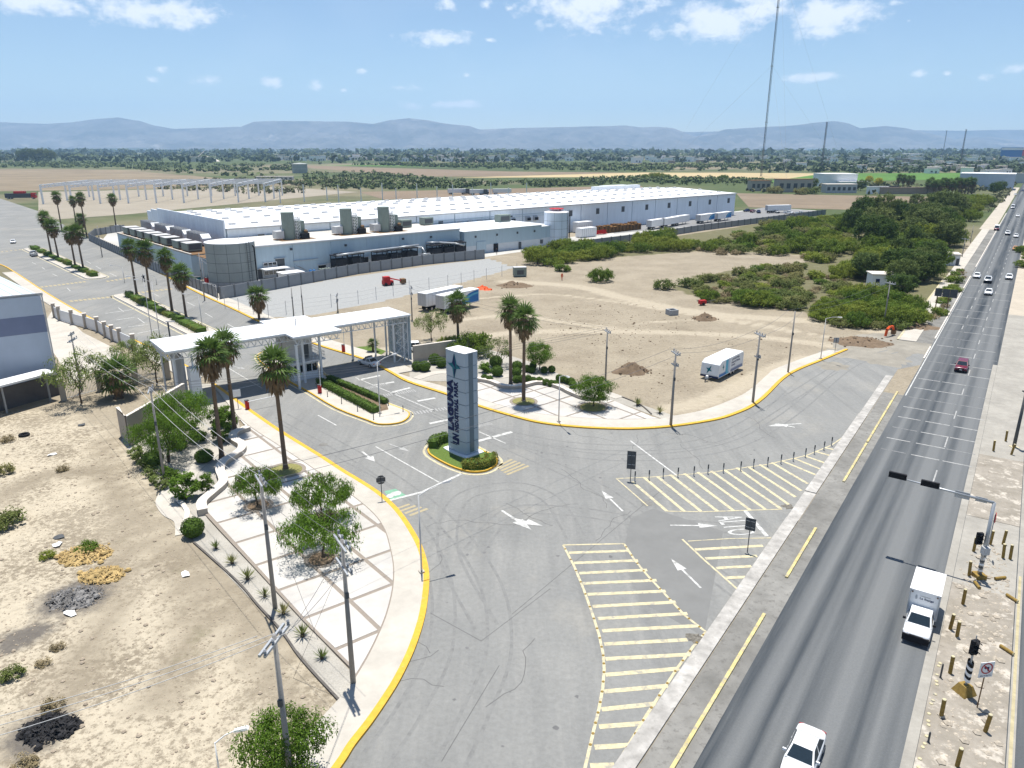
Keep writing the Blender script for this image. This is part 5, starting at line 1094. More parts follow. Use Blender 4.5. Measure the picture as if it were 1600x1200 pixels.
for k in range(3): MB().box(-.75 + k * .38, -Dm / 2 - .13, .86, .3, .05, .07).build('logo_bar', M['navy'], MON)
def star(parent, s, m1, m2, loc, depth=.06):
    L4 = [(0, 1.0), (.24, .16), (.72, -.08), (.22, -.2), (-.06, -1.0), (-.22, -.18), (-.72, .06), (-.24, .22)]
    a = MB(); a.mesh([(x * s, 0, z * s) for x, z in L4] + [(x * s, depth, z * s) for x, z in L4], [(0, 1, 2, 3, 4, 5, 6, 7)[::-1]] + [(i, (i + 1) % 8, 8 + (i + 1) % 8, 8 + i) for i in range(8)]); a.build('star_emblem', m1, parent, loc=loc)
    b = MB(); b.mesh([(x * s * .97, -.006, z * s * .97) for x, z in ((0, 1), (-.24, .22), (0, 0), (.22, -.2), (-.06, -1), (.02, -.2), (-.1, 0))], [(0, 1, 2), (0, 2, 3), (2, 5, 4), (3, 4, 5)]); b.build('star_facet', m2, parent, loc=loc)
star(MON, 1.25, M['teal'], M['navy'], (.02, -Dm / 2 - .19, 9.0))

# ================================================================== GATE CANOPY
GA = R(38.2); GO = (-39.43, 80.78)
GT = thing('gate_canopy', 'long white flat-roofed gate canopy on lattice trusses spanning the park entrance', 'gate canopy', GO, GA)
RZ = 6.9
roof = [(0, 0), (14.1, 0), (14.1, -2.5), (20.55, -2.5), (20.55, 0), (32.2, 0), (32.2, 6.4), (20.3, 6.4), (20.3, 8.5), (14.1, 8.9), (14.1, 7.0), (0, 7.1)]
o = slab('roof_deck', roof, RZ - .22, RZ, M['roofwhite'], GT)
k = 0
for i in range(54):                                # standing seams of the roof sheets
    x = .3 + i * .6; lo, hi = (-2.45, 8.45) if 14.2 < x < 20.4 else (.05, 6.35)
    MB().box(x, (lo + hi) / 2, RZ, .05, hi - lo, .035).build('roof_seam', M['roofwhite'], GT)
def truss(a, b, z0, z1, n, parent, wdt=.6, m='offwhite'):
    mb = MB(); a, b = Vector((*a, 0)), Vector((*b, 0)); d_ = (b - a).normalized(); s = Vector((-d_.y, d_.x, 0)) * wdt / 2
    up = Vector((0, 0, 1))
    for q in (s, -s): mb.bar(a + q + up * z1, b + q + up * z1, .05, 4)
    mb.bar(a + up * z0, b + up * z0, .06, 4)
    for i in range(n):
        p, q = a.lerp(b, i / n), a.lerp(b, (i + 1) / n); mid = a.lerp(b, (i + .5) / n)
        for t in (s, -s): mb.bar(p + t + up * z1, mid + up * z0, .03, 4); mb.bar(mid + up * z0, q + t + up * z1, .03, 4)
        mb.bar(p + s + up * z1, p - s + up * z1, .025, 4)
    return mb.build('truss', M[m], parent)
for y in (.45, 3.3, 6.0): truss((.3, y), (14.2, y), 5.75, 6.6, 16, GT); truss((20.4, y), (31.9, y), 5.75, 6.6, 13, GT)
for y in (-2.1, .45, 3.3, 6.0, 8.2): truss((14.3, y), (20.4, y), 5.75, 6.6, 7, GT)
for x in (.35, 14.3, 20.3, 31.8): truss((x, .4), (x, 6.1), 5.75, 6.6, 6, GT)
for x, y in ((14.6, -1.9), (16.0, -.36), (18.6, .3), (26.1, 6.4)): MB().box(x, y, 0, .26, .26, 5.8).build('column', M['offwhite'], GT)
# latticed end frame on the right
for x, y in ((31.4, .9), (31.4, 6.1), (29.6, 6.1), (29.8, .9)): MB().box(x, y, 0, .2, .2, 5.8).build('column', M['offwhite'], GT)
for i in range(4):
    z0, z1 = .2 + i * 1.4, 1.6 + i * 1.4
    for (a, b) in (((31.9, .6), (31.9, 2.4)), ((31.9, 2.4), (31.9, 4.2)), ((31.9, 4.2), (31.9, 6.1)), ((30.0, .6), (31.9, .6))):
        MB().bar((*a, z0), (*b, z1), .035, 4).bar((*b, z0), (*a, z1), .035, 4).bar((*a, z1), (*b, z1), .035, 4).build('brace', M['offwhite'], GT)
for y in (.6, 2.4, 4.2, 6.1): MB().box(31.9, y, 0, .14, .14, 6.6).build('post', M['offwhite'], GT)
# corrugated screen behind the lattice
for i in range(14): MB().box(32.12, .35 + i * .44, .25, .05 + .03 * (i % 2), .42, 6.4).build('screen_sheet', M['bluegrey'], GT)
# left pier: dark screen wall, white pylon block, posts
MB().box(2.1, 4.2, 0, .3, 5.2, 5.6).build('screen_wall', M['grey'], GT); MB().box(3.0, 1.1, 0, 1.15, 1.3, 4.3).build('pylon_block', M['offwhite'], GT)
for z in (1.4, 2.8): MB().box(3.0, 1.1, z, 1.17, 1.32, .03).build('block_joint', M['grey'], GT)
for x, y in ((.8, .6), (1.5, 3.0), (.8, 6.2), (3.0, 1.1)): MB().box(x, y, 0 if x < 3 else 4.3, .18, .18, 5.8 if x < 3 else 1.5).build('column', M['offwhite'], GT)
MB().box(16.9, 3.4, RZ + .002, .1, .1, .9).bar((16.9, 3.4, RZ + .9), (17.2, 3.4, RZ + .9), .04, 5).build('roof_camera', M['lgrey'], GT)
# guard booth
def frame_thing(name, label, cat, x, y, z=0, grp=None): p = rot2((x, y), GA); return thing(name, label, cat, (GO[0] + p[0], GO[1] + p[1], z), GA, grp)
BT = frame_thing('guard_booth', 'two-storey white guard booth with dark window band and balcony under the gate canopy', 'guard booth', 15.0, .9, .17)
MB().box(1.75, 2.2, 0, 3.4, 4.3, 1.0).build('lower_wall', M['offwhite'], BT)
MB().box(1.75, 2.2, 1.0, 3.2, 4.1, 1.05).build('window_band', M['glass'], BT)
for x in (.1, .95, 1.8, 2.6, 3.4): MB().box(x, .06, 1.0, .1, .1, 1.05).build('mullion', M['offwhite'], BT)
for y in (.9, 1.7, 2.6, 3.5, 4.3): MB().box(.06, y, 1.0, .1, .1, 1.05).build('mullion', M['offwhite'], BT)
MB().box(1.75, 2.2, 2.05, 3.6, 4.5, .35).build('lintel', M['offwhite'], BT)
MB().box(2.0, 2.1, 2.4, 4.6, 5.4, .18).build('balcony_slab', M['offwhite'], BT)
MB().box(1.4, 2.5, 2.58, 3.4, 3.6, 3.0).build('upper_wall', M['lgrey'], BT)
for z in (3.3, 4.1, 4.9): MB().box(1.4, 2.5, z, 3.43, 3.63, .03).build('wall_joint', M['grey'], BT)
MB().box(-.31, 2.6, 3.9, .06, .6, 1.2).build('window', M['glass'], BT); MB().box(2.2, .68, 2.6, .8, .05, 2.0).build('door', M['dgrey'], BT)
rl = MB()
for a, b in (((-.25, -.55), (4.25, -.55)), ((4.25, -.55), (4.25, 4.7)), ((-.25, -.55), (-.25, .6))):
    for z in (3.05, 3.5): rl.bar((*a, z), (*b, z), .025, 4)
    l = math.hypot(b[0] - a[0], b[1] - a[1])
    for i in range(int(l / .45) + 1): t = i / max(1, int(l / .45)); p = (a[0] + (b[0] - a[0]) * t, a[1] + (b[1] - a[1]) * t); rl.bar((*p, 2.58), (*p, 3.5), .018, 4)
rl.build('railing', M['grey'], BT)
# barrier gates, sign boards and island bollards
def barrier(p, rz, label, up=True):
    t_ = thing('barrier_gate', label, 'barrier', p, rz); MB().box(0, 0, 0, .38, .38, 1.05).build('cabinet', M['red'], t_); MB().box(0, 0, 1.05, .42, .42, .06).build('lid', M['dgrey'], t_)
    b = MB()
    if up: b.bar((.05, -.25, .9), (.05, -.3, 3.6), .045, 6)
    else: b.bar((.05, -.25, .95), (4.0, -.25, 1.0), .04, 6)
    b.build('boom', M['white'], t_)
barrier((*(-23.73, 86.24), .17), GA, 'red barrier gate with raised boom at the head of the gate island hedge'); barrier((*(-25.03, 105.64), .15), GA, 'red barrier gate beside the column on the far footway')
barrier((*(-30.68, 80.41), .15), GA, 'red barrier gate at the left kerb below the gate canopy', False)
def post(p, h, label, grp, r=.045, m='dgrey', name='bollard', band=None):
    t_ = thing(name, label, 'bollard', p, 0, grp); MB().lathe([(r, 0), (r, h * .9), (r * .6, h)], 8).build('post', M[m], t_)
    MB().lathe([(r * 1.6, 0), (r * 1.6, .03)], 8).build('base_plate', M[m], t_)
    if band: MB().lathe([(r * 1.25, h * .55), (r * 1.25, h * .98)], 8).build('reflector', M[band], t_)
for k, q in enumerate(((-22.43, 84.77), (-20.15, 82.20), (-17.73, 79.54), (-15.41, 76.84), (-14.51, 81.52), (-12.51, 79.54), (-17.34, 85.01))): post((*q, .17), .75, 'slim dark bollard round the hedges of the gate island', 'gate island bollards')
def signpost(p, h, w_, hh, label, rz, m='grey', rnd=False, face=None, cat='sign'):
    t_ = thing('road_sign', label, cat, p, rz); MB().bar((0, .05, 0), (0, .05, h), .035, 6).build('post', M['dgrey'], t_)
    b = MB()
    if rnd: b.mesh([(w_ / 2 * math.cos(i * .7854 + .39), y, h - hh / 2 + w_ / 2 * math.sin(i * .7854 + .39)) for y in (0, .025) for i in range(8)], [tuple(range(8)), tuple(range(15, 7, -1))] + [(i, (i + 1) % 8, 8 + (i + 1) % 8, 8 + i) for i in range(8)])
    else: b.box(0, .0, h - hh, w_, .03, hh)
    b.build('plate', M[m], t_)
    for f_ in (.75, .25): MB().box(0, .035, h - hh * f_, w_ * .8, .03, .04).build('bracket', M['galv'], t_)
    return t_
signpost((*(-11.18, 57.21), .15), 2.35, .85, .85, 'octagonal stop sign seen from behind at the left kerb', R(200), 'dgrey', True)
signpost((17.73, 48.90), 2.85, .75, 1.0, 'square sign seen from behind on the small painted island', R(150), 'dgrey')
signpost((10.81, 61.30), 2.97, .8, 1.75, 'tall two-part sign seen from behind at the tip of the painted island', R(165), 'dgrey')
signpost((*(47.97, 105.64), .15), 2.16, .8, .8, 'small sign at the end of the right footway', R(180), 'grey')
sgn = signpost((*(-31.80, 80.63), .15), 2.27, .85, .85, 'white sign board on a post in the shade of the gate', R(30), 'white')
# delineator posts of the painted island
DL = [(11.22, 61.30), (12.56, 61.57), (13.93, 61.98), (15.32, 62.12), (16.86, 62.40), (18.27, 62.82), (19.78, 63.10), (21.53, 63.53), (22.92, 64.12), (24.40, 64.56), (25.89, 65.16), (27.29, 65.76), (28.82, 66.69), (30.01, 67.49), (31.36, 68.46), (32.61, 69.63)]
for q in DL: post((*q, .02), 1.0, 'grey reflective delineator post in the row along the striped island', 'delineator posts of the striped island', .05, 'grey', 'delineator_post', 'dgrey')

# ================================================================== WALLS AND FENCES BY THE GATE
def wall(name, pts, h, th, label, m='stone', cap='cap', cat='wall', z=0):
    b0 = pts[0]; t_ = thing(name, label, cat, (*b0, z)); L_ = [(p[0] - b0[0], p[1] - b0[1]) for p in pts]
    ribbon('wall_body', L_, th / 2, -th / 2, 0, h, M[m], parent=t_)
    if cap: ribbon('coping', L_, th / 2 + .04, -th / 2 - .04, h, h + .07, M[cap], parent=t_)
    return t_
wall('garden_wall', [(-41.2, 72.4), (-38.95, 69.6), (-37.75, 80.5)], 3.2, .28, 'angled beige garden wall left of the gate with an open corner')
wall('garden_wall', [(-14.0, 100.7), (-9.0, 103.6), (-4.0, 106.3)], 2.3, .3, 'beige wall behind the monument beside the lattice end of the gate')
PIL = [(-82.06, 129.50), (-79.64, 126.93), (-75.70, 123.97), (-71.82, 121.13), (-68.32, 118.42), (-65.23, 114.96), (-62.83, 112.49), (-60.62, 110.51), (-56.69, 106.73)]
t_ = thing('boundary_fence', 'white panel fence on square grey pillars along the park road by the blue building', 'fence', PIL[0])
for i, p in enumerate(PIL):
    x, y = p[0] - PIL[0][0], p[1] - PIL[0][1]; pl = MB().box(x, y, 0, .55, .55, 2.5, GA).build('pillar', M['stone'], t_); MB().box(x, y, 2.5, .7, .7, .12, GA).build('pillar_cap', M['cap'], pl)
    if i:
        a = PIL[i - 1]; ax, ay = a[0] - PIL[0][0], a[1] - PIL[0][1]; l = math.hypot(x - ax, y - ay); MB().box((x + ax) / 2, (y + ay) / 2, .1, l - .6, .09, 1.9, math.atan2(y - ay, x - ax)).build('panel', M['offwhite'], t_)
PL2 = [(-53.97, 83.82), (-51.54, 87.49), (-48.53, 90.38), (-45.30, 92.59)]
t_ = thing('iron_fence', 'open iron-bar fence between stone pillars behind the squat palm', 'fence', PL2[0])
for i, p in enumerate(PL2):
    x, y = p[0] - PL2[0][0], p[1] - PL2[0][1]; pl = MB().box(x, y, 0, .6, .6, 2.7, GA).build('pillar', M['stone'], t_); MB().box(x, y, 2.7, .75, .75, .1, GA).build('pillar_cap', M['cap'], pl)
    if i:
        a = PL2[i - 1]; ax, ay = a[0] - PL2[0][0], a[1] - PL2[0][1]; l = math.hypot(x - ax, y - ay); n = int(l / .17); rz = math.atan2(y - ay, x - ax)
        MB().bar((ax, ay, .25), (x, y, .25), .035, 4).build('rail', M['offwhite'], t_); MB().bar((ax, ay, 2.0), (x, y, 2.0), .035, 4).build('rail', M['offwhite'], t_)
        bm0 = MB().box(0, 0, .1, .03, .03, 2.1).build('fence_bar', M['offwhite'], t_, (0), None) if False else None
        for k in range(2, n - 1): t = k / n; MB().box(ax + (x - ax) * t, ay + (y - ay) * t, .1, .035, .035, 2.1).build('fence_bar', M['offwhite'], t_)

# ================================================================== POLES, LAMPS, CABLES
def utility(p, h, az, label, arms=((.25, 2.0),), r=.15, grp='concrete utility poles'):
    t_ = thing('utility_pole', label, 'utility pole', p, R(-az), grp)
    MB().bar((0, 0, -.05), (0, 0, h), r, 8, r * .6).build('shaft', M['pole'], t_, smooth=True)
    for dz_, w_ in arms:
        ca = MB(); ca.box(0, .12, h - dz_ - .06, w_, .1, .12); ca.box(0, -.12, h - dz_ - .06, w_, .1, .12); ca = ca.build('crossarm', M['galv'], t_)
        for k in range(4): x = (-.5 + k / 3) * (w_ - .15); MB().lathe([(.03, 0), (.07, .06), (.05, .12), (.075, .18), (.03, .25)], 8, x, .12).build('insulator', M['ceramic'], ca, loc=(0, 0, h - dz_ + .06))
    MB().box(r * .9, 0, h * .62, .12, .2, .35).build('junction_box', M['dgrey'], t_)
    return t_
hU3 = 9.4; U3 = (-10.06, 26.38)
UP = {'a': ((-9.01, 34.59), 9.25), 'b': ((-15.67, 41.85), 9.50), 'c': (U3, hU3), 'd': ((-31.50, 60.89), 9.11), 'e': ((-53.72, 87.24), 7.63),
      'f': ((17.36, 75.25), 8.48), 'g': ((12.25, 92.03), 6.80), 'h': ((28.70, 82.88), 8.63), 'i': ((37.29, 95.19), 8.54), 'j': ((63.09, 122.06), 7.76),
      'k': ((-17.66, 127.44), 5.93), 'l': ((-39.64, 131.09), 5.04), 'm': ((-37.90, 131.09), 5.39), 'n': ((-32.23, 133.82), 3.47), 'o': ((125.21, 205.80), 5.28), 'p': ((146.35, 237.56), 5.62), 'q': ((-61.17, 144.60), 9.49), 'r': ((-113.99, 205.80), 8.75)}
UL = {'a': ('concrete utility pole with two crossarms at the lower tip of the left plaza', 60, ((.2, 2.1), (1.6, 2.0))), 'b': ('concrete utility pole at the planted edge in the middle of the left plaza', 60, ((.25, 2.0),)), 'c': ('concrete utility pole at the bottom edge beside the bright green tree', 100, ((.25, 2.2),)),
      'd': ('leaning-looking concrete pole among the feathery trees of the left garden', 70, ((.25, 1.8),)), 'e': ('utility pole in front of the blue building', 80, ((.3, 1.2), (1.0, 2.3))), 'f': ('concrete utility pole with two crossarms on the curve of the right footway', 80, ((.2, 1.8), (1.5, 1.3))),
      'g': ('slim concrete utility pole behind the weeping tree of the right plaza', 80, ((.25, 2.0),)), 'h': ('thick concrete utility pole right of the travel trailer', 80, ((.25, 2.1), (2.9, 1.0))), 'i': ('bare wooden-looking pole at the wide part of the right footway', 80, ()),
      'j': ('green utility pole standing in the front of the thicket', 75, ((.3, 2.2),)), 'k': ('utility pole with two crossarms beside the parked semitrailers', 75, ((.2, 1.8), (1.3, 2.0))), 'l': ('left one of two thin poles behind the gate roof', 80, ()), 'm': ('right one of two thin poles behind the gate roof', 80, ()),
      'n': ('short H-arm utility pole behind the gate roof in the gravel yard', 80, ((.3, 2.2), (1.4, 2.2))), 'o': ('utility pole with crossarm at the thicket edge beside the far highway', 75, ((.3, 2.2),)), 'p': ('bare utility pole at the thicket edge further along the highway', 75, ()), 'q': ('bare pole on the footway beside the water tank', 80, ()), 'r': ('bare pole on the footway at the far end of the factory fence', 80, ())}
for k, (p, h) in UP.items(): utility(p, h, UL[k][1], UL[k][0], UL[k][2], .16 if k in 'abcfh' else .13)
def cable(a, b, label, sag=.5, r=.014, m='wire', n=14, grp='overhead cables'):
    a, b = Vector(a), Vector(b); mb = MB(); P_ = []
    for i in range(n + 1): t = i / n; p = a.lerp(b, t); p.z -= sag * 4 * t * (1 - t); P_.append(p)
    for i in range(n): mb.bar(P_[i], P_[i + 1], r, 4, cap=False)
    o = mb.build('overhead_cable', M[m]); tag(o, label, 'cable', grp)
def span(u, v, n, label, sag=.6, m='wire', r=.014, dz_=0.0, wd=1.8):
    (p, h), (q, g) = UP[u], UP[v]; d_ = Vector((q[0] - p[0], q[1] - p[1], 0)).normalized(); s = Vector((-d_.y, d_.x, 0))
    for k in range(n):
        o = s * (wd * (k / max(1, n - 1) - .5) if n > 1 else 0); cable(Vector((*p, h + .05 - dz_)) + o, Vector((*q, g + .05 - dz_)) + o, label, sag, r, m)
span('b', 'd', 3, 'pale overhead cable between the two poles of the left garden', .5, 'wirelight', .016)
span('b', 'f', 2, 'overhead cable crossing the entrance from the left plaza pole', .8); span('d', 'g', 3, 'overhead cable crossing the entrance from the left garden pole', .9)
span('a', 'b', 3, 'overhead cable between the two poles of the left plaza', .3, 'wire', .012); span('f', 'h', 2, 'overhead cable between the poles beside the travel trailer', .6); span('h', 'i', 2, 'overhead cable above the right footway', .4); span('i', 'j', 2, 'overhead cable from the right footway to the thicket', .8); span('g', 'k', 2, 'overhead cable above the dirt lot behind the gate', .7); span('d', 'e', 3, 'pale overhead cable to the pole at the blue building', .7, 'wirelight'); span('o', 'p', 2, 'overhead cable at the thicket edge along the far highway', .4)
for k in range(3): cable(Vector((*UP['c'][0], 9.35)) + Vector((-.7 + .7 * k, .2 * k, 0)), Vector((-26.5 + .8 * k, 19.5 - .6 * k, 9.0)), 'pale cable running from the bottom pole out over the left dirt lot', .6, .014, 'wirelight')
for k in range(2): cable(Vector((*UP['c'][0], 9.35)) + Vector((.5, .3 * k, 0)), Vector((*UP['a'][0], 9.0 - 1.4 * k)), 'cable between the bottom pole and the double-armed plaza pole', .25, .013)
# guy wires with their dark sleeves
for a, q, lb in ((UP['a'], (-12.56, 35.07), 'guy wire of the double-armed plaza pole'), (UP['b'], (-12.00, 38.53), 'guy wire with dark sleeve at the plaza edge')):
    cable(Vector((*a[0], a[1] - 1.2)), Vector((*q, 0)), lb, .02, .012); 
def lamp(p, h, az, label, arm=1.9, r=.07, grp='street lamps', m='lgrey'):
    t_ = thing('street_lamp', label, 'street lamp', p, R(90 - az), grp)
    MB().bar((0, 0, 0), (0, 0, h), r, 8, r * .6).build('pole', M[m], t_, smooth=True); MB().box(0, 0, 0, .35, .35, .12).build('base', M['concrete'], t_)
    MB().tube([(0, 0, h - .05), (arm * .5, 0, h + .35), (arm, 0, h + .55)], [.04, .035, .03], 6).build('arm', M[m], t_)
    hd = MB().mesh([(arm - .1, -.1, h + .5), (arm - .1, .1, h + .5), (arm + .6, .14, h + .58), (arm + .6, -.14, h + .58), (arm - .05, -.07, h + .6), (arm - .05, .07, h + .6), (arm + .5, .09, h + .68), (arm + .5, -.09, h + .68)], [(0, 1, 2, 3), (7, 6, 5, 4), (0, 4, 5, 1), (1, 5, 6, 2), (2, 6, 7, 3), (3, 7, 4, 0)]).build('head', M[m], t_); MB().box(arm + .25, 0, h + .49, .4, .16, .05).build('lens', M['lamp'], hd)
lamp((*(-6.45, 45.93), .15), 6.06, 62, 'slender street lamp on the left kerb curve'); lamp((*(-15.05, 78.90), .17), 6.08, 55, 'slender street lamp at the end of the gate island hedge')
lamp((*(5.17, 76.24), .15), 5.27, 160, 'slender street lamp in front of the right plaza'); lamp((*(44.35, 101.82), .15), 5.92, 150, 'slender street lamp near the end of the right footway')
for q, vt, lb in (((-52.83, 122.54), 5.30, 'street lamp at the gate end of the near road median'), ((-87.33, 165.02), 3.61, 'street lamp in the crossing between the medians'), ((-78.99, 162.58), 1.86, 'low street lamp on the far footway'), ((-58.62, 144.60), 3.21, 'street lamp on the footway below the water tank'), ((-57.83, 114.96), 9.50, 'tall lamp mast left of the gate roof'), ((-56.59, 114.96), 9.00, 'second lamp mast left of the gate roof')): lamp(q, vt, 230, lb)
t_ = thing('equipment_mast', 'short dark mast with box arm in the parking bays left of the gate roof', 'mast', (-54.39, 113.72), 0); MB().bar((0, 0, 0), (0, 0, 2.8), .12, 8).build('shaft', M['dgrey'], t_); MB().box(.4, 0, 2.8, 1.4, .25, .15).build('arm', M['lgrey'], t_)
lamp((-13.98, 27.81), 2.37, 80, 'white street lamp head peeking in at the bottom edge of the dirt lot', 1.0, .05, m='white')
# black lamp post on the highway median
t_ = thing('lamp_post', 'thick black lamp post on the highway median at the right edge', 'lamp post', (51.02, 69.29), 0); MB().bar((0, 0, 0), (0, 0, 5.9), .17, 10, .12).build('shaft', M['dgrey'], t_, smooth=True); MB().box(0, 0, 5.9, .5, .5, .12).build('top_plate', M['dgrey'], t_); MB().box(0, 0, 0, .7, .7, .08).build('base', M['yline'], t_)

# ================================================================== SIGNALS AND MEDIAN FURNITURE
TM = thing('traffic_signal_mast', 'grey cantilever mast with two signal heads reaching over the highway', 'traffic signal', (*(33.04, 45.43), .05), 0)
bp = Vector((*(33.04, 45.43), 0)); tp = Vector((*(32.46, 45.00), 5.9)) - bp; ep = Vector((*(27.84, 49.16), 6.1)) - bp
tp.x *= .25; tp.y *= .25
MB().bar((0, 0, .25), tp, .15, 10, .11).build('mast', M['galv'], TM, smooth=True)
MB().bar(tp, ep, .1, 8, .05).build('arm', M['galv'], TM, smooth=True)
MB().box(0, 0, 0, .7, .7, .3).build('base', M['bollard'], TM)
for k in range(7): MB().lathe([(.155, .55 + k * .24), (.155, .67 + k * .24)], 10, tp.x * .15, tp.y * .15).build('stripe', M['dgrey'] if k % 2 else M['white'], TM)
MB().box(tp.x * .35, tp.y * .35 - .1, 1.95, .42, .4, .55).build('control_box', M['lgrey'], TM)
ad = (ep - tp).normalized(); az_ = math.atan2(ad.y, ad.x)
def head(parent, pos, rz, horiz, face=-1):
    n = 4 if horiz else 3; w_ = .29; h_ = MB()
    if horiz: h_.box(0, 0, -.2, w_ * n, .2, .42)
    else: h_.box(0, 0, -w_ * n / 2, .4, .22, w_ * n)
    h_ = h_.build('signal_head', M['black'], parent, loc=pos, rz=rz)
    for k in range(n):
        c = (-w_ * n / 2 + w_ * (k + .5)); q = (c, face * .1, 0) if horiz else (0, face * .11, c)
        MB().lathe([(.12, 0), (.12, .02)], 10).build('lens', M['dgrey'], h_, loc=q).rotation_euler = (R(90), 0, 0)
        v = MB(); v.mesh([(.14 * math.cos(t * .524), y, .14 * math.sin(t * .524)) for y in (0, face * .22) for t in range(7)], [(i, i + 1, 8 + i, 7 + i) for i in range(6)]); v.build('visor', M['black'], h_, loc=q)
    return h_
head(TM, ep - ad * .3 + Vector((0, 0, .12)), az_ + math.pi, True, 1); head(TM, tp.lerp(ep, .62) + Vector((0, 0, .12)), az_ + math.pi, True, 1)
MB().box(*(tp.lerp(ep, .3).xy), tp.lerp(ep, .3).z - .3, .9, .04, .5, az_).build('sign_board', M['galv'], TM); MB().box(*(tp.lerp(ep, .12).xy), tp.lerp(ep, .12).z - .2, .7, .04, .35, az_).build('sign_board', M['galv'], TM)
head(TM, Vector((-.55, .0, 3.1)), R(180), False, 1)
t_ = thing('traffic_sign', 'round red-rimmed traffic sign seen edge-on beside the signal mast', 'sign', (*(35.16, 48.08), .05), R(60)); MB().bar((0, 0, 0), (0, 0, 3.6), .035, 6).build('post', M['grey'], t_)
MB().mesh([(.4 * math.cos(i * .5236), y, 3.3 + .4 * math.sin(i * .5236)) for y in (-.06, -.04) for i in range(12)], [tuple(range(12)), tuple(range(23, 11, -1))] + [(i, (i + 1) % 12, 12 + (i + 1) % 12, 12 + i) for i in range(12)]).build('plate', M['red'], t_)
# signal post with striped sleeve
SP = thing('signal_post', 'striped signal post with black three-lens head on a yellow footing', 'traffic signal', (*(25.24, 33.87), .05), R(15))
MB().mesh([(-.45, -.45, 0), (.45, -.45, 0), (.45, .45, 0), (-.45, .45, 0), (-.25, -.25, .55), (.25, -.25, .55), (.25, .25, .55), (-.25, .25, .55)], [(3, 2, 1, 0), (4, 5, 6, 7), (0, 1, 5, 4), (1, 2, 6, 5), (2, 3, 7, 6), (3, 0, 4, 7)]).build('footing', M['bollard'], SP)
MB().bar((0, 0, .5), (0, 0, 2.55), .055, 8).build('post', M['galv'], SP)
for k in range(6): MB().mesh([(.17 * math.cos(t * .524), .17 * math.sin(t * .524), .85 + k * .2 + z + .12 * math.sin(t * .524)) for z in (0, .2) for t in range(12)], [(i, (i + 1) % 12, 12 + (i + 1) % 12, 12 + i) for i in range(12)]).build('stripe', M['black'] if k % 2 else M['white'], SP)
head(SP, Vector((0, 0, 3.0)), 0, False, -1); MB().bar((0, 0, 3.5), (0, 0, 3.75), .03, 5).build('finial', M['galv'], SP)
# no-left-turn sign
NS = thing('no_turn_sign', 'white square sign with red ring and crossed turn arrow on the highway median', 'sign', (*(25.28, 32.69), .05), R(8))
MB().bar((0, .03, 0), (0, .03, 2.95), .032, 6).build('post', M['rust'], NS); MB().box(0, 0, 2.0, .82, .03, .95).build('plate', M['white'], NS)
rg_ = MB(); n = 28
rg_.mesh([(r * math.cos(i * 6.2832 / n), -.02, 2.56 + r * math.sin(i * 6.2832 / n)) for r in (.27, .34) for i in range(n)], [(i, (i + 1) % n, n + (i + 1) % n, n + i)[::-1] for i in range(n)]); rg_.build('red_ring', M['red'], NS)
MB().mesh([(-.21, -.022, 2.74), (-.17, -.022, 2.79), (.21, -.022, 2.38), (.17, -.022, 2.33)], [(0, 1, 2, 3)]).build('red_bar', M['red'], NS)
MB().mesh([(.13, -.018, 2.38), (.13, -.018, 2.66), (-.05, -.018, 2.66), (-.05, -.018, 2.74), (-.2, -.018, 2.62), (-.05, -.018, 2.5), (-.05, -.018, 2.58), (.05, -.018, 2.58), (.05, -.018, 2.38)], [tuple(range(9))]).build('turn_arrow', M['navy'], NS)
me_ = text_mesh('SIN VUELTA', .1, 0, .002); fit(me_, .64, .085); me_.materials.append(M['navy']); o = link('lettering', me_, NS, (-.32, -.02, 2.06)); o.rotation_euler = (R(90), 0, 0)
# yellow bollards
YB = [(1521,862,0), (1547,851,0), (1567,851,0), (1567,872,0), (1578,874,0), (1514,900,0), (1504,945,0), (1484,984,0), (1495,996,0), (1484,1053,0), (1470,1121,0), (1539,1144,0), (1495,1198,0), (1571,690,0), (1552,705,0), (1580,711,0)]
YBX = [(34.80, 48.99), (36.69, 50.02), (37.68, 50.02), (36.44, 48.08), (36.85, 47.90), (32.50, 45.68), (30.03, 42.21), (27.67, 39.54), (27.67, 38.78), (25.34, 35.44), (22.93, 32.02), (24.65, 30.98), (21.89, 28.73), (51.16, 70.83), (48.32, 68.30), (49.49, 67.33)]
YL = ['below the signal mast', 'left of four right of the mast', 'behind the pair at the far kerb', 'left of the pair at the far kerb', 'right of the pair at the far kerb', 'touching the mast footing', 'below the mast by the truck', 'left of two beside the truck', 'right of two beside the truck', 'left of the striped post', 'below the striped post', 'below the no-turn sign', 'at the bottom edge', 'left of the black lamp post', 'furthest left by the lamp post', 'at the foot of the lamp post']
b0 = None
for p, lb in zip(YBX, YL):
    if b0 is None:
        b0 = thing('bollard', 'shade-browned yellow steel bollard ' + lb, 'bollard', (*p, .045), 0, 'yellow median bollards'); MB().lathe([(.105, 0), (.105, 1.12), (.0, 1.121)], 12).build('post', M['bollard'], b0); MB().lathe([(.106, 1.121), (.09, 1.15), (.01, 1.16)], 12).build('cap', M['yline'], b0); continue
    c = clone(b0, (*p, .045), random.uniform(0, 6), 'shade-browned yellow steel bollard ' + lb); c.rotation_euler = (random.gauss(0, .04), random.gauss(0, .04), 0)
for p, a, lb in (((33.97, 45.11), 100, 'right of the signal mast footing'), ((32.18, 43.93), 170, 'below the mast'), ((33.54, 43.17), 15, 'near the far kerb by the crosswalk bars'), ((29.72, 37.79), 20, 'above the no-turn sign')):
    c = clone(b0, (*p, .16), 0, 'knocked-over yellow bollard lying ' + lb); c.rotation_euler = (R(90), 0, R(a)); c.scale = (1, 1, .75)
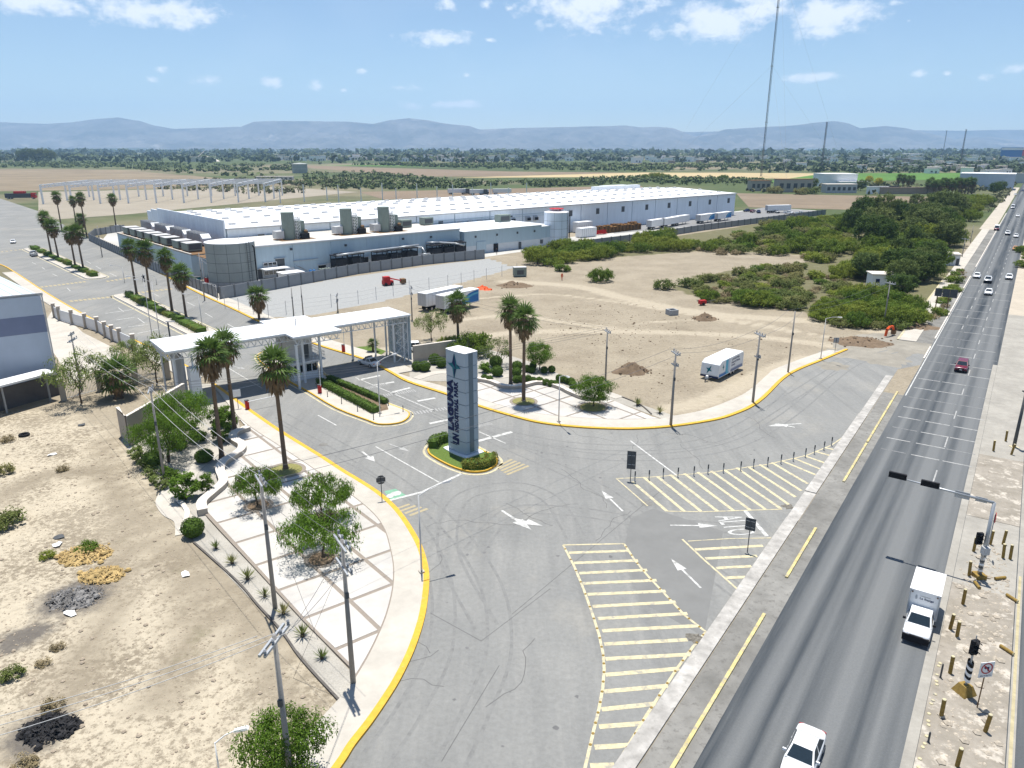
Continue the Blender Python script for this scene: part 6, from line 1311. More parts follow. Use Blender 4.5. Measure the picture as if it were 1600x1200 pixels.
for k, (p, lb) in enumerate((((24.58, 35.07), 'bent thin dark post left of the striped signal post'), ((21.29, 30.25), 'short broken dark post near the bottom of the median'))): post((*p, .05), .95 - .3 * k, lb, None, .05, 'dgrey')
# yellow studs along the median edge
ob = None
for k in range(26):
    p = hxy(.25 + .05 * math.sin(k), 29 + k * .62 - (.3 if k % 3 else 0)); 
    if ob is None: ob = thing('lane_stud', 'yellow ceramic stud in the row along the median edge', 'road stud', (*p, .05), 0, 'yellow studs of the median edge'); MB().lathe([(.11, 0), (.09, .05), (.03, .06)], 8).build('dome', M['yline'], ob); continue
    clone(ob, (*p, .05))
# sign gantry by the thicket
t_ = thing('billboard', 'dark grey road sign board on two posts seen from behind by the far thicket', 'sign', (79.57, 136.08), R(-40))
for x in (0, 1.9): MB().bar((x, 0, 0), (x, 0, 3.2), .09, 6).build('post', M['rust'], t_)
for k in range(3): MB().box(.1 + k * 1.25, -.12, 2.6, 1.2, .05, 1.5).build('panel', M['dgrey'], t_)
MB().box(1.3, -.06, 3.0, 3.7, .05, .08).box(1.3, -.06, 3.7, 3.7, .05, .08).build('rail', M['grey'], t_)


# ================================================================== FACTORY
FA = R(41.56); FO = (-71.9, 188.1)
def fw(x, y): p = rot2((x, y), FA); return (FO[0] + p[0], FO[1] + p[1])
def fthing(name, label, cat, x, y, z=0, grp=None, rz=0): return thing(name, label, cat, (*fw(x, y), z), FA + rz, grp)
MW = fthing('main_warehouse', 'very long white factory hall with pale metal roof dotted with vents', 'factory', 0, 0)
LN, DP, EV, RG = 230.5, 62.0, 9.7, 10.9
MB().mesh([(0, .3, 0), (LN, .3, 0), (LN, .3, EV - .1), (0, .3, EV - .1)], [(0, 1, 2, 3)]).mesh([(LN - .3, 0, 0), (LN - .3, DP, 0), (LN - .3, DP, EV - .1), (LN - .3, DP / 2, RG - .1), (LN - .3, 0, EV - .1)], [(0, 1, 2, 3, 4)]).mesh([(0, DP - .2, 0), (LN, DP - .2, 0), (LN, DP - .2, EV - .1), (0, DP - .2, EV - .1)], [(3, 2, 1, 0)]).build('wall_core', M['bluegrey'], MW)
NB = 16; bw = LN / NB
for i in range(NB):
    x = bw * i; MB().box(x + bw / 2, .1, 0, bw - .35, .3, EV - .25).build('wall_panel', M['facade'], MW)
    if i >= 8 or i % 2 == 0: w_ = MB().box(x + bw * .62, -.08, 5.6, 1.7, .1, 2.0).build('louvre_window', M['dgrey'], MW); MB().box(x + bw * .62, -.1, 7.6, 1.9, .16, .12).build('window_hood', M['lgrey'], w_)
for j in range(4): MB().box(LN - .1, DP / 4 * (j + .5), 0, .3, DP / 4 - .35, EV - .25 + .35 * (j in (1, 2))).build('wall_panel', M['facade'], MW)
MB().mesh([(-.2, -.5, EV), (LN, -.5, EV), (LN, DP / 2, RG), (-.2, DP / 2, RG), (-.2, DP + .5, EV), (LN, DP + .5, EV)], [(0, 1, 2, 3), (3, 2, 5, 4)]).build('roof', M['roofwhite'], MW)
MB().box(LN / 2, -.55, EV - .35, LN, .25, .3).build('gutter', M['lgrey'], MW)
MB().box(LN * .27, -.12, EV - 2.3, LN * .45, .12, .25).box(LN * .27, -.12, EV - 2.9, LN * .45, .1, .12).build('duct_rail', M['bluegrey'], MW)
# parapet end wall on the road side, stepped at the back
for i in range(10): y0_ = i * 5.2; MB().box(-.35, y0_ + 2.6, 0, .4, 5.12, 11.75).build('end_panel', M['facade'], MW)
MB().box(-.35, 55, 0, .4, 5.9, 11.2).build('end_panel', M['facade'], MW); MB().box(-.35, 60, 0, .4, 3.9, 10.5).build('end_panel', M['facade'], MW)
vent = None
for i in range(38):
    for j in range(5):
        x, y = 4 + i * 6.0, 6 + j * 12.2; z = EV + (RG - EV) * (y if y < DP / 2 else DP - y) / (DP / 2)
        if vent is None:
            vent = MB().mesh([(-.9, -.45, 0), (.9, -.45, 0), (.9, .45, 0), (-.9, .45, 0), (-.8, -.35, .42), (.8, -.35, .42), (.8, .35, .5), (-.8, .35, .5)], [(4, 5, 6, 7), (0, 1, 5, 4), (1, 2, 6, 5), (2, 3, 7, 6), (3, 0, 4, 7)]).build('roof_vent', M['lgrey'], MW, loc=(x, y, z)); continue
        c = vent.copy(); COL.objects.link(c); c.location = (x + (3 if j % 2 else 0), y, z)
for y0_, x0_, x1_ in ((DP - 4, 205, 222), (DP - 8, 195, 228)): MB().box((x0_ + x1_) / 2, y0_, RG - 1.2, x1_ - x0_, 2.5, 1.9).build('roof_monitor', M['roofwhite'], MW)
# wall fans on the facade
for x in (74, 78, 82, 96, 103, 106.5):
    h_ = MB().mesh([(-.9, 0, 0), (.9, 0, 0), (.9, 0, 1.8), (-.9, 0, 1.8), (-.9, -1.0, .2), (.9, -1.0, .2), (.9, -1.0, 1.0), (-.9, -1.0, 1.0)], [(0, 3, 7, 4), (1, 5, 6, 2), (3, 2, 6, 7), (0, 4, 5, 1)]).build('fan_hood', M['lgrey'], MW, loc=(x, -.06, 5.2)); MB().box(0, -.55, .3, 1.6, .8, .9).build('fan', M['black'], h_)
# annex
AX = fthing('annex_hall', 'blue-grey flat-roofed annex of the factory below the three scrubber towers', 'factory annex', -3, -22)
AL, AD, AH = 60.0, 21.6, 7.3
MB().box(AL / 2, AD / 2 + .2, 0, AL - .4, AD - .3, AH - .1).build('wall_core', M['bluegrey'], AX)
for i in range(6): MB().box(5 + i * 10, .12, 1.9, 9.94, .24, AH - 1.9).build('wall_panel', M['bluegrey'], AX); MB().box(5 + i * 10, .1, 0, 9.94, .2, 1.88).build('base_panel', M['offwhite'], AX)
MB().box(-.02, AD / 2, 0, .24, AD, AH).build('end_panel', M['bluegrey'], AX)
MB().box(AL / 2, AD / 2 - .1, AH - .1, AL + .3, AD + .3, .12).build('roof', mat('dusty_flat_roof', (.52, .50, .46), .95, .12, .3, var2=.15, scale2=.05), AX)
MB().box(AL / 2, -.12, AH + .02, AL + .3, .25, .25).build('parapet', M['offwhite'], AX)
for x, w_, h_, m in ((6.5, 2.2, 4.2, 'dgrey'), (13, 6, 3.2, 'bluegrey'), (29, 2.4, 2.4, 'black'), (17.2, 2.0, 1.6, 'black'), (55, 3.6, 3.4, 'bluegrey'), (1.3, 1.2, 2.2, 'dgrey'), (52.5, 1.6, 2.2, 'black')): d_ = MB().box(x, -.06, 0, w_, .14, h_).build('door', M[m], AX); MB().box(x, -.2, h_, w_ + .4, .4, .12).build('door_hood', M['lgrey'], d_)
gl = MB().box(4.0, -.05, .6, 3.4, .16, 3.0).build('glazing', M['glass'], AX)
for k in range(4): MB().box(2.4 + k * 1.07, -.14, .6, .12, .1, 3.0).build('mullion', M['white'], gl)
for z in (.6, 1.6, 2.6, 3.5): MB().box(4.0, -.14, z, 3.4, .1, .12).build('mullion', M['white'], gl)
MB().box(4.2, -2.0, 2.3, 6, 3.4, .2).build('porch_roof', M['white'], AX)
for x, z in ((9.5, 5.9), (24, 5.6), (41, 5.9), (50, 5.7)): MB().box(x, -.2, z, .5, .4, .5).build('wall_lamp', M['dgrey'], AX)
# yellow steps
t_ = fthing('metal_steps', 'small orange-brown steps against the annex wall', 'steps', 7.0, -23.6)
for k in range(5): MB().box(k * .45, 0, 1.3 - k * .26, .45, 1.2, .08).build('tread', M['rust'], t_)
for s in (-.6, .6): MB().bar((0, s, 2.3), (2.0, s, 1.1), .04, 4).bar((0, s, 1.3), (2.2, s, .0), .06, 4).build('stringer', M['rust'], t_)
# scrubber towers
for k, (x, y) in enumerate(((10.6, -12.8), (27.1, -12.2), (37.8, -13.4))):
    t_ = fthing('scrubber_tower', ['leftmost', 'middle', 'rightmost'][k] + ' olive-grey scrubber tower with white ladder cage on the annex roof', 'scrubber tower', x, y, AH, 'scrubber towers')
    MB().lathe([(1.55, 0), (1.55, 6.4), (1.6, 6.4), (1.6, 6.6)], 20).build('stack', M['unit'], t_, smooth=False)
    MB().box(2.9, 0, 0, 1.9, 2.2, 4.4).build('packed_bed', M['unit'], t_); MB().box(-2.6, .3, .4, 2.0, 2.4, 1.8).build('fan_box', M['lgrey'], t_); MB().bar((-2.6, .3, 1.6), (-1.0, 0, 2.4), .5, 10).build('duct', M['lgrey'], t_)
    cg = MB()
    for xx in (1.5, 2.5):
        for yy in (-1.5, -.7): cg.bar((xx, yy, 0), (xx, yy, 5.8), .06, 4)
    for i in range(8):
        for yy in (-1.5, -.7): cg.bar((1.5, yy, i * .75), (2.5, yy, (i + 1) * .75 if i < 7 else i * .75), .045, 4).bar((1.5, yy, i * .75), (2.5, yy, i * .75), .045, 4)
    cg.build('ladder_cage', M['white'], t_); MB().box(3.3, -1.9, 0, 2.0, 1.4, 1.5).build('pump', M['black'], t_); MB().lathe([(.5, 1.2), (.5, 2.0), (.2, 2.3)], 10, 3.8, -1.7).build('motor', M['rust'], t_)
    MB().box(1.2, -.4, .03, 9, 5.5, .05).build('drip_tray', M['rust'], t_)
for k, (x, y) in enumerate(((43, -8), (48, -8), (57, -6))):
    t_ = fthing('rooftop_unit', ['left', 'middle', 'right'][k] + ' green-grey rooftop unit right of the scrubber towers', 'air unit', x, y, AH, 'rooftop units of the annex'); MB().box(0, 0, .2, 3.4, 2.4, 2.0).build('casing', M['unit'], t_); MB().box(0, 0, 0, 3.0, 2.0, .2).build('skid', M['rust'], t_); MB().box(0, -1.22, .6, 2.8, .06, 1.2).build('grille', M['dgrey'], t_)
# office block at the right of the annex
OF = fthing('office_block', 'grey and white two-tone low block with white roof right of the annex', 'factory annex', 58, -25.5)
MB().box(15, 13, 0, 30, 20.5, 2.4).build('base_wall', M['offwhite'], OF); MB().box(15, 13, 2.4, 30.1, 20.6, 4.1).build('upper_wall', M['bluegrey'], OF); MB().box(15, 13, 6.5, 30.8, 21.2, .15).build('roof', M['roofwhite'], OF)
MB().box(33.4, 14, 0, 6.6, 20, 2.4).build('base_wall', M['offwhite'], OF); MB().box(33.4, 14, 2.4, 6.7, 20.1, 3.4).build('upper_wall', M['bluegrey'], OF); MB().box(33.4, 14, 5.8, 7.2, 20.6, .15).build('roof', M['roofwhite'], OF)
for x in (4, 12, 20, 27): MB().box(x, 2.62, 4.6, .6, .08, .6).build('vent', M['dgrey'], OF)
for x, w_, h_, m in ((6, 3.5, 3.4, 'bluegrey'), (11.5, 1.6, 2.4, 'black'), (21, .9, 2.1, 'dgrey'), (30, 1.0, 1.2, 'dgrey')): MB().box(x, 2.6, 0 if h_ > 1.5 else .9, w_, .2, h_).build('door', M[m], OF)
t_ = fthing('rooftop_unit', 'large green-grey rooftop unit on the white-roofed office block', 'air unit', 85, -8, 6.7); MB().box(0, 0, 0, 4.5, 2.6, 2.2).build('casing', M['unit'], t_); MB().box(0, -1.32, .4, 3.6, .06, 1.3).build('grille', M['dgrey'], t_)
# tanks
def tank(x, y, r, h, label, m, courses, n, m2=None):
    t_ = fthing('storage_tank', label, 'tank', x, y); ch = h / courses
    MB().lathe([(r - .06, 0), (r - .06, h)], 40).build('shell_core', M['dgrey'], t_)
    for c in range(courses):
        for k in range(n):
            a0, a1 = 2 * math.pi * k / n + .006, 2 * math.pi * (k + 1) / n - .006; mb = MB(); seg = 5; vs = []
            for z in (c * ch + .03, (c + 1) * ch - .03):
                for i in range(seg + 1): a = a0 + (a1 - a0) * i / seg; vs.append((r * math.cos(a), r * math.sin(a), z))
            mb.mesh(vs, [(i, i + 1, seg + 2 + i, seg + 1 + i) for i in range(seg)]); mb.build('shell_plate', M[m2 if (m2 and c == 0) else m], t_)
    MB().lathe([(r + .08, h), (r + .08, h + .14), (r * .5, h + .5), (.05, h + .6)], 40).build('roof', M['white'], t_, smooth=False)
    MB().lathe([(.25, h + .3), (.25, h + .8), (.02, h + .85)], 8, r * .4, 0).build('hatch', M['lgrey'], t_)
    mb = MB(); q = (r * .35, -r * .99)
    for s in (-.28, .28): mb.bar((q[0] + s, q[1] - .15, 0), (q[0] + s, q[1] - .15, h + 1.0), .05, 4)
    for i in range(int(h / .4)): mb.bar((q[0] - .28, q[1] - .15, .3 + i * .4), (q[0] + .28, q[1] - .15, .3 + i * .4), .03, 4)
    mb.build('ladder', M['dgrey'], t_); MB().tube([(r * .62, -r * .85, h - .6), (r * .66, -r * .9, h - 1.0), (r * .66, -r * .9, .2)], [.14] * 3, 8).build('pipe', M['black'], t_)
    return t_
tank(-10.7, -29.5, 5.05, 9.9, 'big round grey plated water tank at the road corner of the factory', 'tank', 5, 12, 'grey')
T2 = tank(96.6, -20.5, 3.85, 9.7, 'white round tank with red rail beside the long factory hall', 'facade', 4, 10)
MB().lathe([(2.2, 10.7), (2.3, 10.85), (2.2, 10.95)], 20).build('red_rail', M['red'], T2)
# left wing with rooftop machinery
LW = fthing('machinery_wing', 'blue-grey wing with crowded rooftop machinery along the park road', 'factory annex', -13.5, -13)
MB().box(5.6, 30, 0, 11.2, 60, 5.6).build('wall_core', M['bluegrey'], LW)
for i in range(10): MB().box(-.06, 3 + i * 6, 0, .14, 5.94, 5.6).build('wall_panel', M['bluegrey'], LW)
MB().box(5.6, 30, 5.6, 11.6, 60.4, .12).build('roof', M['rust'], LW); MB().box(-.1, 30, 5.73, .3, 60.4, .22).build('parapet', M['cap'], LW)
for i in range(8):
    t_ = fthing('cooling_unit', ['nearest', 'second', 'third', 'fourth', 'fifth', 'sixth', 'seventh', 'farthest'][i] + ' boxy green-grey cooling unit in the row on the machinery wing', 'air unit', -11.2, -7 + i * 6.6 + (2 if i > 1 else 0), 5.73, 'cooling units of the machinery wing')
    MB().box(0, 0, .3, 3.4, 4.2, 1.7).build('casing', M['unit'], t_); MB().box(0, 0, 0, 3.2, 4.0, .3).build('skid', M['rust'], t_); MB().box(0, -2.12, .6, 2.8, .05, 1.2).build('grille', M['dgrey'], t_); MB().box(0, 0, 2.0, 3.6, 4.4, .1).build('lid', M['lgrey'], t_)
for i in range(4):
    t_ = fthing('exhaust_duct', ['nearest', 'second', 'third', 'farthest'][i] + ' ribbed exhaust duct with pale hood along the end wall of the hall', 'duct', -5.0, 2 + i * 13, 5.73, 'exhaust ducts of the machinery wing')
    MB().box(0, 4.5, .6, 2.0, 10, 2.2).build('duct', M['lgrey'], t_)
    for k in range(9): MB().box(0, .2 + k * 1.1, .5, 2.2, .18, 2.5).build('rib', M['grey'], t_)
    MB().mesh([(-1.1, -2.2, .4), (1.1, -2.2, .4), (1.1, -.5, .6), (-1.1, -.5, .6), (-1.1, -2.0, 1.9), (1.1, -2.0, 1.9), (1.1, -.5, 2.9), (-1.1, -.5, 2.9)], [(4, 5, 6, 7), (0, 1, 5, 4), (1, 2, 6, 5), (3, 0, 4, 7), (3, 2, 1, 0), (2, 3, 7, 6)]).build('hood', M['offwhite'], t_)
# open steel porch between wing and tank
t_ = fthing('steel_porch', 'white open steel canopy frame between machinery wing and water tank', 'canopy', -13, -26)
for x, y in ((0, 0), (5, 0), (0, 8), (5, 8)): MB().box(x, y, 0, .25, .25, 5.4).build('column', M['white'], t_)
for a, b in (((0, 0, 5.4), (0, 10, 5.6)), ((5, 0, 5.4), (5, 10, 5.6)), ((0, 0, 5.4), (5, 0, 5.4)), ((0, 4, 4.2), (0, 10, 5.6)), ((5, 4, 4.2), (5, 10, 5.6)), ((0, 0, 4.2), (0, 4, 5.4)), ((5, 0, 4.2), (5, 4, 5.4))): MB().bar(a, b, .12, 4).build('beam', M['white'], t_)
MB().box(2.5, 5.5, 5.62, 5.4, 10.5, .1).build('roof', M['rust'], t_)
for i in range(5):
    t_ = fthing('drum_stack', ['leftmost', 'second', 'third', 'fourth', 'rightmost'][i] + ' pile of stored drums and bins beside the porch', 'bin', -15 + i * 1.7, -19 - (i % 2) * 2.5, 0, 'bins beside the porch'); MB().box(0, 0, 0, 1.3, 1.4, 1.5).build('bin', M[['teal', 'red', 'navy', 'white', 'dgrey'][i]], t_); MB().box(0, 0, 1.5, 1.4, 1.5, .1).build('lid', M['dgrey'], t_)
# chillers in the yard before the annex
CH = [(17.5, -26.0, 'first'), (22.0, -26.0, 'second'), (28.5, -26.8, 'third'), (33.0, -26.6, 'fourth'), (38.5, -25.5, 'fifth'), (46.5, -25.5, 'sixth'), (51.0, -25.0, 'seventh'), (55.0, -25.0, 'eighth')]
for x, y, nme in CH:
    t_ = fthing('chiller', nme + ' black chiller unit from the left in the yard before the annex', 'chiller', x, y + 1.2, .04, 'chillers before the annex'); t_.scale = (1.0, 1.0, 1.55)
    for xx in (-1.6, 1.6):
        for yy in (-1.3, 1.3): MB().box(xx, yy, 0, .16, .16, 2.6).build('leg', M['machine'], t_)
    MB().box(0, 0, .7, 3.3, 2.5, 1.3).build('coil_body', M['machine'], t_); MB().box(0, 0, 2.5, 3.6, 2.9, .15).build('top_frame', M['machine'], t_)
    for k in range(2): MB().lathe([(.65, 2.65), (.6, 2.85), (.5, 2.7), (.05, 2.7)], 12, -.8 + 1.6 * k, 0).build('fan_ring', M['dgrey'], t_)
    MB().bar((-1.7, -1.35, .4), (1.7, -1.35, .4), .09, 6).build('pipe', M['galv'], t_)
def pipe_rack(pts, label, r=.22):
    t_ = fthing('pipe_run', label, 'pipe', *pts[0][:2]); o = Vector(pts[0][:2] + (0,)); P_ = [Vector(p) - o for p in pts]
    MB().tube(P_, [r] * len(P_), 8).build('pipe', M['galv'], t_, smooth=True)
    for p in P_[1:-1]: MB().box(p.x, p.y, 0, .14, .14, p.z - r).build('support', M['dgrey'], t_)
pipe_rack([(15.5, -27.4, 4.4), (22, -27.2, 4.6), (33, -26.8, 4.7), (40, -26.4, 4.8)], 'long pale pipe above the left group of chillers')
pipe_rack([(36, -22.6, 4.0), (39, -24, 4.0), (42, -25, 3.8), (42.5, -26, 2.0)], 'bent pale pipe between chillers and annex wall'); pipe_rack([(45, -22.4, 4.6), (48, -24.5, 4.6), (52, -26, 4.2), (55, -26.5, 3.4)], 'stepped pale pipe at the right end of the annex')
pipe_rack([(41, -26.5, 2.2), (43.4, -26.4, 2.2), (43.5, -26.4, .3)], 'short U-shaped pipe bundle right of the chillers')
# stored things in the yard
for k, (x, y, m, lb) in enumerate(((12.5, -25, 'unit', 'pale green intermediate bulk container left of two by the annex door'), (14.0, -25, 'unit', 'pale green intermediate bulk container right of two by the annex door'), (9.8, -25.5, 'blue', 'small blue bin beside the orange-brown steps'))):
    t_ = fthing('yard_container', lb, 'container', x, y, .04); MB().box(0, 0, .12, 1.2, 1.1, 1.1).build('bottle', M[m], t_); MB().box(0, 0, 0, 1.25, 1.15, .12).build('pallet', M['wood'], t_); MB().lathe([(.2, 1.22), (.2, 1.3), (.02, 1.32)], 8).build('cap', M['dgrey'], t_)
t_ = fthing('gas_tank', 'white horizontal gas tank in the yard before the annex', 'tank', 12.5, -28.5, .04); mb = MB().bar((-1.8, 0, .9), (1.8, 0, .9), .6, 14).bar((1.8, 0, .9), (2.15, 0, .9), .6, 14, .25).bar((-2.15, 0, .9), (-1.8, 0, .9), .25, 14, .6); mb.build('vessel', M['white'], t_, smooth=True)
for x in (-1.2, 1.2): MB().box(x, 0, 0, .3, 1.0, .45).build('saddle', M['grey'], t_)
t_ = fthing('gatehouse_roof', 'small white-roofed shed behind the perimeter wall beside the water tank', 'shed', 1.5, -31.5); MB().box(0, 0, 0, 4.6, 3.2, 2.3).build('wall', M['offwhite'], t_); MB().box(0, 0, 2.3, 5.2, 3.8, .15).build('roof', M['white'], t_); MB().box(1, -1.62, 0, .9, .06, 2.0).build('door', M['dgrey'], t_)
# perimeter walls in precast panels
def panel_wall(name, pts, h, label, pitch=3.4, m='fence', wire=True):
    b0 = pts[0]; t_ = thing(name, label, 'wall', b0); L_ = [(p[0] - b0[0], p[1] - b0[1]) for p in pts]
    pn = None
    for a, b in zip(L_, L_[1:]):
        l = math.hypot(b[0] - a[0], b[1] - a[1]); n = max(1, round(l / pitch)); rz = math.atan2(b[1] - a[1], b[0] - a[0])
        for i in range(n):
            x, y = a[0] + (b[0] - a[0]) * (i + .5) / n, a[1] + (b[1] - a[1]) * (i + .5) / n; MB().box(0, 0, 0, l / n - .3, .14, h).build('wall_panel', M[m], t_, loc=(x, y, 0), rz=rz)
            x, y = a[0] + (b[0] - a[0]) * i / n, a[1] + (b[1] - a[1]) * i / n; MB().box(0, 0, 0, .3, .32, h + .12).build('post', M['fence_post'], t_, loc=(x, y, 0), rz=rz)
    return t_
panel_wall('perimeter_wall', [(-58.47, 145.90), (-52.79, 154.18), (-37.10, 177.41), (-23.30, 191.70), (-7.39, 203.32)], 2.5, 'grey precast panel wall before the annex yard')
panel_wall('perimeter_wall', [(-59.62, 147.22), (-85.46, 178.37), (-125.76, 228.01), (-138.63, 244.37), (-144.50, 259.19), (-141.50, 273.65)], 2.3, 'grey precast panel wall along the park road footway', 2.6)
panel_wall('perimeter_wall', [(7.29, 210.96), (28.05, 232.69), (44.73, 247.92), (70.83, 275.84), (105.02, 307.80), (143.50, 344.38)], 2.2, 'grey precast panel wall behind the bushes at the loading yard', 4.5)
# chain link fence of the gravel yard
CLK = [(-54.36, 137.24), (-43.51, 128.98), (-38.94, 134.94), (-30.08, 142.07), (-21.56, 153.45), (-14.04, 160.20), (-5.94, 170.13), (4.73, 181.28)]
t_ = thing('chain_link_fence', 'thin chain-link fence on slim posts round the gravel yard', 'fence', CLK[0])
for a, b in zip(CLK, CLK[1:]):
    l = math.hypot(b[0] - a[0], b[1] - a[1]); n = max(2, int(l / 4))
    for i in range(n): x, y = a[0] + (b[0] - a[0]) * i / n - CLK[0][0], a[1] + (b[1] - a[1]) * i / n - CLK[0][1]; MB().bar((x, y, 0), (x, y, 2.6), .05, 5).build('post', M['lgrey'], t_)
    for z in (.6, 1.4, 2.2): MB().bar((a[0] - CLK[0][0], a[1] - CLK[0][1], z), (b[0] - CLK[0][0], b[1] - CLK[0][1], z), .012, 3).build('strand', M['lgrey'], t_)
# pallets
ps = None
k = 0
for i in range(11):
    for j in range(2):
        x, y = 129 + i * 2.0 + j * .4, -9.5 - j * 1.8 + i * .05
        if ps is None:
            ps = fthing('pallet_stack', 'tall stack of wooden pallets in the rows before the loading hall', 'pallet stack', x, y, .04, 'pallet stacks in the loading yard')
            for q in range(12): MB().box(0, 0, q * .22, 1.8, 1.5, .05).box(-.75, 0, q * .22 + .05, .12, 1.5, .14).box(.75, 0, q * .22 + .05, .12, 1.5, .14).build('pallet', M['orangewood'], ps)
            continue
        c = clone(ps, (*fw(x, y), .04), FA, scale=(1, 1, random.uniform(.8, 1.1)))
for k, (x, y, lb) in enumerate(((117, -14.5, 'white box container nearer the camera beside the white tank'), (127, -3.5, 'taller white box container against the hall beside the pallets'))):
    t_ = fthing('box_container', lb, 'container', x, y, .04); MB().box(0, 0, .15, 7.5, 2.8, 3.0 + k * .6).build('box', M['white'], t_); MB().box(0, 0, 0, 7.0, 2.2, .15).build('skid', M['dgrey'], t_)
    for q in range(8): MB().box(-3.3 + q * .95, -1.43, .3, .1, .06, 2.6).build('rib', M['lgrey'], t_)
t_ = fthing('red_trolley_train', 'row of red steel carts beside the pallet stacks', 'cart', 122, -13, .04)
for i in range(6): MB().box(i * 1.3, 0, .3, 1.0, 1.6, .12).box(i * 1.3 - .45, 0, .42, .08, 1.6, 1.1).build('cart', M['red'], t_)

# ================================================================== BLUE BUILDING AT THE LEFT
c0 = (-56.52, 87.24); bh = 12.44
c1, c2 = (-59.96, 85.16), (-56.02, 87.96); ba = math.atan2(c1[1] - c2[1], c1[0] - c2[0]); c3 = (-72.70, 104.39)
BB = thing('blue_building', 'tall pale blue windowless building with slate band and one small dark window', 'building', c0, ba)
sd_ = rot2((c3[0] - c2[0], c3[1] - c2[1]), -ba); sl = math.hypot(*sd_); su = (sd_[0] / sl, sd_[1] / sl)
W_, D_ = 30, 45
def bb(z0, z1, out, m, name): P_ = [(-out, out if su[1] < 0 else -out), (W_, out if su[1] < 0 else -out), (W_ + su[0] * D_, su[1] * D_), (su[0] * D_ - out, su[1] * D_)]; return MB().prism(P_, z0, z1).build(name, M[m], BB)
bb(0, bh * .62, 0, 'lblue', 'lower_wall'); bb(bh * .62, bh * .79, .02, 'dblue', 'band'); bb(bh * .79, bh - .3, 0, 'lblue', 'upper_wall')
P_ = [(.2, 0), (W_, 0), (W_ + su[0] * D_, su[1] * D_), (su[0] * D_ + .2, su[1] * D_)]
MB().prism(P_, bh - .3, bh - .12).build('roof', M['sheet'], BB)
MB().prism([(-.25, -.0), (W_, 0), (W_, .2 if su[1] > 0 else -.2), (-.25, .2 if su[1] > 0 else -.2)], bh - .3, bh + .02).build('fascia', M['lgrey'], BB)
for i in range(30):
    a = (i + .5) * 1.0; MB().bar((a, 0, bh - .1), (a + su[0] * D_, su[1] * D_, bh - .1), .05, 4, cap=False).build('roof_rib', M['sheet'], BB)
sg = 1 if su[1] > 0 else -1
wn = MB().box(5.6, -.02 * sg, bh * .815, 1.35, .12, 1.25).build('window', M['glass'], BB)
MB().box(5.6, -.1 * sg, bh * .815 + .55, 1.4, .06, .06).build('window_bar', M['offwhite'], wn)
MB().bar((-.1, 0, bh * .1), (-.12, 0, bh), .08, 6).build('downpipe', M['lgrey'], BB)
# white awning and dark block wall before it
wa, wb = (-63.48, 72.25), (-55.66, 86.74)
wall('block_wall', [wb, wa], 2.6, .3, 'dark block boundary wall below the blue building', 'darkwall', None)
t_ = thing('awning', 'long white flat awning along the foot of the blue building', 'awning', (*(-55.47, 84.83), 3.3), math.atan2(wa[1] - wb[1], wa[0] - wb[0])); MB().box(13, -.2, 0, 26, 2.4, .22).build('deck', M['white'], t_)
for i in range(6): MB().box(1 + i * 5, .5, -3.3, .16, .16, 3.3).build('post', M['grey'], t_)

# ================================================================== STEEL FRAME UNDER CONSTRUCTION
SF = thing('unfinished_hall', 'open white steel skeleton of an unfinished hall behind the palms', 'unfinished hall', (-253.34, 408.69), R(8))
for i in range(9):
    x = i * 14.5
    for y, h_ in ((0, 10), (30, 10), (62, 10)): MB().box(x, y, 0, .8, .8, h_).build('column', M['white'], SF)
    tr = MB()
    for a, b in (((x, 0), (x, 30)), ((x, 30), (x, 62))):
        for z in (8.6, 10): tr.bar((*a, z), (*b, z), .34, 4)
        for k in range(8): t0, t1 = k / 8, (k + 1) / 8; y0_, y1_ = a[1] + (b[1] - a[1]) * t0, a[1] + (b[1] - a[1]) * t1; tr.bar((x, y0_, 8.6 if k % 2 else 10), (x, y1_, 10 if k % 2 else 8.6), .22, 4)
    tr.build('roof_truss', M['white'], SF)
for y in (0, 15, 30, 46, 62): MB().bar((0, y, 10.1), (116, y, 10.1), .34, 4).build('purlin', M['white'], SF)
for i in range(14):
    t_ = thing('steel_column', 'free-standing white steel column in the row right of the unfinished frame', 'column', (-128 + i * 10.5, 418 + i * 1.2 + (i % 3) * 9), 0, 'columns right of the steel frame'); MB().box(0, 0, 0, .5, .5, 9.5 if i % 2 else 7.5).build('shaft', M['white'], t_); MB().box(0, 0, 0, 1.0, 1.0, .12).build('base_plate', M['grey'], t_)
# small huts by the highway
def hut(p, rz, w_, d_, h_, label, m='white', roofm='cap'):
    t_ = thing('hut', label, 'hut', p, rz); MB().box(0, 0, 0, w_, d_, h_).build('wall', M[m], t_); MB().box(0, 0, h_, w_ + .5, d_ + .5, .22).build('roof', M[roofm], t_)
    for x in (-w_ * .28, w_ * .2): wn = MB().box(x, -d_ / 2, h_ * .45, .8, .08, .8).build('window', M['navy'], t_); MB().box(x, -d_ / 2 - .05, h_ * .45 - .08, .95, .12, .08).build('sill', M['cap'], wn)
    MB().box(w_ * .42, -d_ / 2, 0, .7, .06, 1.9).build('door', M['dgrey'], t_)
hut((80.33, 159.43), R(-8), 4.8, 4.0, 3.0, 'small white hut with blue windows in the front of the thicket'); hut((112.96, 192.80), R(-20), 6.0, 4.5, 2.8, 'flat-roofed pale hut in the back of the thicket near the highway', 'offwhite')
t_ = thing('generator_cabin', 'grey-green generator cabin beside the long soil heap', 'cabin', (1.82, 173.70), R(10)); MB().box(0, 0, .2, 3.0, 1.8, 2.0).build('casing', M['unit'], t_); MB().box(0, 0, 0, 2.6, 1.5, .2).build('skid', M['dgrey'], t_); MB().box(0, -.92, .6, 1.6, .05, 1.0).build('grille', M['dgrey'], t_); MB().box(0, 0, 2.2, 3.1, 1.9, .1).build('lid', M['lgrey'], t_)
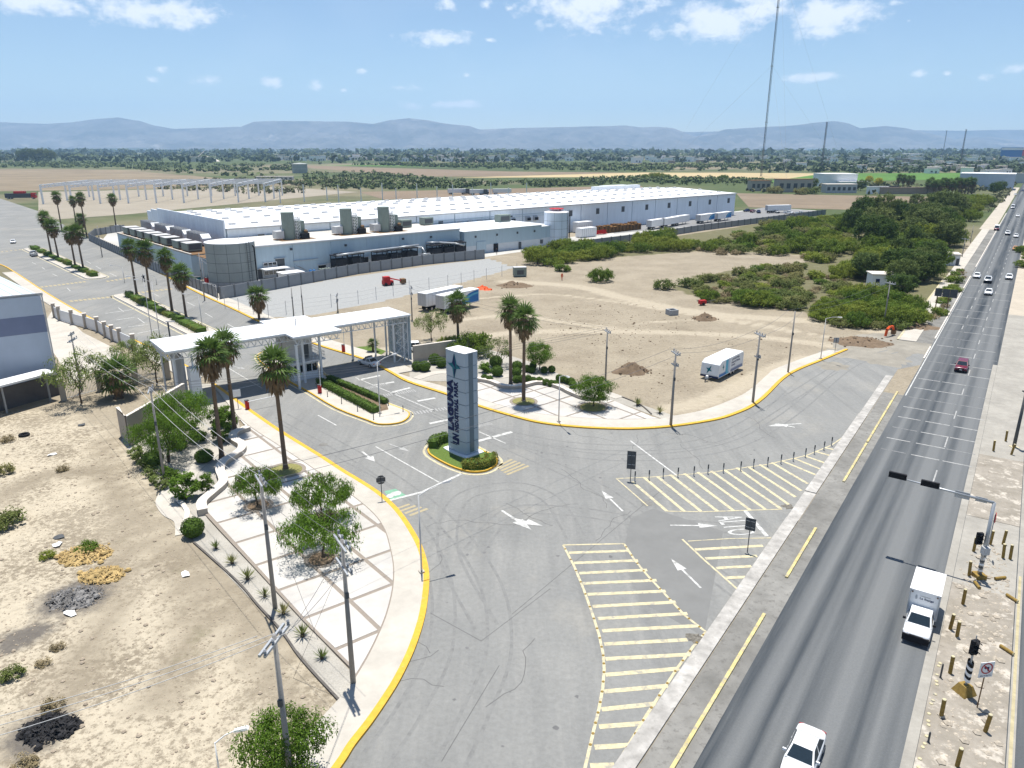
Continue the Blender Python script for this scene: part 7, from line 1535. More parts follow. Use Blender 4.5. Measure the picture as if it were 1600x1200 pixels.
t_ = thing('concrete_block', 'square grey concrete chamber lying on the dirt lot', 'concrete block', (29.41, 131.09), R(20)); MB().box(0, 0, 0, 1.7, .25, 1.0).build('side', M['grey'], t_)
for x, y, a, b in ((0, 1.45, 1.7, .25), (-.73, .72, .25, 1.2), (.73, .72, .25, 1.2)): MB().box(x, y, 0, a, b, 1.0).build('side', M['grey'], t_)
t_ = thing('site_hut', 'grey travelling shed against the thicket at the pole', 'shed', (999, 999)) if False else None


# ================================================================== VEHICLES (front towards local -Y)
def loft(st_, paint, name, parent, smooth=True):
    mb = MB(); n = 0; vs = []
    for y, w_, lo, hi in st_:
        ring = [(-w_ * .86, lo), (w_ * .86, lo), (w_, lo + (hi - lo) * .22), (w_ * 1.0, lo + (hi - lo) * .62), (w_ * .95, hi - (hi - lo) * .10), (w_ * .72, hi), (0, hi + .02), (-w_ * .72, hi), (-w_ * .95, hi - (hi - lo) * .10), (-w_, lo + (hi - lo) * .62), (-w_, lo + (hi - lo) * .22)]
        n = len(ring); vs += [(x, y, z) for x, z in ring]
    fs = []
    for j in range(len(st_) - 1):
        for i in range(n): fs.append((j * n + i, j * n + (i + 1) % n, (j + 1) * n + (i + 1) % n, (j + 1) * n + i))
    fs += [tuple(range(n))[::-1], tuple(range((len(st_) - 1) * n, len(st_) * n))]
    o = mb.mesh(vs, [f[::-1] for f in fs]).build(name, paint, parent, smooth=smooth)
    bm = bmesh.new(); bm.from_mesh(o.data); bmesh.ops.recalc_face_normals(bm, faces=bm.faces[:]); bm.to_mesh(o.data); bm.free(); return o
def wheel(parent, x, y, r, w_):
    s = 1 if x > 0 else -1; o = MB().bar((-w_ / 2, 0, 0), (w_ / 2, 0, 0), r, 18).build('wheel', M['tyre'], parent, loc=(x, y, r)); MB().bar((s * w_ * .3, 0, 0), (s * (w_ / 2 + .012), 0, 0), r * .62, 12).build('rim', M['chrome'], o); return o
def quad(parent, name, pts, m, off=.012):
    a, b, c = Vector(pts[0]), Vector(pts[1]), Vector(pts[2]); n = (b - a).cross(c - a).normalized() * off; cen = sum((Vector(p) for p in pts), Vector()) / len(pts)
    P_ = [Vector(p) + n for p in pts]; Q_ = [Vector(p) - n for p in pts]; k = len(pts)
    return MB().mesh(P_ + Q_, [tuple(range(k)), tuple(range(2 * k - 1, k - 1, -1))] + [(i, k + i, k + (i + 1) % k, (i + 1) % k) for i in range(k)]).build(name, m, parent)
def cabin(t_, y0_, r0, r1, y1_, zb, zt, wb, wt, paint, pil=.09, sides=(.5,), rearglass=True, roofm=None):
    """windscreen foot y0, roof front r0, roof rear r1, rear foot y1"""
    A = [(-wb, y0_, zb), (wb, y0_, zb), (wb, y1_, zb), (-wb, y1_, zb)]; B = [(-wt, r0, zt), (wt, r0, zt), (wt, r1, zt), (-wt, r1, zt)]
    MB().mesh(A + B, [(0, 1, 5, 4), (1, 2, 6, 5), (2, 3, 7, 6), (3, 0, 4, 7), (4, 5, 6, 7)]).build('cabin', paint, t_)
    MB().mesh([(-wt, r0, zt), (wt, r0, zt), (wt, r1, zt), (-wt, r1, zt), (-wt * .85, r0 + .12, zt + .05), (wt * .85, r0 + .12, zt + .05), (wt * .85, r1 - .12, zt + .05), (-wt * .85, r1 - .12, zt + .05)], [(0, 1, 5, 4), (1, 2, 6, 5), (2, 3, 7, 6), (3, 0, 4, 7), (4, 5, 6, 7)]).build('roof', roofm or paint, t_)
    L_ = lambda a, b, t: tuple(a[i] + (b[i] - a[i]) * t for i in range(3))
    def pane(p0, p1, q1, q0, name):   # bottom pair, top pair shrunk
        c = [L_(L_(p0, p1, .06), L_(q0, q1, .07), .06), L_(L_(p0, p1, .94), L_(q0, q1, .93), .06), L_(L_(p0, p1, .94), L_(q0, q1, .93), .93), L_(L_(p0, p1, .06), L_(q0, q1, .07), .93)]; quad(t_, name, c, M['glass'])
    pane(A[0], A[1], B[1], B[0], 'windscreen')
    if rearglass: pane(A[2], A[3], B[3], B[2], 'rear_window')
    cuts = [0] + list(sides) + [1]
    for (i, j) in ((1, 2), (3, 0)):
        for a, b in zip(cuts, cuts[1:]):
            if i == 3: a, b = 1 - b, 1 - a
            pane(L_(A[i], A[j], a), L_(A[i], A[j], b), L_(B[i], B[j], b), L_(B[i], B[j], a), 'side_window')
def details(t_, Lc, Wc, zf, zr, paint, grille=True, plate=True):
    f, r = -Lc / 2, Lc / 2
    for s in (-1, 1):
        quad(t_, 'headlight', [(s * Wc * .46, f + .20, zf - .02), (s * Wc * .28, f + .03, zf), (s * Wc * .28, f + .0, zf - .15), (s * Wc * .46, f + .16, zf - .17)], M['lamp'], .02)
        quad(t_, 'tail_light', [(s * Wc * .45, r - .08, zr), (s * Wc * .3, r + .01, zr), (s * Wc * .3, r + .02, zr - .16), (s * Wc * .45, r - .06, zr - .16)], M['redlamp'], .02)
    MB().box(0, f - .005, zf - .26, Wc * .5, .06, .2).build('grille', M['black'], t_); MB().box(0, f - .01, .32, Wc * .78, .08, .16).build('air_intake', M['black'], t_)
    MB().box(0, f - .055, .5, .36, .02, .12).build('licence_plate', M['white'], t_)
def mirrors(t_, y, z, x, paint):
    for s in (-1, 1): MB().box(s * (x + .1), y, z, .22, .1, .15).build('wing_mirror', paint, t_)
VS = .82
def sedan(p, rz, paint, label, name='car', Lc=4.5, Wc=1.76, grp='vehicles on the highway', cat='car', dark_roof=False):
    t_ = thing(name, label, cat, p, rz, grp); t_.scale = (VS,) * 3; h = Lc / 2; w_ = Wc / 2
    loft([(-h, w_ * .72, .3, .62), (-h + .12, w_ * .88, .24, .70), (-h + .55, w_ * .97, .2, .80), (-h + 1.25, w_, .2, .92), (0, w_, .2, .95), (h - 1.1, w_, .2, .98), (h - .3, w_ * .95, .24, .98), (h - .05, w_ * .85, .3, .9), (h, w_ * .75, .36, .8)], paint, 'body', t_)
    cabin(t_, -h + 1.15, -h + 1.95, h - 1.45, h - .75, .93, 1.43, w_ * .93, w_ * .70, paint, sides=(.48,))
    if dark_roof: MB().box(0, .1, 1.482, w_ * 1.1, 1.0, .012).build('sunroof', M['glass'], t_)
    for x in (-1, 1):
        for y in (-h + .88, h - .95): wheel(t_, x * (w_ - .1), y, .32, .22)
    details(t_, Lc, Wc, .72, .86, paint); mirrors(t_, -h + 1.55, .95, w_ * .95, paint)
    for s in (-1, 1):
        for y in (-.15, .75): MB().box(s * (w_ + .005), y, .78, .02, .16, .03).build('door_handle', M['chrome'], t_)
    return t_
def suv(p, rz, paint, label, grp='vehicles on the highway', name='car', cat='car', Lc=4.5, Wc=1.84, hgt=1.68, roofm=None):
    t_ = thing(name, label, cat, p, rz, grp); t_.scale = (VS,) * 3; h = Lc / 2; w_ = Wc / 2
    loft([(-h, w_ * .78, .34, .78), (-h + .12, w_ * .92, .28, .88), (-h + .5, w_ * .98, .26, .98), (-h + 1.15, w_, .26, 1.05), (0, w_, .26, 1.06), (h - .4, w_ * .98, .28, 1.08), (h - .05, w_ * .9, .34, 1.02), (h, w_ * .85, .4, .95)], paint, 'body', t_)
    cabin(t_, -h + 1.05, -h + 1.75, h - .55, h - .12, 1.04, hgt - .04, w_ * .94, w_ * .76, paint, sides=(.36, .7), roofm=roofm)
    for x in (-1, 1):
        for y in (-h + .88, h - .9): wheel(t_, x * (w_ - .1), y, .36, .24)
    details(t_, Lc, Wc, .88, 1.0, paint); mirrors(t_, -h + 1.45, 1.06, w_ * .95, paint); return t_
def pickup(p, rz, paint, label, grp='vehicles on the highway', box=None, name='pickup'):
    Lc, Wc = 5.3, 1.85; t_ = thing(name, label, 'pickup truck' if not box else 'box truck', p, rz, grp); t_.scale = (VS,) * 3; h = Lc / 2; w_ = Wc / 2
    loft([(-h, w_ * .80, .42, .86), (-h + .1, w_ * .93, .36, .95), (-h + .4, w_ * .98, .34, 1.04), (-h + 1.25, w_, .34, 1.10), (-h + 2.9, w_, .34, 1.12), (-h + 3.0, w_ * .98, .34, 1.12)], paint, 'body', t_)
    MB().box(0, -h - .03, .30, Wc * .96, .16, .52).build('bumper_and_shadow', M['black'], t_)  # black bumper, enlarged to paint in the grille and front shadow too
    if box:
        cabin(t_, -h + 1.15, -h + 1.75, -h + 2.75, -h + 2.95, 1.08, 1.72, w_ * .94, w_ * .78, paint, sides=(), rearglass=False)
        # cargo box with framed edges
        bw_, bl, z0, z1 = 2.05, 3.6, .75, 2.95; yc = -h + 2.95 + bl / 2
        bx_ = MB().box(0, yc, z0, bw_, bl, z1 - z0).build('cargo_box', M['white'], t_)
        for s in (-1, 1):
            for yy in (yc - bl / 2, yc + bl / 2): MB().box(s * (bw_ / 2 - .03), yy, z0, .1, .1, z1 - z0).build('corner_post', M['lgrey'], bx_)
            MB().box(s * (bw_ / 2 + .004), yc, z0, .03, bl, .12).build('rail', M['lgrey'], bx_)
        MB().box(0, yc, z1 + .002, bw_ + .08, bl + .08, .04).build('roof_sheet', M['white'], bx_)
        for x in (-.85, .85): MB().box(x, yc - bl / 2 - .03, z1 - .25, .1, .06, .1).build('marker_lamp', M['rust'], bx_)
        me_ = text_mesh('La Espiga', .2, .004, .002); fit(me_, .95, .22); me_.materials.append(M['navy']); o = link('lettering', me_, bx_, (-.30, yc - bl / 2 - .012, 2.2)); o.rotation_euler = (R(90), 0, 0)
        me_ = text_mesh('DISTRIBUIDORA', .2, .004, 0); fit(me_, .7, .07); me_.materials.append(M['grey']); o = link('lettering', me_, bx_, (-.28, yc - bl / 2 - .012, 2.5)); o.rotation_euler = (R(90), 0, 0)
        for k in range(5): MB().box(-.55, yc - bl / 2 - .012, 2.2 + k * .075, .16 - .03 * abs(k - 2), .02, .03).build('wheat_emblem', M['grey'], bx_)
        MB().box(0, .5, .42, Wc * .8, Lc - .8, .25).build('chassis', M['black'], t_); MB().box(0, yc + bl / 2 - .1, .3, 1.8, .1, .3).build('rear_bumper', M['black'], t_)
    else:
        cabin(t_, -h + 1.2, -h + 1.85, -h + 3.15, -h + 3.4, 1.08, 1.72, w_ * .94, w_ * .78, paint, sides=(.5,))
        loft([(-h + 2.95, w_ * .98, .34, 1.12), (-h + 3.5, w_, .4, 1.12)], paint, 'rear_cab', t_)
        for s in (-1, 1): MB().box(s * (w_ - .06), h - .95, .42, .12, 1.85, .72).build('bed_side', paint, t_)
        MB().box(0, h - .05, .42, Wc - .05, .1, .72).build('tailgate', paint, t_); MB().box(0, h - .95, .42, Wc - .2, 1.8, .12).build('bed_floor', M['dgrey'], t_)
    for x in (-1, 1):
        for y in (-h + .95, h - 1.25 + (.6 if box else 0)): wheel(t_, x * (w_ - .12), y, .38, .25)
    details(t_, Lc, Wc, .92, 1.0, paint); mirrors(t_, -h + 1.5, 1.1, w_ * .98, M['black'] if box else paint); return t_
def van(p, rz, paint, label, roofm=None, Lc=5.2, Wc=1.95, hh=2.3, grp='vehicles on the highway'):
    t_ = thing('van', label, 'van', p, rz, grp); t_.scale = (VS,) * 3; h = Lc / 2; w_ = Wc / 2
    loft([(-h, w_ * .82, .36, .85), (-h + .15, w_ * .95, .3, 1.0), (-h + .7, w_, .3, 1.2), (h - .1, w_, .3, 1.2), (h, w_ * .95, .34, 1.18)], paint, 'body', t_)
    cabin(t_, -h + .55, -h + 1.15, h - .12, h - .04, 1.18, hh, w_ * .97, w_ * .88, roofm or paint, sides=(.3, .55, .8), roofm=roofm)
    for x in (-1, 1):
        for y in (-h + .9, h - 1.1): wheel(t_, x * (w_ - .1), y, .36, .24)
    details(t_, Lc, Wc, .9, 1.1, paint); mirrors(t_, -h + .9, 1.25, w_, M['black']); return t_
def on_hwy(x, y, z=.02): return (*hxy(x, y), z)
def hv(q, z=.02): return (*q, z)
sedan(hv((14.38, 29.03)), HW, M['carwhite'], 'white sedan with dark rear roof strip at the bottom of the highway', dark_roof=False, Lc=4.55, Wc=1.8)
pickup(hv((25.82, 39.78)), HW, M['carwhite'], 'white pickup-based box truck with small lettering, driving towards the camera', box=True, name='box_truck')
suv(hv((61.61, 96.70)), HW, M['darkred'], 'dark red hatchback alone in the middle of the highway')
sedan(hv((98.95, 151.32)), HW, M['carwhite'], 'white sedan at the front of the group of four cars'); pickup(hv((107.76, 165.85)), HW, M['silver'], 'silver pickup behind the front white sedan'); sedan(hv((108.92, 171.89)), HW, M['carwhite'], 'white sedan left of the silver pickup'); sedan(hv((115.29, 170.13)), HW, M['carwhite'], 'white sedan at the right side of the group of four cars')
sedan(hv((149.62, 220.59)), HW, M['taxi'], 'orange taxi near the highway median'); sedan(hv((171.21, 253.43)), HW, M['carwhite'], 'white sedan behind the orange taxi'); pickup(hv((173.33, 261.16)), HW, M['carwhite'], 'white pickup beside the sedan behind the orange taxi'); van(hv((178.72, 275.84)), HW, M['darkred'], 'dark red minibus with white roof in the left lane', M['white'])
sedan(hv((222.78, 331.28)), HW, M['carwhite'], 'small pale sedan ahead of the red minibus near the median'); van(hv((250.70, 377.89)), HW, M['carwhite'], 'white van far up the highway', None); sedan(hv((323.50, 487.77)), HW, M['carwhite'], 'white car farthest up the highway'); sedan(hv((357.41, 531.63)), HW, M['navy'], 'dark car farthest up the highway')
PR = R(40)
pickup(hv((-134.62, 208.35)), PR + R(180), M['silver'], 'dark and pale pickup driving along the far road median', 'vehicles in the park'); sedan(hv((-159.23, 237.56)), R(30), M['carwhite'], 'small white car at the far bend of the park road', grp='vehicles in the park')
sedan(hv((-19.98, 98.88)), R(48) + R(180), M['carwhite'], 'white sedan with roof bar stopped in the shade of the gate', grp='vehicles in the park')
lb_ = thing('light_bar', 'dark light bar on the roof of the white sedan in the gate shade', 'light bar', (*(-19.98, 98.88), 1.24), R(48)); MB().box(0, 0, 0, 1.1, .25, .12).build('housing', M['dgrey'], lb_); MB().box(0, 0, .12, .3, .22, .03).build('lens', M['blue'], lb_)
suv(hv((-14.27, 106.37)), R(100), M['carwhite'], 'white boxy off-road car parked behind the beige wall', 'vehicles in the park', hgt=1.85, Lc=4.3, roofm=M['white'])
# motorcycle with rider on the park road
MC = thing('motorcycle', 'small dark motorcycle on the park road', 'motorcycle', hv((-83.79, 166.69)), R(220), 'vehicles in the park')
for y in (-.65, .65): MB().bar((-.05, y, .32), (.05, y, .32), .32, 14).build('wheel', M['tyre'], MC)
MB().tube([(0, -.65, .32), (0, -.35, .95), (0, .3, .7), (0, .65, .32)], [.04, .06, .1, .04], 6).build('frame', M['dgrey'], MC); MB().box(0, .25, .74, .28, .75, .12).build('seat', M['black'], MC); MB().bar((-.35, -.38, 1.05), (.35, -.38, 1.05), .02, 5).build('handlebar', M['dgrey'], MC)
def skin_person(p, rz, label, joints, edges, radii, mats, cat='person', grp=None):
    t_ = thing('person', label, cat, p, rz, grp); me_ = bpy.data.meshes.new('body'); me_.from_pydata(joints, edges, [])
    o = link('body', me_, t_); o.modifiers.new('skin', 'SKIN'); sk = me_.skin_vertices[0].data
    for i, r in enumerate(radii): sk[i].radius = (r, r)
    sk[0].use_root = True; s = o.modifiers.new('sub', 'SUBSURF'); s.levels = 1; s.render_levels = 1
    bpy.context.view_layer.update(); ev = bpy.data.meshes.new_from_object(o.evaluated_get(bpy.context.evaluated_depsgraph_get())); o.modifiers.clear(); o.data = ev
    for m in mats: ev.materials.append(m)
    for f in ev.polygons:
        z = f.center.z; f.material_index = 0 if z > .9 * joints[0][2] / .95 else 1
        if z > joints[3][2] + .02: f.material_index = 2
        f.use_smooth = True
    return t_
M['skin'] = mat('skin', (.30, .17, .11), .6, .05, 3); M['denim'] = mat('dark_trousers', (.03, .035, .05), .9, .1, 4); M['hivis'] = mat('orange_vest', (.62, .10, .03), .9, .08, 4)
J = [(0, 0, .95), (0, 0, 1.15), (0, 0, 1.38), (0, 0, 1.5), (0, -.02, 1.62), (0, -.02, 1.74), (.1, 0, .9), (.11, -.02, .5), (.11, .02, .09), (.11, -.13, .04), (-.1, 0, .9), (-.11, .02, .5), (-.11, .03, .09), (-.11, -.12, .04), (.2, 0, 1.4), (.26, 0, 1.12), (.25, -.08, .88), (.25, -.12, .79), (-.2, 0, 1.4), (-.26, 0, 1.12), (-.25, -.08, .88), (-.25, -.12, .79)]
E_ = [(0, 1), (1, 2), (2, 3), (3, 4), (4, 5), (0, 6), (6, 7), (7, 8), (8, 9), (0, 10), (10, 11), (11, 12), (12, 13), (2, 14), (14, 15), (15, 16), (16, 17), (2, 18), (18, 19), (19, 20), (20, 21)]
RR = [.15, .14, .16, .06, .1, .075, .09, .065, .045, .04, .09, .065, .045, .04, .06, .045, .035, .035, .06, .045, .035, .035]
skin_person((*(11.48, 168.39), .01), R(20), 'worker in orange clothing standing on the track by the bushes', J, E_, RR, [M['hivis'], M['hivis'], M['skin']])
skin_person((*(-4.38, 210.96), .05), R(20), 'small dark figure standing by the wall of the low factory block', J, E_, RR, [M['denim'], M['denim'], M['skin']])
skin_person((*(-53.05, 188.46), .05), R(0), 'small dark figure standing before the annex wall', J, E_, RR, [M['denim'], M['denim'], M['skin']])
JR_ = [(0, .2, .88), (0, .12, 1.1), (0, .02, 1.3), (0, -.03, 1.42), (0, -.06, 1.54), (0, -.06, 1.66), (.14, .1, .84), (.2, -.25, .62), (.18, -.1, .3), (.18, -.22, .25), (-.14, .1, .84), (-.2, -.25, .62), (-.18, -.1, .3), (-.18, -.22, .25), (.2, .0, 1.32), (.3, -.15, 1.15), (.32, -.34, 1.08), (.32, -.4, 1.07), (-.2, .0, 1.32), (-.3, -.15, 1.15), (-.32, -.34, 1.08), (-.32, -.4, 1.07)]
skin_person(hv((-83.79, 166.69)), R(220), 'rider in dark clothes sitting on the motorcycle', JR_, E_, RR, [M['denim'], M['denim'], M['black']])

# ---------------- trailers
def semi(p, rz, label, Lc=15.5, cab=None, art=False, grp='parked trailers', legs=True, hh=2.75):
    t_ = thing('semitrailer', label, 'trailer', p, rz, grp); t_.scale = (.88,) * 3; w_ = 2.55
    bx_ = MB().box(0, Lc / 2, 1.2, w_, Lc, hh).build('box', M['white'], t_)
    for s in (-1, 1):
        MB().box(s * w_ / 2, Lc / 2, 1.15, .05, Lc, .14).build('side_rail', M['lgrey'], t_)
        for k in range(int(Lc / 1.2)): MB().box(s * (w_ / 2 + .006), .6 + k * 1.2, 1.3, .02, .05, hh - .15).build('panel_seam', M['lgrey'], bx_)
    for s in (-1, 1): d_ = MB().box(s * .63, -.02, 1.25, 1.2, .04, hh - .15).build('rear_door', M['lgrey'], t_); MB().bar((s * .3, -.06, 1.3), (s * .3, -.06, 1.1 + hh), .025, 5).bar((s * .85, -.06, 1.3), (s * .85, -.06, 1.1 + hh), .025, 5).build('lock_rod', M['galv'], d_)
    for s in (-1, 1):
        for y in (1.6, 2.9): wheel(t_, s * 1.05, y, .5, .45)
    MB().box(0, 2.3, .6, .9, 2.6, .5).build('bogie', M['black'], t_); MB().box(0, .1, .5, 2.3, .1, .12).build('underride_bar', M['dgrey'], t_)
    for s in (-1, 1): MB().box(s * .8, Lc - 2.6, 0, .14, .2, 1.2).build('landing_leg', M['dgrey'], t_)
    if art:
        a = MB(); n = 10; P_ = [(0, 0)] + [(-5.5 * math.cos(i / n * 1.57), 2.4 * math.sin(i / n * 1.57)) for i in range(n + 1)]
        a.mesh([(w_ / 2 + .03, Lc - .3 + x, 1.35 + z) for x, z in P_], [tuple(range(len(P_)))]); a.build('blue_swoosh', M['blue'], bx_); b = MB(); P_ = [(-5.0 * math.cos(i / n * 1.57), 2.0 * math.sin(i / n * 1.57)) for i in range(n + 1)] + [(-4.2 * math.cos(i / n * 1.57), 1.6 * math.sin(i / n * 1.57)) for i in range(n, -1, -1)]
        b.mesh([(w_ / 2 + .036, Lc - .3 + x, 1.35 + z) for x, z in P_], [tuple(range(len(P_)))]); b.build('pale_swoosh', M['sky_blue'], bx_)
    return t_
sa = (-17.37, 134.38); sb = (-12.70, 132.72); dirr = math.atan2((-7.27, 139.62)[1] - sb[1], (-7.27, 139.62)[0] - sb[0]) - R(90)
semi((*(-16.66, 134.38), .01), dirr, 'white semitrailer left of two behind the gate, with closed rear doors', 11.6); s2 = semi((*(-13.12, 132.17), .01), dirr, 'white semitrailer right of two behind the gate, with blue swoosh on its side', 11.0, art=True)
for k, (x, y, rz, lb, art) in enumerate(((151, -14.5, -80, 'white trailer nearest the pallets in the loading yard', 0), (160, -13.5, -80, 'second white trailer from the pallets', 0), (170, -11, -82, 'third white trailer from the pallets', 0), (184, -13, -84, 'white trailer with blue swoosh in the loading yard', 1), (197, -12.5, -84, 'fifth trailer from the pallets, near the hall corner', 1))): semi((*fw(x, y), .04), FA + R(rz), lb, 13.5, art=bool(art), grp='trailers in the loading yard')
for k, (q, lb) in enumerate((((118.54, 351.32), 'white trailer beyond the far corner of the factory hall'), ((-41.72, 494.58), 'left white truck trailer behind the factory roof'), ((-27.16, 487.77), 'middle white truck trailer behind the factory roof'), ((-12.52, 494.58), 'right white truck trailer behind the factory roof'))): semi((*q, .1), R(-75), lb, 14, grp='far trailers')
# tractor unit of a far trailer
for q, lb in (((-30.04, 494.58), 'dark tractor unit between the truck trailers behind the roof'), ((-18.11, 487.77), 'dark tractor unit of the right truck trailer behind the roof')):
    t_ = thing('tractor_unit', lb, 'truck', (*q, .1), R(-75), 'far trucks'); MB().box(0, 0, .5, 2.4, 5.5, .5).build('chassis', M['black'], t_); MB().box(0, 1.2, 1.0, 2.4, 2.2, 2.6).build('cab', M['dgrey'], t_); MB().box(0, 2.32, 2.2, 2.1, .06, .9).build('windscreen', M['glass'], t_); MB().box(0, 2.6, 1.0, 1.8, 1.2, 1.0).build('hood', M['dgrey'], t_)
    for s in (-1, 1):
        for y in (-1.8, 2.4): wheel(t_, s * 1.0, y, .5, .4)
for k, (q, m) in enumerate((((112.08, 358.53), 'navy'), ((113.38, 354.89), 'darkred'), ((114.96, 351.32), 'navy'), ((123.02, 351.32), 'silver'), ((127.74, 347.82), 'carwhite'), ((131.78, 344.38), 'carwhite'))): pickup((*q, .05), R(-60 + 25 * k), M[m], ['blue pickup nearest the hall corner', 'dark red pickup by the hall corner', 'navy pickup beside the far trailer', 'silver pickup right of the far trailer', 'white pickup in the far yard before the thicket', 'last white pickup at the thicket end of the yard'][k], 'vehicles in the loading yard')
# travel trailer with the park's livery
q0, q1 = (25.90, 92.59), (28.79, 91.20); TT = thing('office_trailer', 'white travel trailer with teal panel, star emblems and park lettering on the dirt lot', 'trailer', (*(25.84, 92.03), .01), R(-40))
Lt, Wt, Ht = 7.6, 2.5, 2.55
bd = MB(); prof = [(0, .45), (-.12, .8), (.1, 2.2), (.75, Ht), (Lt - .2, Ht), (Lt, Ht - .3), (Lt, .45)]
bd.mesh([(-Wt / 2, y, z) for y, z in prof] + [(Wt / 2, y, z) for y, z in prof], [tuple(range(7))[::-1], tuple(range(7, 14))] + [(i, (i + 1) % 7, 7 + (i + 1) % 7, 7 + i) for i in range(7)]); o = bd.build('body', M['offwhite'], TT); bm = bmesh.new(); bm.from_mesh(o.data); bmesh.ops.recalc_face_normals(bm, faces=bm.faces[:]); bm.to_mesh(o.data); bm.free()
MB().box(0, Lt / 2 + .3, Ht + .002, Wt - .1, Lt - .9, .05).build('roof', M['white'], TT)
sx = Wt / 2
MB().box(sx, 2.55, .55, .03, 1.1, 1.95).build('teal_panel', M['sky_blue'], TT); MB().box(sx, 3.0, .75, .036, .55, 1.75).build('door', M['lblue'], TT)
for a, b, m in ((.1, 2.2, 'blue'), (3.6, 7.4, 'dblue')): MB().box(sx, (a + b) / 2, .55, .034, b - a, .3).build('stripe', M[m], TT); MB().box(sx, (a + b) / 2, .9, .034, b - a, .05).build('stripe', M[m], TT)
for txt, z, h_, l_, m in (('LAGUNA', 2.05, .3, 2.4, 'navy'), ('INDUSTRIAL', 1.62, .26, 2.7, 'navy'), ('PARK', 1.25, .24, 1.2, 'navy')):
    me_ = text_mesh(txt, .3, .004, .004); fit(me_, l_, h_); me_.materials.append(M[m]); o = link('lettering', me_, TT, (sx + .012, 3.8, z)); o.rotation_euler = (R(90), 0, R(90))
def small_star(loc, s, rot, parent):
    L4 = [(0, 1.0), (.2, .2), (.75, 0), (.2, -.2), (0, -1.0), (-.2, -.2), (-.75, 0), (-.2, .2)]
    o = MB().mesh([(x * s, 0, z * s) for x, z in L4] + [(x * s, .02, z * s) for x, z in L4], [tuple(range(8))[::-1], tuple(range(8, 16))] + [(i, (i + 1) % 8, 8 + (i + 1) % 8, 8 + i) for i in range(8)]).build('star_emblem', M['teal'], parent, loc=loc); o.rotation_euler = rot
small_star((sx + .03, 1.25, 1.7), .42, (0, 0, R(90)), TT); small_star((-.1, -.09, 1.45), .62, (R(-8), R(25), 0), TT)
MB().box(0, -.1, .42, Wt, .1, .22).build('lower_trim', M['navy'], TT); MB().bar((-.5, 0, .5), (0, -1.3, .45), .06, 4).bar((.5, 0, .5), (0, -1.3, .45), .06, 4).build('drawbar', M['dgrey'], TT); MB().lathe([(.18, .3), (.18, .75), (.05, .85)], 10, 0, -.7).build('gas_bottle', M['white'], TT)
for s in (-1, 1):
    for y in (3.9, 4.8): wheel(TT, s * (Wt / 2 - .15), y, .34, .22)
MB().bar((0, -1.25, 0), (0, -1.25, .45), .05, 6).build('jockey_leg', M['dgrey'], TT)
# red telehandler and orange covers in the gravel yard
t_ = thing('boom_lift', 'small red boom lift standing in the gravel yard', 'lift', (*(-27.48, 161.78), .01), R(30)); MB().box(0, 0, .3, 2.2, 1.6, .8).build('chassis', M['red'], t_); MB().box(-.3, 0, 1.1, 1.4, 1.3, .9).build('turret', M['red'], t_); MB().tube([(-.5, 0, 1.9), (1.4, 0, 1.3), (3.2, 0, .8)], [.16, .14, .12], 6).build('boom', M['red'], t_); MB().box(3.6, 0, .2, 1.0, 1.4, 1.0).build('basket', M['rust'], t_)
for x in (-.7, .7):
    for y in (-.8, .8): MB().bar((x, y - .12, .38), (x, y + .12, .38), .38, 12).build('wheel', M['tyre'], t_)
for k, (q, lb) in enumerate((((-6.34, 157.14), 'left mound of the orange plastic sheeting on the dirt lot'), ((-5.21, 156.39), 'right mound of the orange plastic sheeting on the dirt lot'), ((-7.17, 157.14), 'low flap of the orange plastic sheeting'))): heap('plastic_sheeting', q, 1.5 - .3 * k, .9 - .2 * k, M['orange'], lb, 'plastic sheet', 40 + k, 3)
# excavator arm by the highway
t_ = thing('excavator_arm', 'bent red excavator arm beside the trench spoil at the end of the footway', 'excavator', (*(59.99, 114.96), .01), R(35)); t_.scale = (.8,) * 3
MB().tube([(0, 0, .2), (.3, 0, 1.5), (1.2, 0, 2.0), (2.3, 0, 1.9), (2.9, 0, 1.1)], [.25, .28, .28, .25, .2], 6).build('boom', M['orange'], t_); MB().bar((.2, 0, .9), (1.3, 0, 1.6), .09, 6).build('cylinder', M['galv'], t_); MB().mesh([(2.6, -.4, 1.1), (3.2, -.4, 1.1), (3.3, -.4, .4), (2.7, -.4, .2), (2.6, .4, 1.1), (3.2, .4, 1.1), (3.3, .4, .4), (2.7, .4, .2)], [(0, 1, 2, 3), (7, 6, 5, 4), (1, 5, 6, 2), (2, 6, 7, 3), (0, 3, 7, 4)]).build('bucket', M['rust'], t_)
t_ = thing('concrete_pipe', 'long fallen concrete pole lying at the thicket edge', 'pole', (*(55.12, 127.95), .02), R(-26)); MB().bar((0, 0, .3), (8.5, 0, .3), .32, 10, .25).build('shaft', M['pole'], t_); MB().box(.2, 0, 0, .5, .9, .2).build('chock', M['wood'], t_)
t_ = thing('survey_cart', 'small red machine on the pale track near the thicket', 'machine', (*(36.77, 140.22), .01), R(20)); MB().box(0, 0, .3, 1.4, .8, .7).build('engine', M['red'], t_); MB().bar((.7, 0, .6), (3.0, 0, .9), .05, 5).build('handle', M['dgrey'], t_)
for y in (-.45, .45): MB().bar((0, y - .08, .3), (0, y + .08, .3), .3, 12).build('wheel', M['tyre'], t_)
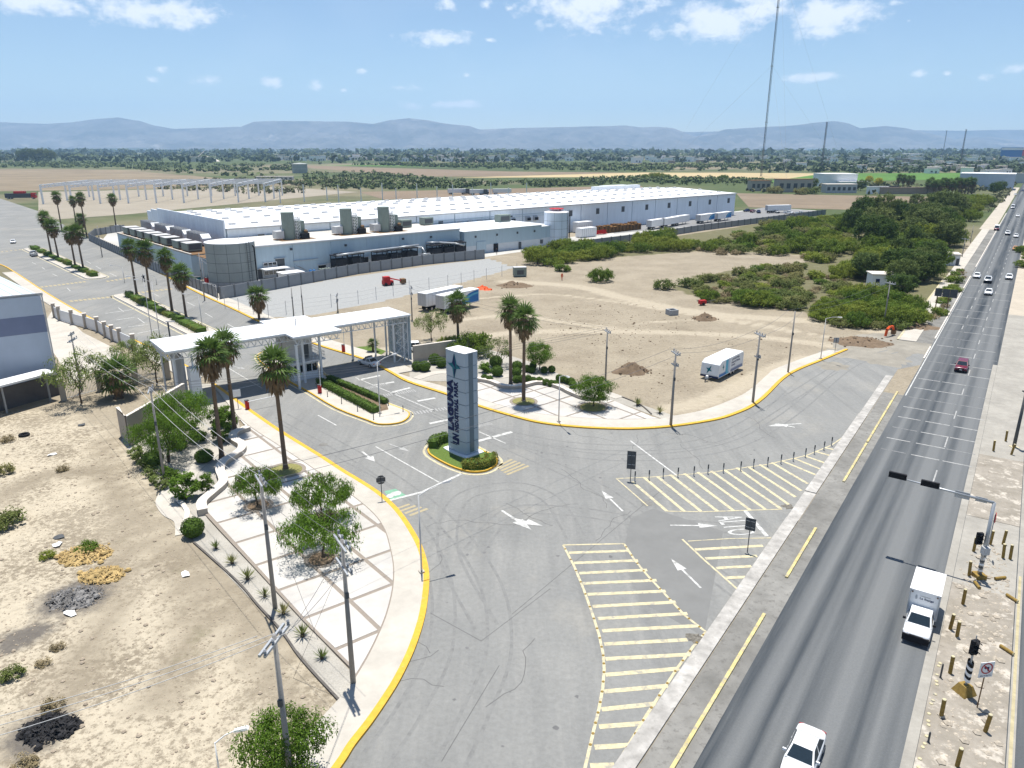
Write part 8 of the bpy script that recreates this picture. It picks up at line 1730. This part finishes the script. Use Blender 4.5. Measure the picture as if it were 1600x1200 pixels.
t_ = thing('red_truck', 'red and dark lorry at the far left edge of the construction pad', 'truck', (*(-293.14, 450.49), .1), R(100), 'far trucks'); MB().box(0, 0, .6, 2.5, 14, 2.6).build('load', M['dgrey'], t_); MB().box(0, -1, 3.2, 2.5, 6, 1.2).build('cover', M['red'], t_); MB().box(0, -8.4, .5, 2.4, 2.4, 2.9).build('cab', M['red'], t_); MB().box(0, -9.62, 2.0, 2.1, .06, .9).build('windscreen', M['glass'], t_)
for s in (-1, 1):
    for y in (-8, 4, 5.5): wheel(t_, s * 1.05, y, .5, .4)
# litter on the left lot
for k, (q, lb, m) in enumerate((((-51.57, 72.44), 'black old tyre lying on the dirt lot', 'black'), ((-45.56, 67.33), 'white plastic sheet scrap on the dirt lot', 'white'), ((-23.29, 45.84), 'pale paper scrap on the dirt lot', 'white'), ((-35.41, 51.09), 'dark rag beside the straw heap', 'dgrey'), ((-47.16, 75.45), 'dark rag on the spoil by the garden wall', 'dgrey'), ((-34.82, 49.93), 'white bag beside the dark rag', 'white'), ((-28.83, 41.15), 'white scrap in the ash', 'white'))):
    if k == 0:
        mb = MB(); n = 16; mb.mesh([((.42 + .13 * math.cos(j * 1.047)) * math.cos(i * 6.2832 / n), (.42 + .13 * math.cos(j * 1.047)) * math.sin(i * 6.2832 / n), .13 + .12 * math.sin(j * 1.047)) for i in range(n) for j in range(6)], [(i * 6 + j, i * 6 + (j + 1) % 6, ((i + 1) % n) * 6 + (j + 1) % 6, ((i + 1) % n) * 6 + j) for i in range(n) for j in range(6)]); o = mb.build('old_tyre', M['black'], smooth=True, loc=(*q, .02)); tag(o, lb, 'tyre'); continue
    rg = random.Random(k); mb = MB(); mb.mesh([(rg.uniform(.3, .6) * math.cos(i * .785), rg.uniform(.2, .4) * math.sin(i * .785), rg.uniform(.01, .16)) for i in range(8)] + [(0, 0, .2)], [(i, (i + 1) % 8, 8) for i in range(8)]); o = mb.build('litter', M[m], loc=(*q, .02), rz=k); tag(o, lb, 'litter')


# ================================================================== THE PLAIN, THE TOWN, THE MOUNTAINS
FARL = [mat('far_scrub_green', (.105, .135, .055), .9, .4, .05), mat('far_scrub_olive', (.14, .145, .075), .9, .4, .05), mat('far_tree_dark', (.07, .095, .05), .9, .4, .05)]
def far_mass(name, polys, n, s0, s1, label, m, seed, h=.6, quads=12):
    rg = random.Random(seed); mb = MB(); k = 0; tot = 0
    for poly_ in polys:
        xs = [p[0] for p in poly_]; ys = [p[1] for p in poly_]; k = 0; tr = 0
        while k < n and tr < n * 40:
            tr += 1; p = (rg.uniform(min(xs), max(xs)), rg.uniform(min(ys), max(ys)))
            if not inside(p, poly_): continue
            if noise.noise((p[0] * .006, p[1] * .006, seed)) < -.12 and rg.random() < .8: continue
            k += 1; s = rg.uniform(s0, s1)
            for i in range(quads):
                e = rdir(rg); q = Vector((p[0] + e.x * s * .8, p[1] + e.y * s * .8, s * h + e.z * s * h * .85)); leaf_quad(mb, q, e + rdir(rg) * .6 + Vector((0, 0, .4)), rdir(rg), s * rg.uniform(.6, 1.1), s * rg.uniform(.45, .8))
    o = mb.build(name, m, kind='stuff'); o['label'] = label; return o
far_mass('distant_scrub', [[(-245.14, 887.86), (-197.55, 984.85), (-108.29, 808.11), (-45.97, 684.73), (0.00, 659.49), (-19.34, 574.56), (-74.97, 556.60), (-131.20, 556.60), (-197.70, 636.02), (-205.11, 741.38)]], 620, 1.5, 3.4, 'belt of green scrub beyond the factory roof', FARL[0], 1)
far_mass('distant_scrub', [[(-5.54, 659.49), (29.86, 711.94), (132.42, 790.34), (231.47, 726.37), (216.81, 614.15), (167.51, 603.76), (97.90, 647.55), (24.17, 574.56)]], 620, 1.5, 3.2, 'belt of scrub behind the right part of the factory roof', FARL[0], 2)
far_mass('distant_scrub', [[(-315.84, 671.87), (-239.76, 773.33), (-170.35, 614.15), (-105.94, 523.79), (-166.88, 494.58), (-257.71, 556.60)]], 260, 1.2, 3.0, 'sparse scrub behind the unfinished steel frame', FARL[1], 3)
far_mass('distant_scrub', [[(-1483.09, 1589.98), (-794.51, 1589.98), (-358.95, 1304.40), (-279.87, 984.85), (-250.42, 808.11), (-325.33, 826.69), (-590.09, 1140.18), (-1065.97, 1140.18)]], 900, 2.5, 5, 'broad green belt of scrub across the left plain', FARL[0], 4, .45)
far_mass('distant_scrub', [[(-453.86, 1433.19), (0.00, 1405.45), (451.20, 1353.05), (338.40, 1012.46), (164.63, 984.85), (0.00, 1072.57), (-221.50, 1328.28)]], 900, 3, 6, 'green belt of orchards beyond the ploughed field', FARL[0], 5, .5)
far_mass('distant_scrub', [[(-2842.59, 3056.00), (-1015.21, 3056.00), (0.00, 3056.00), (1015.21, 3056.00), (2791.83, 3056.00), (1456.61, 1589.98), (468.56, 1405.45), (0.00, 1462.04), (-507.61, 1523.35), (-1550.50, 1662.68)]], 1900, 6, 15, 'hazy tree cover of the far plain', FARL[2], 6, .55, 9)
far_mass('distant_scrub', [[(-5247.86, 5649.71), (0.00, 5245.50), (4785.99, 5245.50), (2577.07, 2820.20), (0.00, 2820.20), (-2842.59, 3056.00)]], 1100, 14, 34, 'hazy tree line near the foot of the mountains', FARL[2], 7, .4, 7)
far_mass('distant_scrub', [[(439.92, 1353.05), (1015.21, 1523.35), (825.27, 1177.26), (553.75, 826.69), (542.27, 887.86), (312.37, 933.86)]], 620, 3, 7, 'trees of the distant town at the right', FARL[2], 8, .6)
far_mass('distant_scrub', [[(164.00, 556.60), (283.19, 636.02), (361.35, 614.15), (428.64, 671.87), (339.87, 523.79), (243.65, 481.14), (163.01, 508.77)]], 170, 1.5, 3.2, 'scrub round the ruins and walls beyond the bare field', FARL[1], 9)
far_mass('distant_scrub', [[(248.55, 413.50), (338.99, 523.79), (431.93, 659.49), (471.77, 711.94), (318.97, 487.77), (218.17, 344.38)]], 90, 1.2, 2.6, 'verge scrub along the far highway', FARL[1], 10)
# single trees and palms of the middle distance
for k, (q, s) in enumerate((((-1108.03, 1742.30), 5.5), ((-1093.53, 1742.30), 6.5), ((-1076.12, 1742.30), 6.0), ((-1061.62, 1742.30), 6.5), ((-1019.93, 1701.56), 5.5))): tree('dark1', q, ['leftmost', 'second', 'third', 'fourth', 'rightmost'][k] + ' big dark tree of the clump far out on the left plain', 'clump of far trees', s * .55, name='far_tree')
for k in range(5): tree('mesq1', (G(1010 + 8 * k, 281)) if False else [(129.28, 741.38), (139.59, 757.02), (140.10, 726.37), (150.42, 741.38), (193.28, 698.07)][k], 'lone dark tree at the scrub belt beyond the hall roof', 'lone trees beyond the hall', 1.0 + .2 * (k % 3), name='far_tree')
for k in range(19): palm([(274.11, 501.58), (284.11, 516.18), (274.52, 494.58), (284.40, 508.77), (278.70, 494.58), (292.38, 516.18), (282.45, 494.58), (292.55, 508.77), (286.62, 494.58), (296.84, 508.77), (290.80, 494.58), (296.95, 501.58), (294.97, 494.58), (301.18, 501.58), (303.72, 501.58), (294.89, 574.56), (298.76, 574.56), (306.53, 583.98), (286.96, 565.44)][k], random.uniform(5.5, 8), 'palm in the grove beyond the bare field by the highway', False, 1.9, .35, 'palm grove beyond the bare field', seed=100 + k)
for q, lb in (((314.16, 494.58), 'big round dark tree beside the far highway'), ((331.54, 516.18), 'second round dark tree beside the far highway'), ((223.66, 565.44), 'dark tree left of the white hall'), ((247.74, 539.70), 'dark tree right of the yellow flowering one')): tree('dark1', q, lb, None, .95, name='far_tree')
for q, lb in (((297.62, 636.02), 'bright yellow flowering tree before the green crop field'), ((285.59, 593.71), 'small yellow-green tree before the green crop field')):
    t_ = tree('round', q, lb, None, 1.6, name='flowering_tree'); c = [x for x in t_.children if x.name.startswith('crown')][0]; c.data = c.data.copy(); c.data.materials.clear(); c.data.materials.append(bpy.data.materials.get('yellow_blossom') or mat('yellow_blossom', (.42, .36, .04), .8, .3, 1))
for q, lb in (((187.74, 494.58), 'grey-green bush right of the ruin'), ((197.97, 501.58), 'round grey bush at the bare field edge'), ((175.87, 508.77), 'pale olive bush before the ruin')): tree('low1', q, lb, None, 2.2, name='field_bush', cat='bush')
# buildings of the middle distance
def block(name, q, rz, w_, d_, h_, label, m, roofm='cap', wins=0, cat='building', grp=None):
    t_ = thing(name, label, cat, q, rz, grp); MB().box(0, 0, 0, w_, d_, h_).build('wall', M[m], t_); MB().box(0, 0, h_, w_ + .6, d_ + .6, .3).build('roof', M[roofm], t_)
    for i in range(wins): MB().box(-w_ / 2 + w_ * (i + .5) / wins, -d_ / 2, h_ * .3, w_ / wins * .55, .1, h_ * .4).build('window', M['dgrey'], t_)
    return t_
block('white_hall', (255.33, 603.76), R(5), 26, 20, 9.5, 'big plain white hall before the green crop field', 'white', 'white', 0); block('white_hall', (263.62, 593.71), R(5), 22, 10, 4, 'low white wing right of the plain white hall', 'white', 'white', 3)
t_ = block('ruin', (193.33, 523.79), R(3), 24, 8, 8.5, 'roofless brown concrete ruin with open bays', 'stone', 'rust', 5, 'ruin'); block('ruin', (175.01, 539.70), R(3), 14, 8, 7, 'second brown ruin behind the scrub', 'stone', 'rust', 4, 'ruin'); block('shelter', (221.90, 516.18), R(2), 21, 8, 5.5, 'open grey concrete shelter on columns', 'lgrey', 'cap', 6)
block('long_wall', (241.11, 501.58), R(2), 14, 1.2, 4.5, 'white rendered wall right of the concrete shelter', 'white', 'white', 0, 'wall'); block('long_wall', (250.08, 508.77), R(2), 16, 1.2, 4.5, 'dark wall right of the white rendered wall', 'dgrey', 'dgrey', 0, 'wall'); block('brick_wall', (264.38, 501.58), R(2), 44, 1.2, 4.0, 'long brown brick wall below the palm grove', 'brick', 'brick', 0, 'wall')
block('grey_hall', (352.15, 565.44), R(-34), 34, 30, 11, 'pale grey hall beside the far highway', 'lblue', 'roofwhite', 0); block('footbridge', (438.57, 659.49), R(-34), 16, 3, 8, 'grey overhead bridge structure at the far end of the highway', 'lgrey', 'lgrey', 0)
for q, m, lb in (((1184.75, 1829.88), 'blue', 'blue and white hoarding far down the highway'), ((1427.86, 2154.44), 'red', 'red and white hoarding far down the highway')):
    t_ = thing('hoarding', lb, 'billboard', q, R(-10)); MB().box(0, 0, 8, 46, 2, 22).build('panel', M[m], t_); MB().box(0, -1.1, 24, 46, .3, 5).build('white_band', M['white'], t_)
    for x in (-12, 12): MB().box(x, 0, 0, 2, 2, 8).build('post', M['grey'], t_)
block('water_tank_house', (-258.49, 933.86), 0, .1, .1, .1, 'x', 'tank') if False else None
t_ = thing('storage_tank', 'lone grey cylindrical tank in the scrub beyond the factory', 'tank', (-255.22, 921.93)); MB().lathe([(9, 0), (9, 10.5), (9.3, 10.6), (6, 11.4), (.1, 12)], 28).build('shell', M['tank'], t_); MB().lathe([(9.1, 5), (9.1, 5.3)], 28).build('hoop', M['lgrey'], t_)
block('low_ruin', (-225.38, 726.37), R(5), 34, 6, 3.0, 'long low pale ruin beyond the construction pad', 'cap', 'cap', 8, 'ruin'); block('conveyor', (-691.29, 1701.56), R(5), 60, 14, 10, 'pale quarry plant far out on the left plain', 'cap', 'cap', 0)
t_ = thing('quarry_heap', 'pale quarry mound with leaning conveyor on the left plain', 'quarry', (-686.70, 1725.77)); MB().lathe([(30, 0), (18, 7), (4, 11), (.1, 12)], 12).build('mound', M['cap'], t_); MB().bar((-30, 0, 0), (-2, 0, 22), 1.0, 5).build('conveyor', M['lgrey'], t_)
# distant town: each house its own object
rgt = random.Random(21); hm = [M['white'], M['cap'], M['brick'], M['white'], M['white']]
HS = []
for k in range(5):
    t_ = thing('town_house', 'small pale house among the trees of the distant town', 'house', (0, 0), 0, 'houses of the distant town'); MB().box(0, 0, 0, 11, 9, 4.5 + (k % 2) * 2).build('wall', hm[k], t_); MB().box(0, 0, 4.5 + (k % 2) * 2, 11.8, 9.8, .4).build('roof', M['cap'] if k % 2 else M['lgrey'], t_); MB().box(2, -4.52, .2, 1.6, .1, 2.4).build('door', M['dgrey'], t_); MB().box(-2.4, -4.52, 1.2, 2.2, .1, 1.5).build('window', M['dgrey'], t_); HS.append(t_)
used_ = set()
TOWN = [[(742.37, 2289.67), (1604.03, 2442.94), (785.97, 1177.26), (559.74, 984.85), (348.07, 1041.66)], [(0.00, 2034.23), (716.62, 2154.44), (487.30, 1462.04), (0.00, 1662.68)], [(-626.05, 2034.23), (0.00, 2154.44), (0.00, 1662.68), (-536.61, 1742.30)], [(609.13, 1177.26), (808.67, 1259.10), (524.53, 808.11), (487.30, 910.29)]]
for poly_, n in zip(TOWN, (120, 60, 60, 24)):
    xs = [p[0] for p in poly_]; ys = [p[1] for p in poly_]; c = 0
    while c < n:
        p = (rgt.uniform(min(xs), max(xs)), rgt.uniform(min(ys), max(ys)))
        if not inside(p, poly_): continue
        c += 1; k = rgt.randrange(5); s = rgt.uniform(.7, 1.2) * (1 + (p[1] > 1500) * .5)
        if k not in used_: used_.add(k); HS[k].location = (*p, 0); HS[k].rotation_euler = (0, 0, rgt.uniform(-.6, .6)); HS[k].scale = (s,) * 3
        else: clone(HS[k], p, rgt.uniform(-.6, .6), scale=s)
W0 = thing('distant_warehouse', 'long white warehouse roof shining near the foot of the mountains', 'warehouse', (0, 0), 0, 'white warehouses at the foot of the mountains'); MB().box(0, 0, 0, 150, 60, 12).build('wall', M['white'], W0); MB().box(0, 0, 12, 152, 62, 1).build('roof', M['white'], W0)
WP = [((-840.17, 6332.70), 1.7), ((-739.65, 6559.20), 1.9), ((3178.05, 7987.14), 1.6), ((3106.54, 7347.42), 1.4), ((-3959.32, 7347.42), 2.0), ((-3235.98, 6559.20), 2.0), ((-4502.24, 7987.14), 1.2), ((1522.82, 3056.00), .7), ((1104.04, 2289.67), .6), ((-2436.51, 6678.63), 1.4), ((4208.51, 6678.63), 2.0), ((3705.52, 6121.30), 1.8), ((933.99, 2442.94), .5), ((1348.78, 2618.10), .8), ((-4822.25, 7653.95), 1.3), ((101.52, 6121.30), 1.2)]
for k, (p, s) in enumerate(WP):
    if k == 0: W0.location = (*p, 0); W0.scale = (s,) * 3
    else: clone(W0, p, rgt.uniform(-.3, .3), scale=s)
# masts
def lattice(q, h, w_, label, m='red', guy=True):
    t_ = thing('radio_mast', label, 'mast', q); n = 46; sg_ = []
    for c in range(8):
        b = MB(); z0, z1 = h * c / 8, h * (c + 1) / 8; k = 8
        for i in range(3): a = i * 2.094; b.bar((w_ * math.cos(a), w_ * math.sin(a), z0), (w_ * math.cos(a), w_ * math.sin(a), z1), .16, 4)
        for j in range(k):
            for i in range(3): a, a2 = i * 2.094, (i + 1) * 2.094; za, zb_ = z0 + (z1 - z0) * j / k, z0 + (z1 - z0) * (j + 1) / k; b.bar((w_ * math.cos(a), w_ * math.sin(a), za), (w_ * math.cos(a2), w_ * math.sin(a2), zb_), .09, 3, cap=False).bar((w_ * math.cos(a), w_ * math.sin(a), za), (w_ * math.cos(a2), w_ * math.sin(a2), za), .09, 3, cap=False)
        b.build('lattice_section', M['dgrey'] if c % 2 else mat('mast_grey', (.14, .13, .13), .6) if c == 0 else bpy.data.materials['mast_grey'], t_)
    for z in (.25, .5, .75): MB().lathe([(w_ * 1.6, h * z), (w_ * 1.6, h * z + .5)], 6).build('platform', M['grey'], t_)
    if guy:
        for i in range(3):
            a = .4 + i * 2.094
            for z in (.5, .9): MB().bar((h * .55 * math.cos(a), h * .55 * math.sin(a), 0), (w_ * math.cos(a), w_ * math.sin(a), h * z), .05, 3).build('guy_wire', M['grey'], t_)
lattice((263.28, 808.11), 215, .9, 'tall slender guyed radio mast beyond the stubble field')
for q, h_, lb in (((420.30, 1041.66), 62, 'shorter radio mast behind the white hall'), ((1203.92, 2154.44), 75, 'thin radio mast over the distant town, left of two'), ((789.61, 1353.05), 60, 'thin radio mast over the distant town, right of two')): lattice(q, h_, 1.1, lb, guy=False)
# mountains
RP = [(-380,200), (-280,193), (-200,196), (-100,199), (0,194), (40,196), (80,197), (120,195), (150,191), (192,188), (225,193), (245,199), (275,204), (310,203), (380,201), (400,194), (430,193), (480,193), (550,194), (585,197), (610,192), (640,189), (670,192), (700,197), (735,200), (750,205), (800,203), (850,202), (900,201), (950,200), (975,199), (1000,202), (1025,201), (1050,203), (1070,210), (1085,215), (1100,212), (1130,205), (1160,203), (1200,201), (1240,199), (1270,195), (1300,193), (1320,196), (1340,203), (1380,200), (1410,203), (1440,209), (1470,214), (1490,219), (1520,216), (1545,215), (1570,218), (1600,221), (1700,222), (1850,215), (1980,219)]
def mountain(name, prof, dist_, depth, seed, m, label=None):
    """prof: (azimuth tangent, height in metres at that distance)"""
    cols = 520; rows = 30; vs = []; t0_, t1_ = prof[0][0], prof[-1][0]
    def hh(t):
        for (a, b), (c, e) in zip(prof, prof[1:]):
            if a <= t <= c: return b + (e - b) * (t - a) / (c - a)
        return prof[-1][1]
    for j in range(rows):
        f = j / (rows - 1)                       # 0 = foot towards us, .8 = ridge, 1 = behind
        for i in range(cols):
            t = t0_ + (t1_ - t0_) * i / (cols - 1); y = dist_ + depth * (f - .8); x = t * y
            k = (f / .8) if f <= .8 else max(0, 1 - (f - .8) / .2 * .8)
            gully = noise.fractal((x * .0011, y * .0006, seed), .9, 2.0, 5); ridge_ = 1 - abs(noise.noise((x * .0016 + seed, y * .0005, 2))); rid2 = (1 - abs(noise.fractal((x * .0032 + seed, y * .0011, 5), .8, 2.1, 4))) ** 2
            z = hh(t) * (k ** 1.35) * (1 - .32 * (1 - k) * ridge_) + (gully * 120 + (rid2 - .6) * 150) * k * (1 - k) * 2 * (1 if f <= .8 else 0); vs.append((x, y, max(z, -5) if f > 0 else -5))
    fs = [(j * cols + i, j * cols + i + 1, (j + 1) * cols + i + 1, (j + 1) * cols + i) for j in range(rows - 1) for i in range(cols - 1)]
    o = MB().mesh(vs, fs).build(name, m, smooth=True, kind='structure'); return o
DM = 11200.0
prof = [((u - 800) / 1207.7, (231 - v) / 1150 / math.cos(R(17.79)) * DM * .955 + 29) for u, v in RP]
M['rock'] = mat('desert_mountain', (.12, .108, .10), .95, .5, .004, var2=.4, scale2=.0011, wear=((.34, .31, .28), .05, .0015))
mountain('mountains', prof, DM, 2600, 5, M['rock'])
back = [(t, h * 1.0 + 55 * noise.noise((t * 7, 3, 0)) - 30) for t, h in [((u - 800) / 1207.7, (231 - 203) / 1094 * 12900) for u in range(-360, 1980, 60)]]
mountain('mountains', back, 12900, 1200, 9, M['rock'])
# pale quarry scars on the slopes
for k, (q, w_, h_) in enumerate((((5547.40, 13127.70), 330, 210), ((1218.25, 12251.90), 260, 150), ((6091.26, 12251.90), 180, 90), ((812.17, 12251.90), 120, 110))): pass
# haze that fills the plain
hz = MB().box(0, 5850, -6, 23600, 16000, 760).build('haze', mat('haze_surface', (1, 1, 1)), kind='stuff'); hz['label'] = 'pale dusty summer haze over the plain'
hm_ = bpy.data.materials.new('haze'); hm_.use_nodes = True; t = hm_.node_tree; t.nodes.clear(); o_ = t.nodes.new('ShaderNodeOutputMaterial'); v_ = t.nodes.new('ShaderNodeVolumePrincipled'); v_.inputs['Color'].default_value = (.44, .68, 1.0, 1); v_.inputs['Density'].default_value = 9.0e-5; v_.inputs['Anisotropy'].default_value = .2; t.links.new(v_.outputs[0], o_.inputs['Volume']); hz.data.materials.clear(); hz.data.materials.append(hm_)
# tell look-alikes apart by their order from left to right
dup_ = {}
for o in COL.objects:
    if o.parent is None and 'label' in o and o.location.length > 1: dup_.setdefault(o['label'], []).append(o)
NTH = ['leftmost', 'second from left', 'third from left', 'fourth from left', 'fifth from left', 'sixth from left', 'seventh from left', 'eighth from left', 'ninth from left', 'tenth from left', 'eleventh from left', 'twelfth from left', 'thirteenth from left', 'fourteenth from left', 'fifteenth from left', 'sixteenth from left', 'seventeenth from left', 'eighteenth from left', 'nineteenth from left', 'twentieth from left', 'twenty-first from left', 'twenty-second from left', 'twenty-third from left', 'twenty-fourth from left', 'twenty-fifth from left', 'rightmost']
for lb, q in dup_.items():
    if 1 < len(q) <= 26:
        q.sort(key=lambda o: math.atan2(o.location.x, o.location.y))
        for k, o in enumerate(q): o['label'] = lb + ', ' + (NTH[k] if k < len(q) - 1 else 'rightmost')
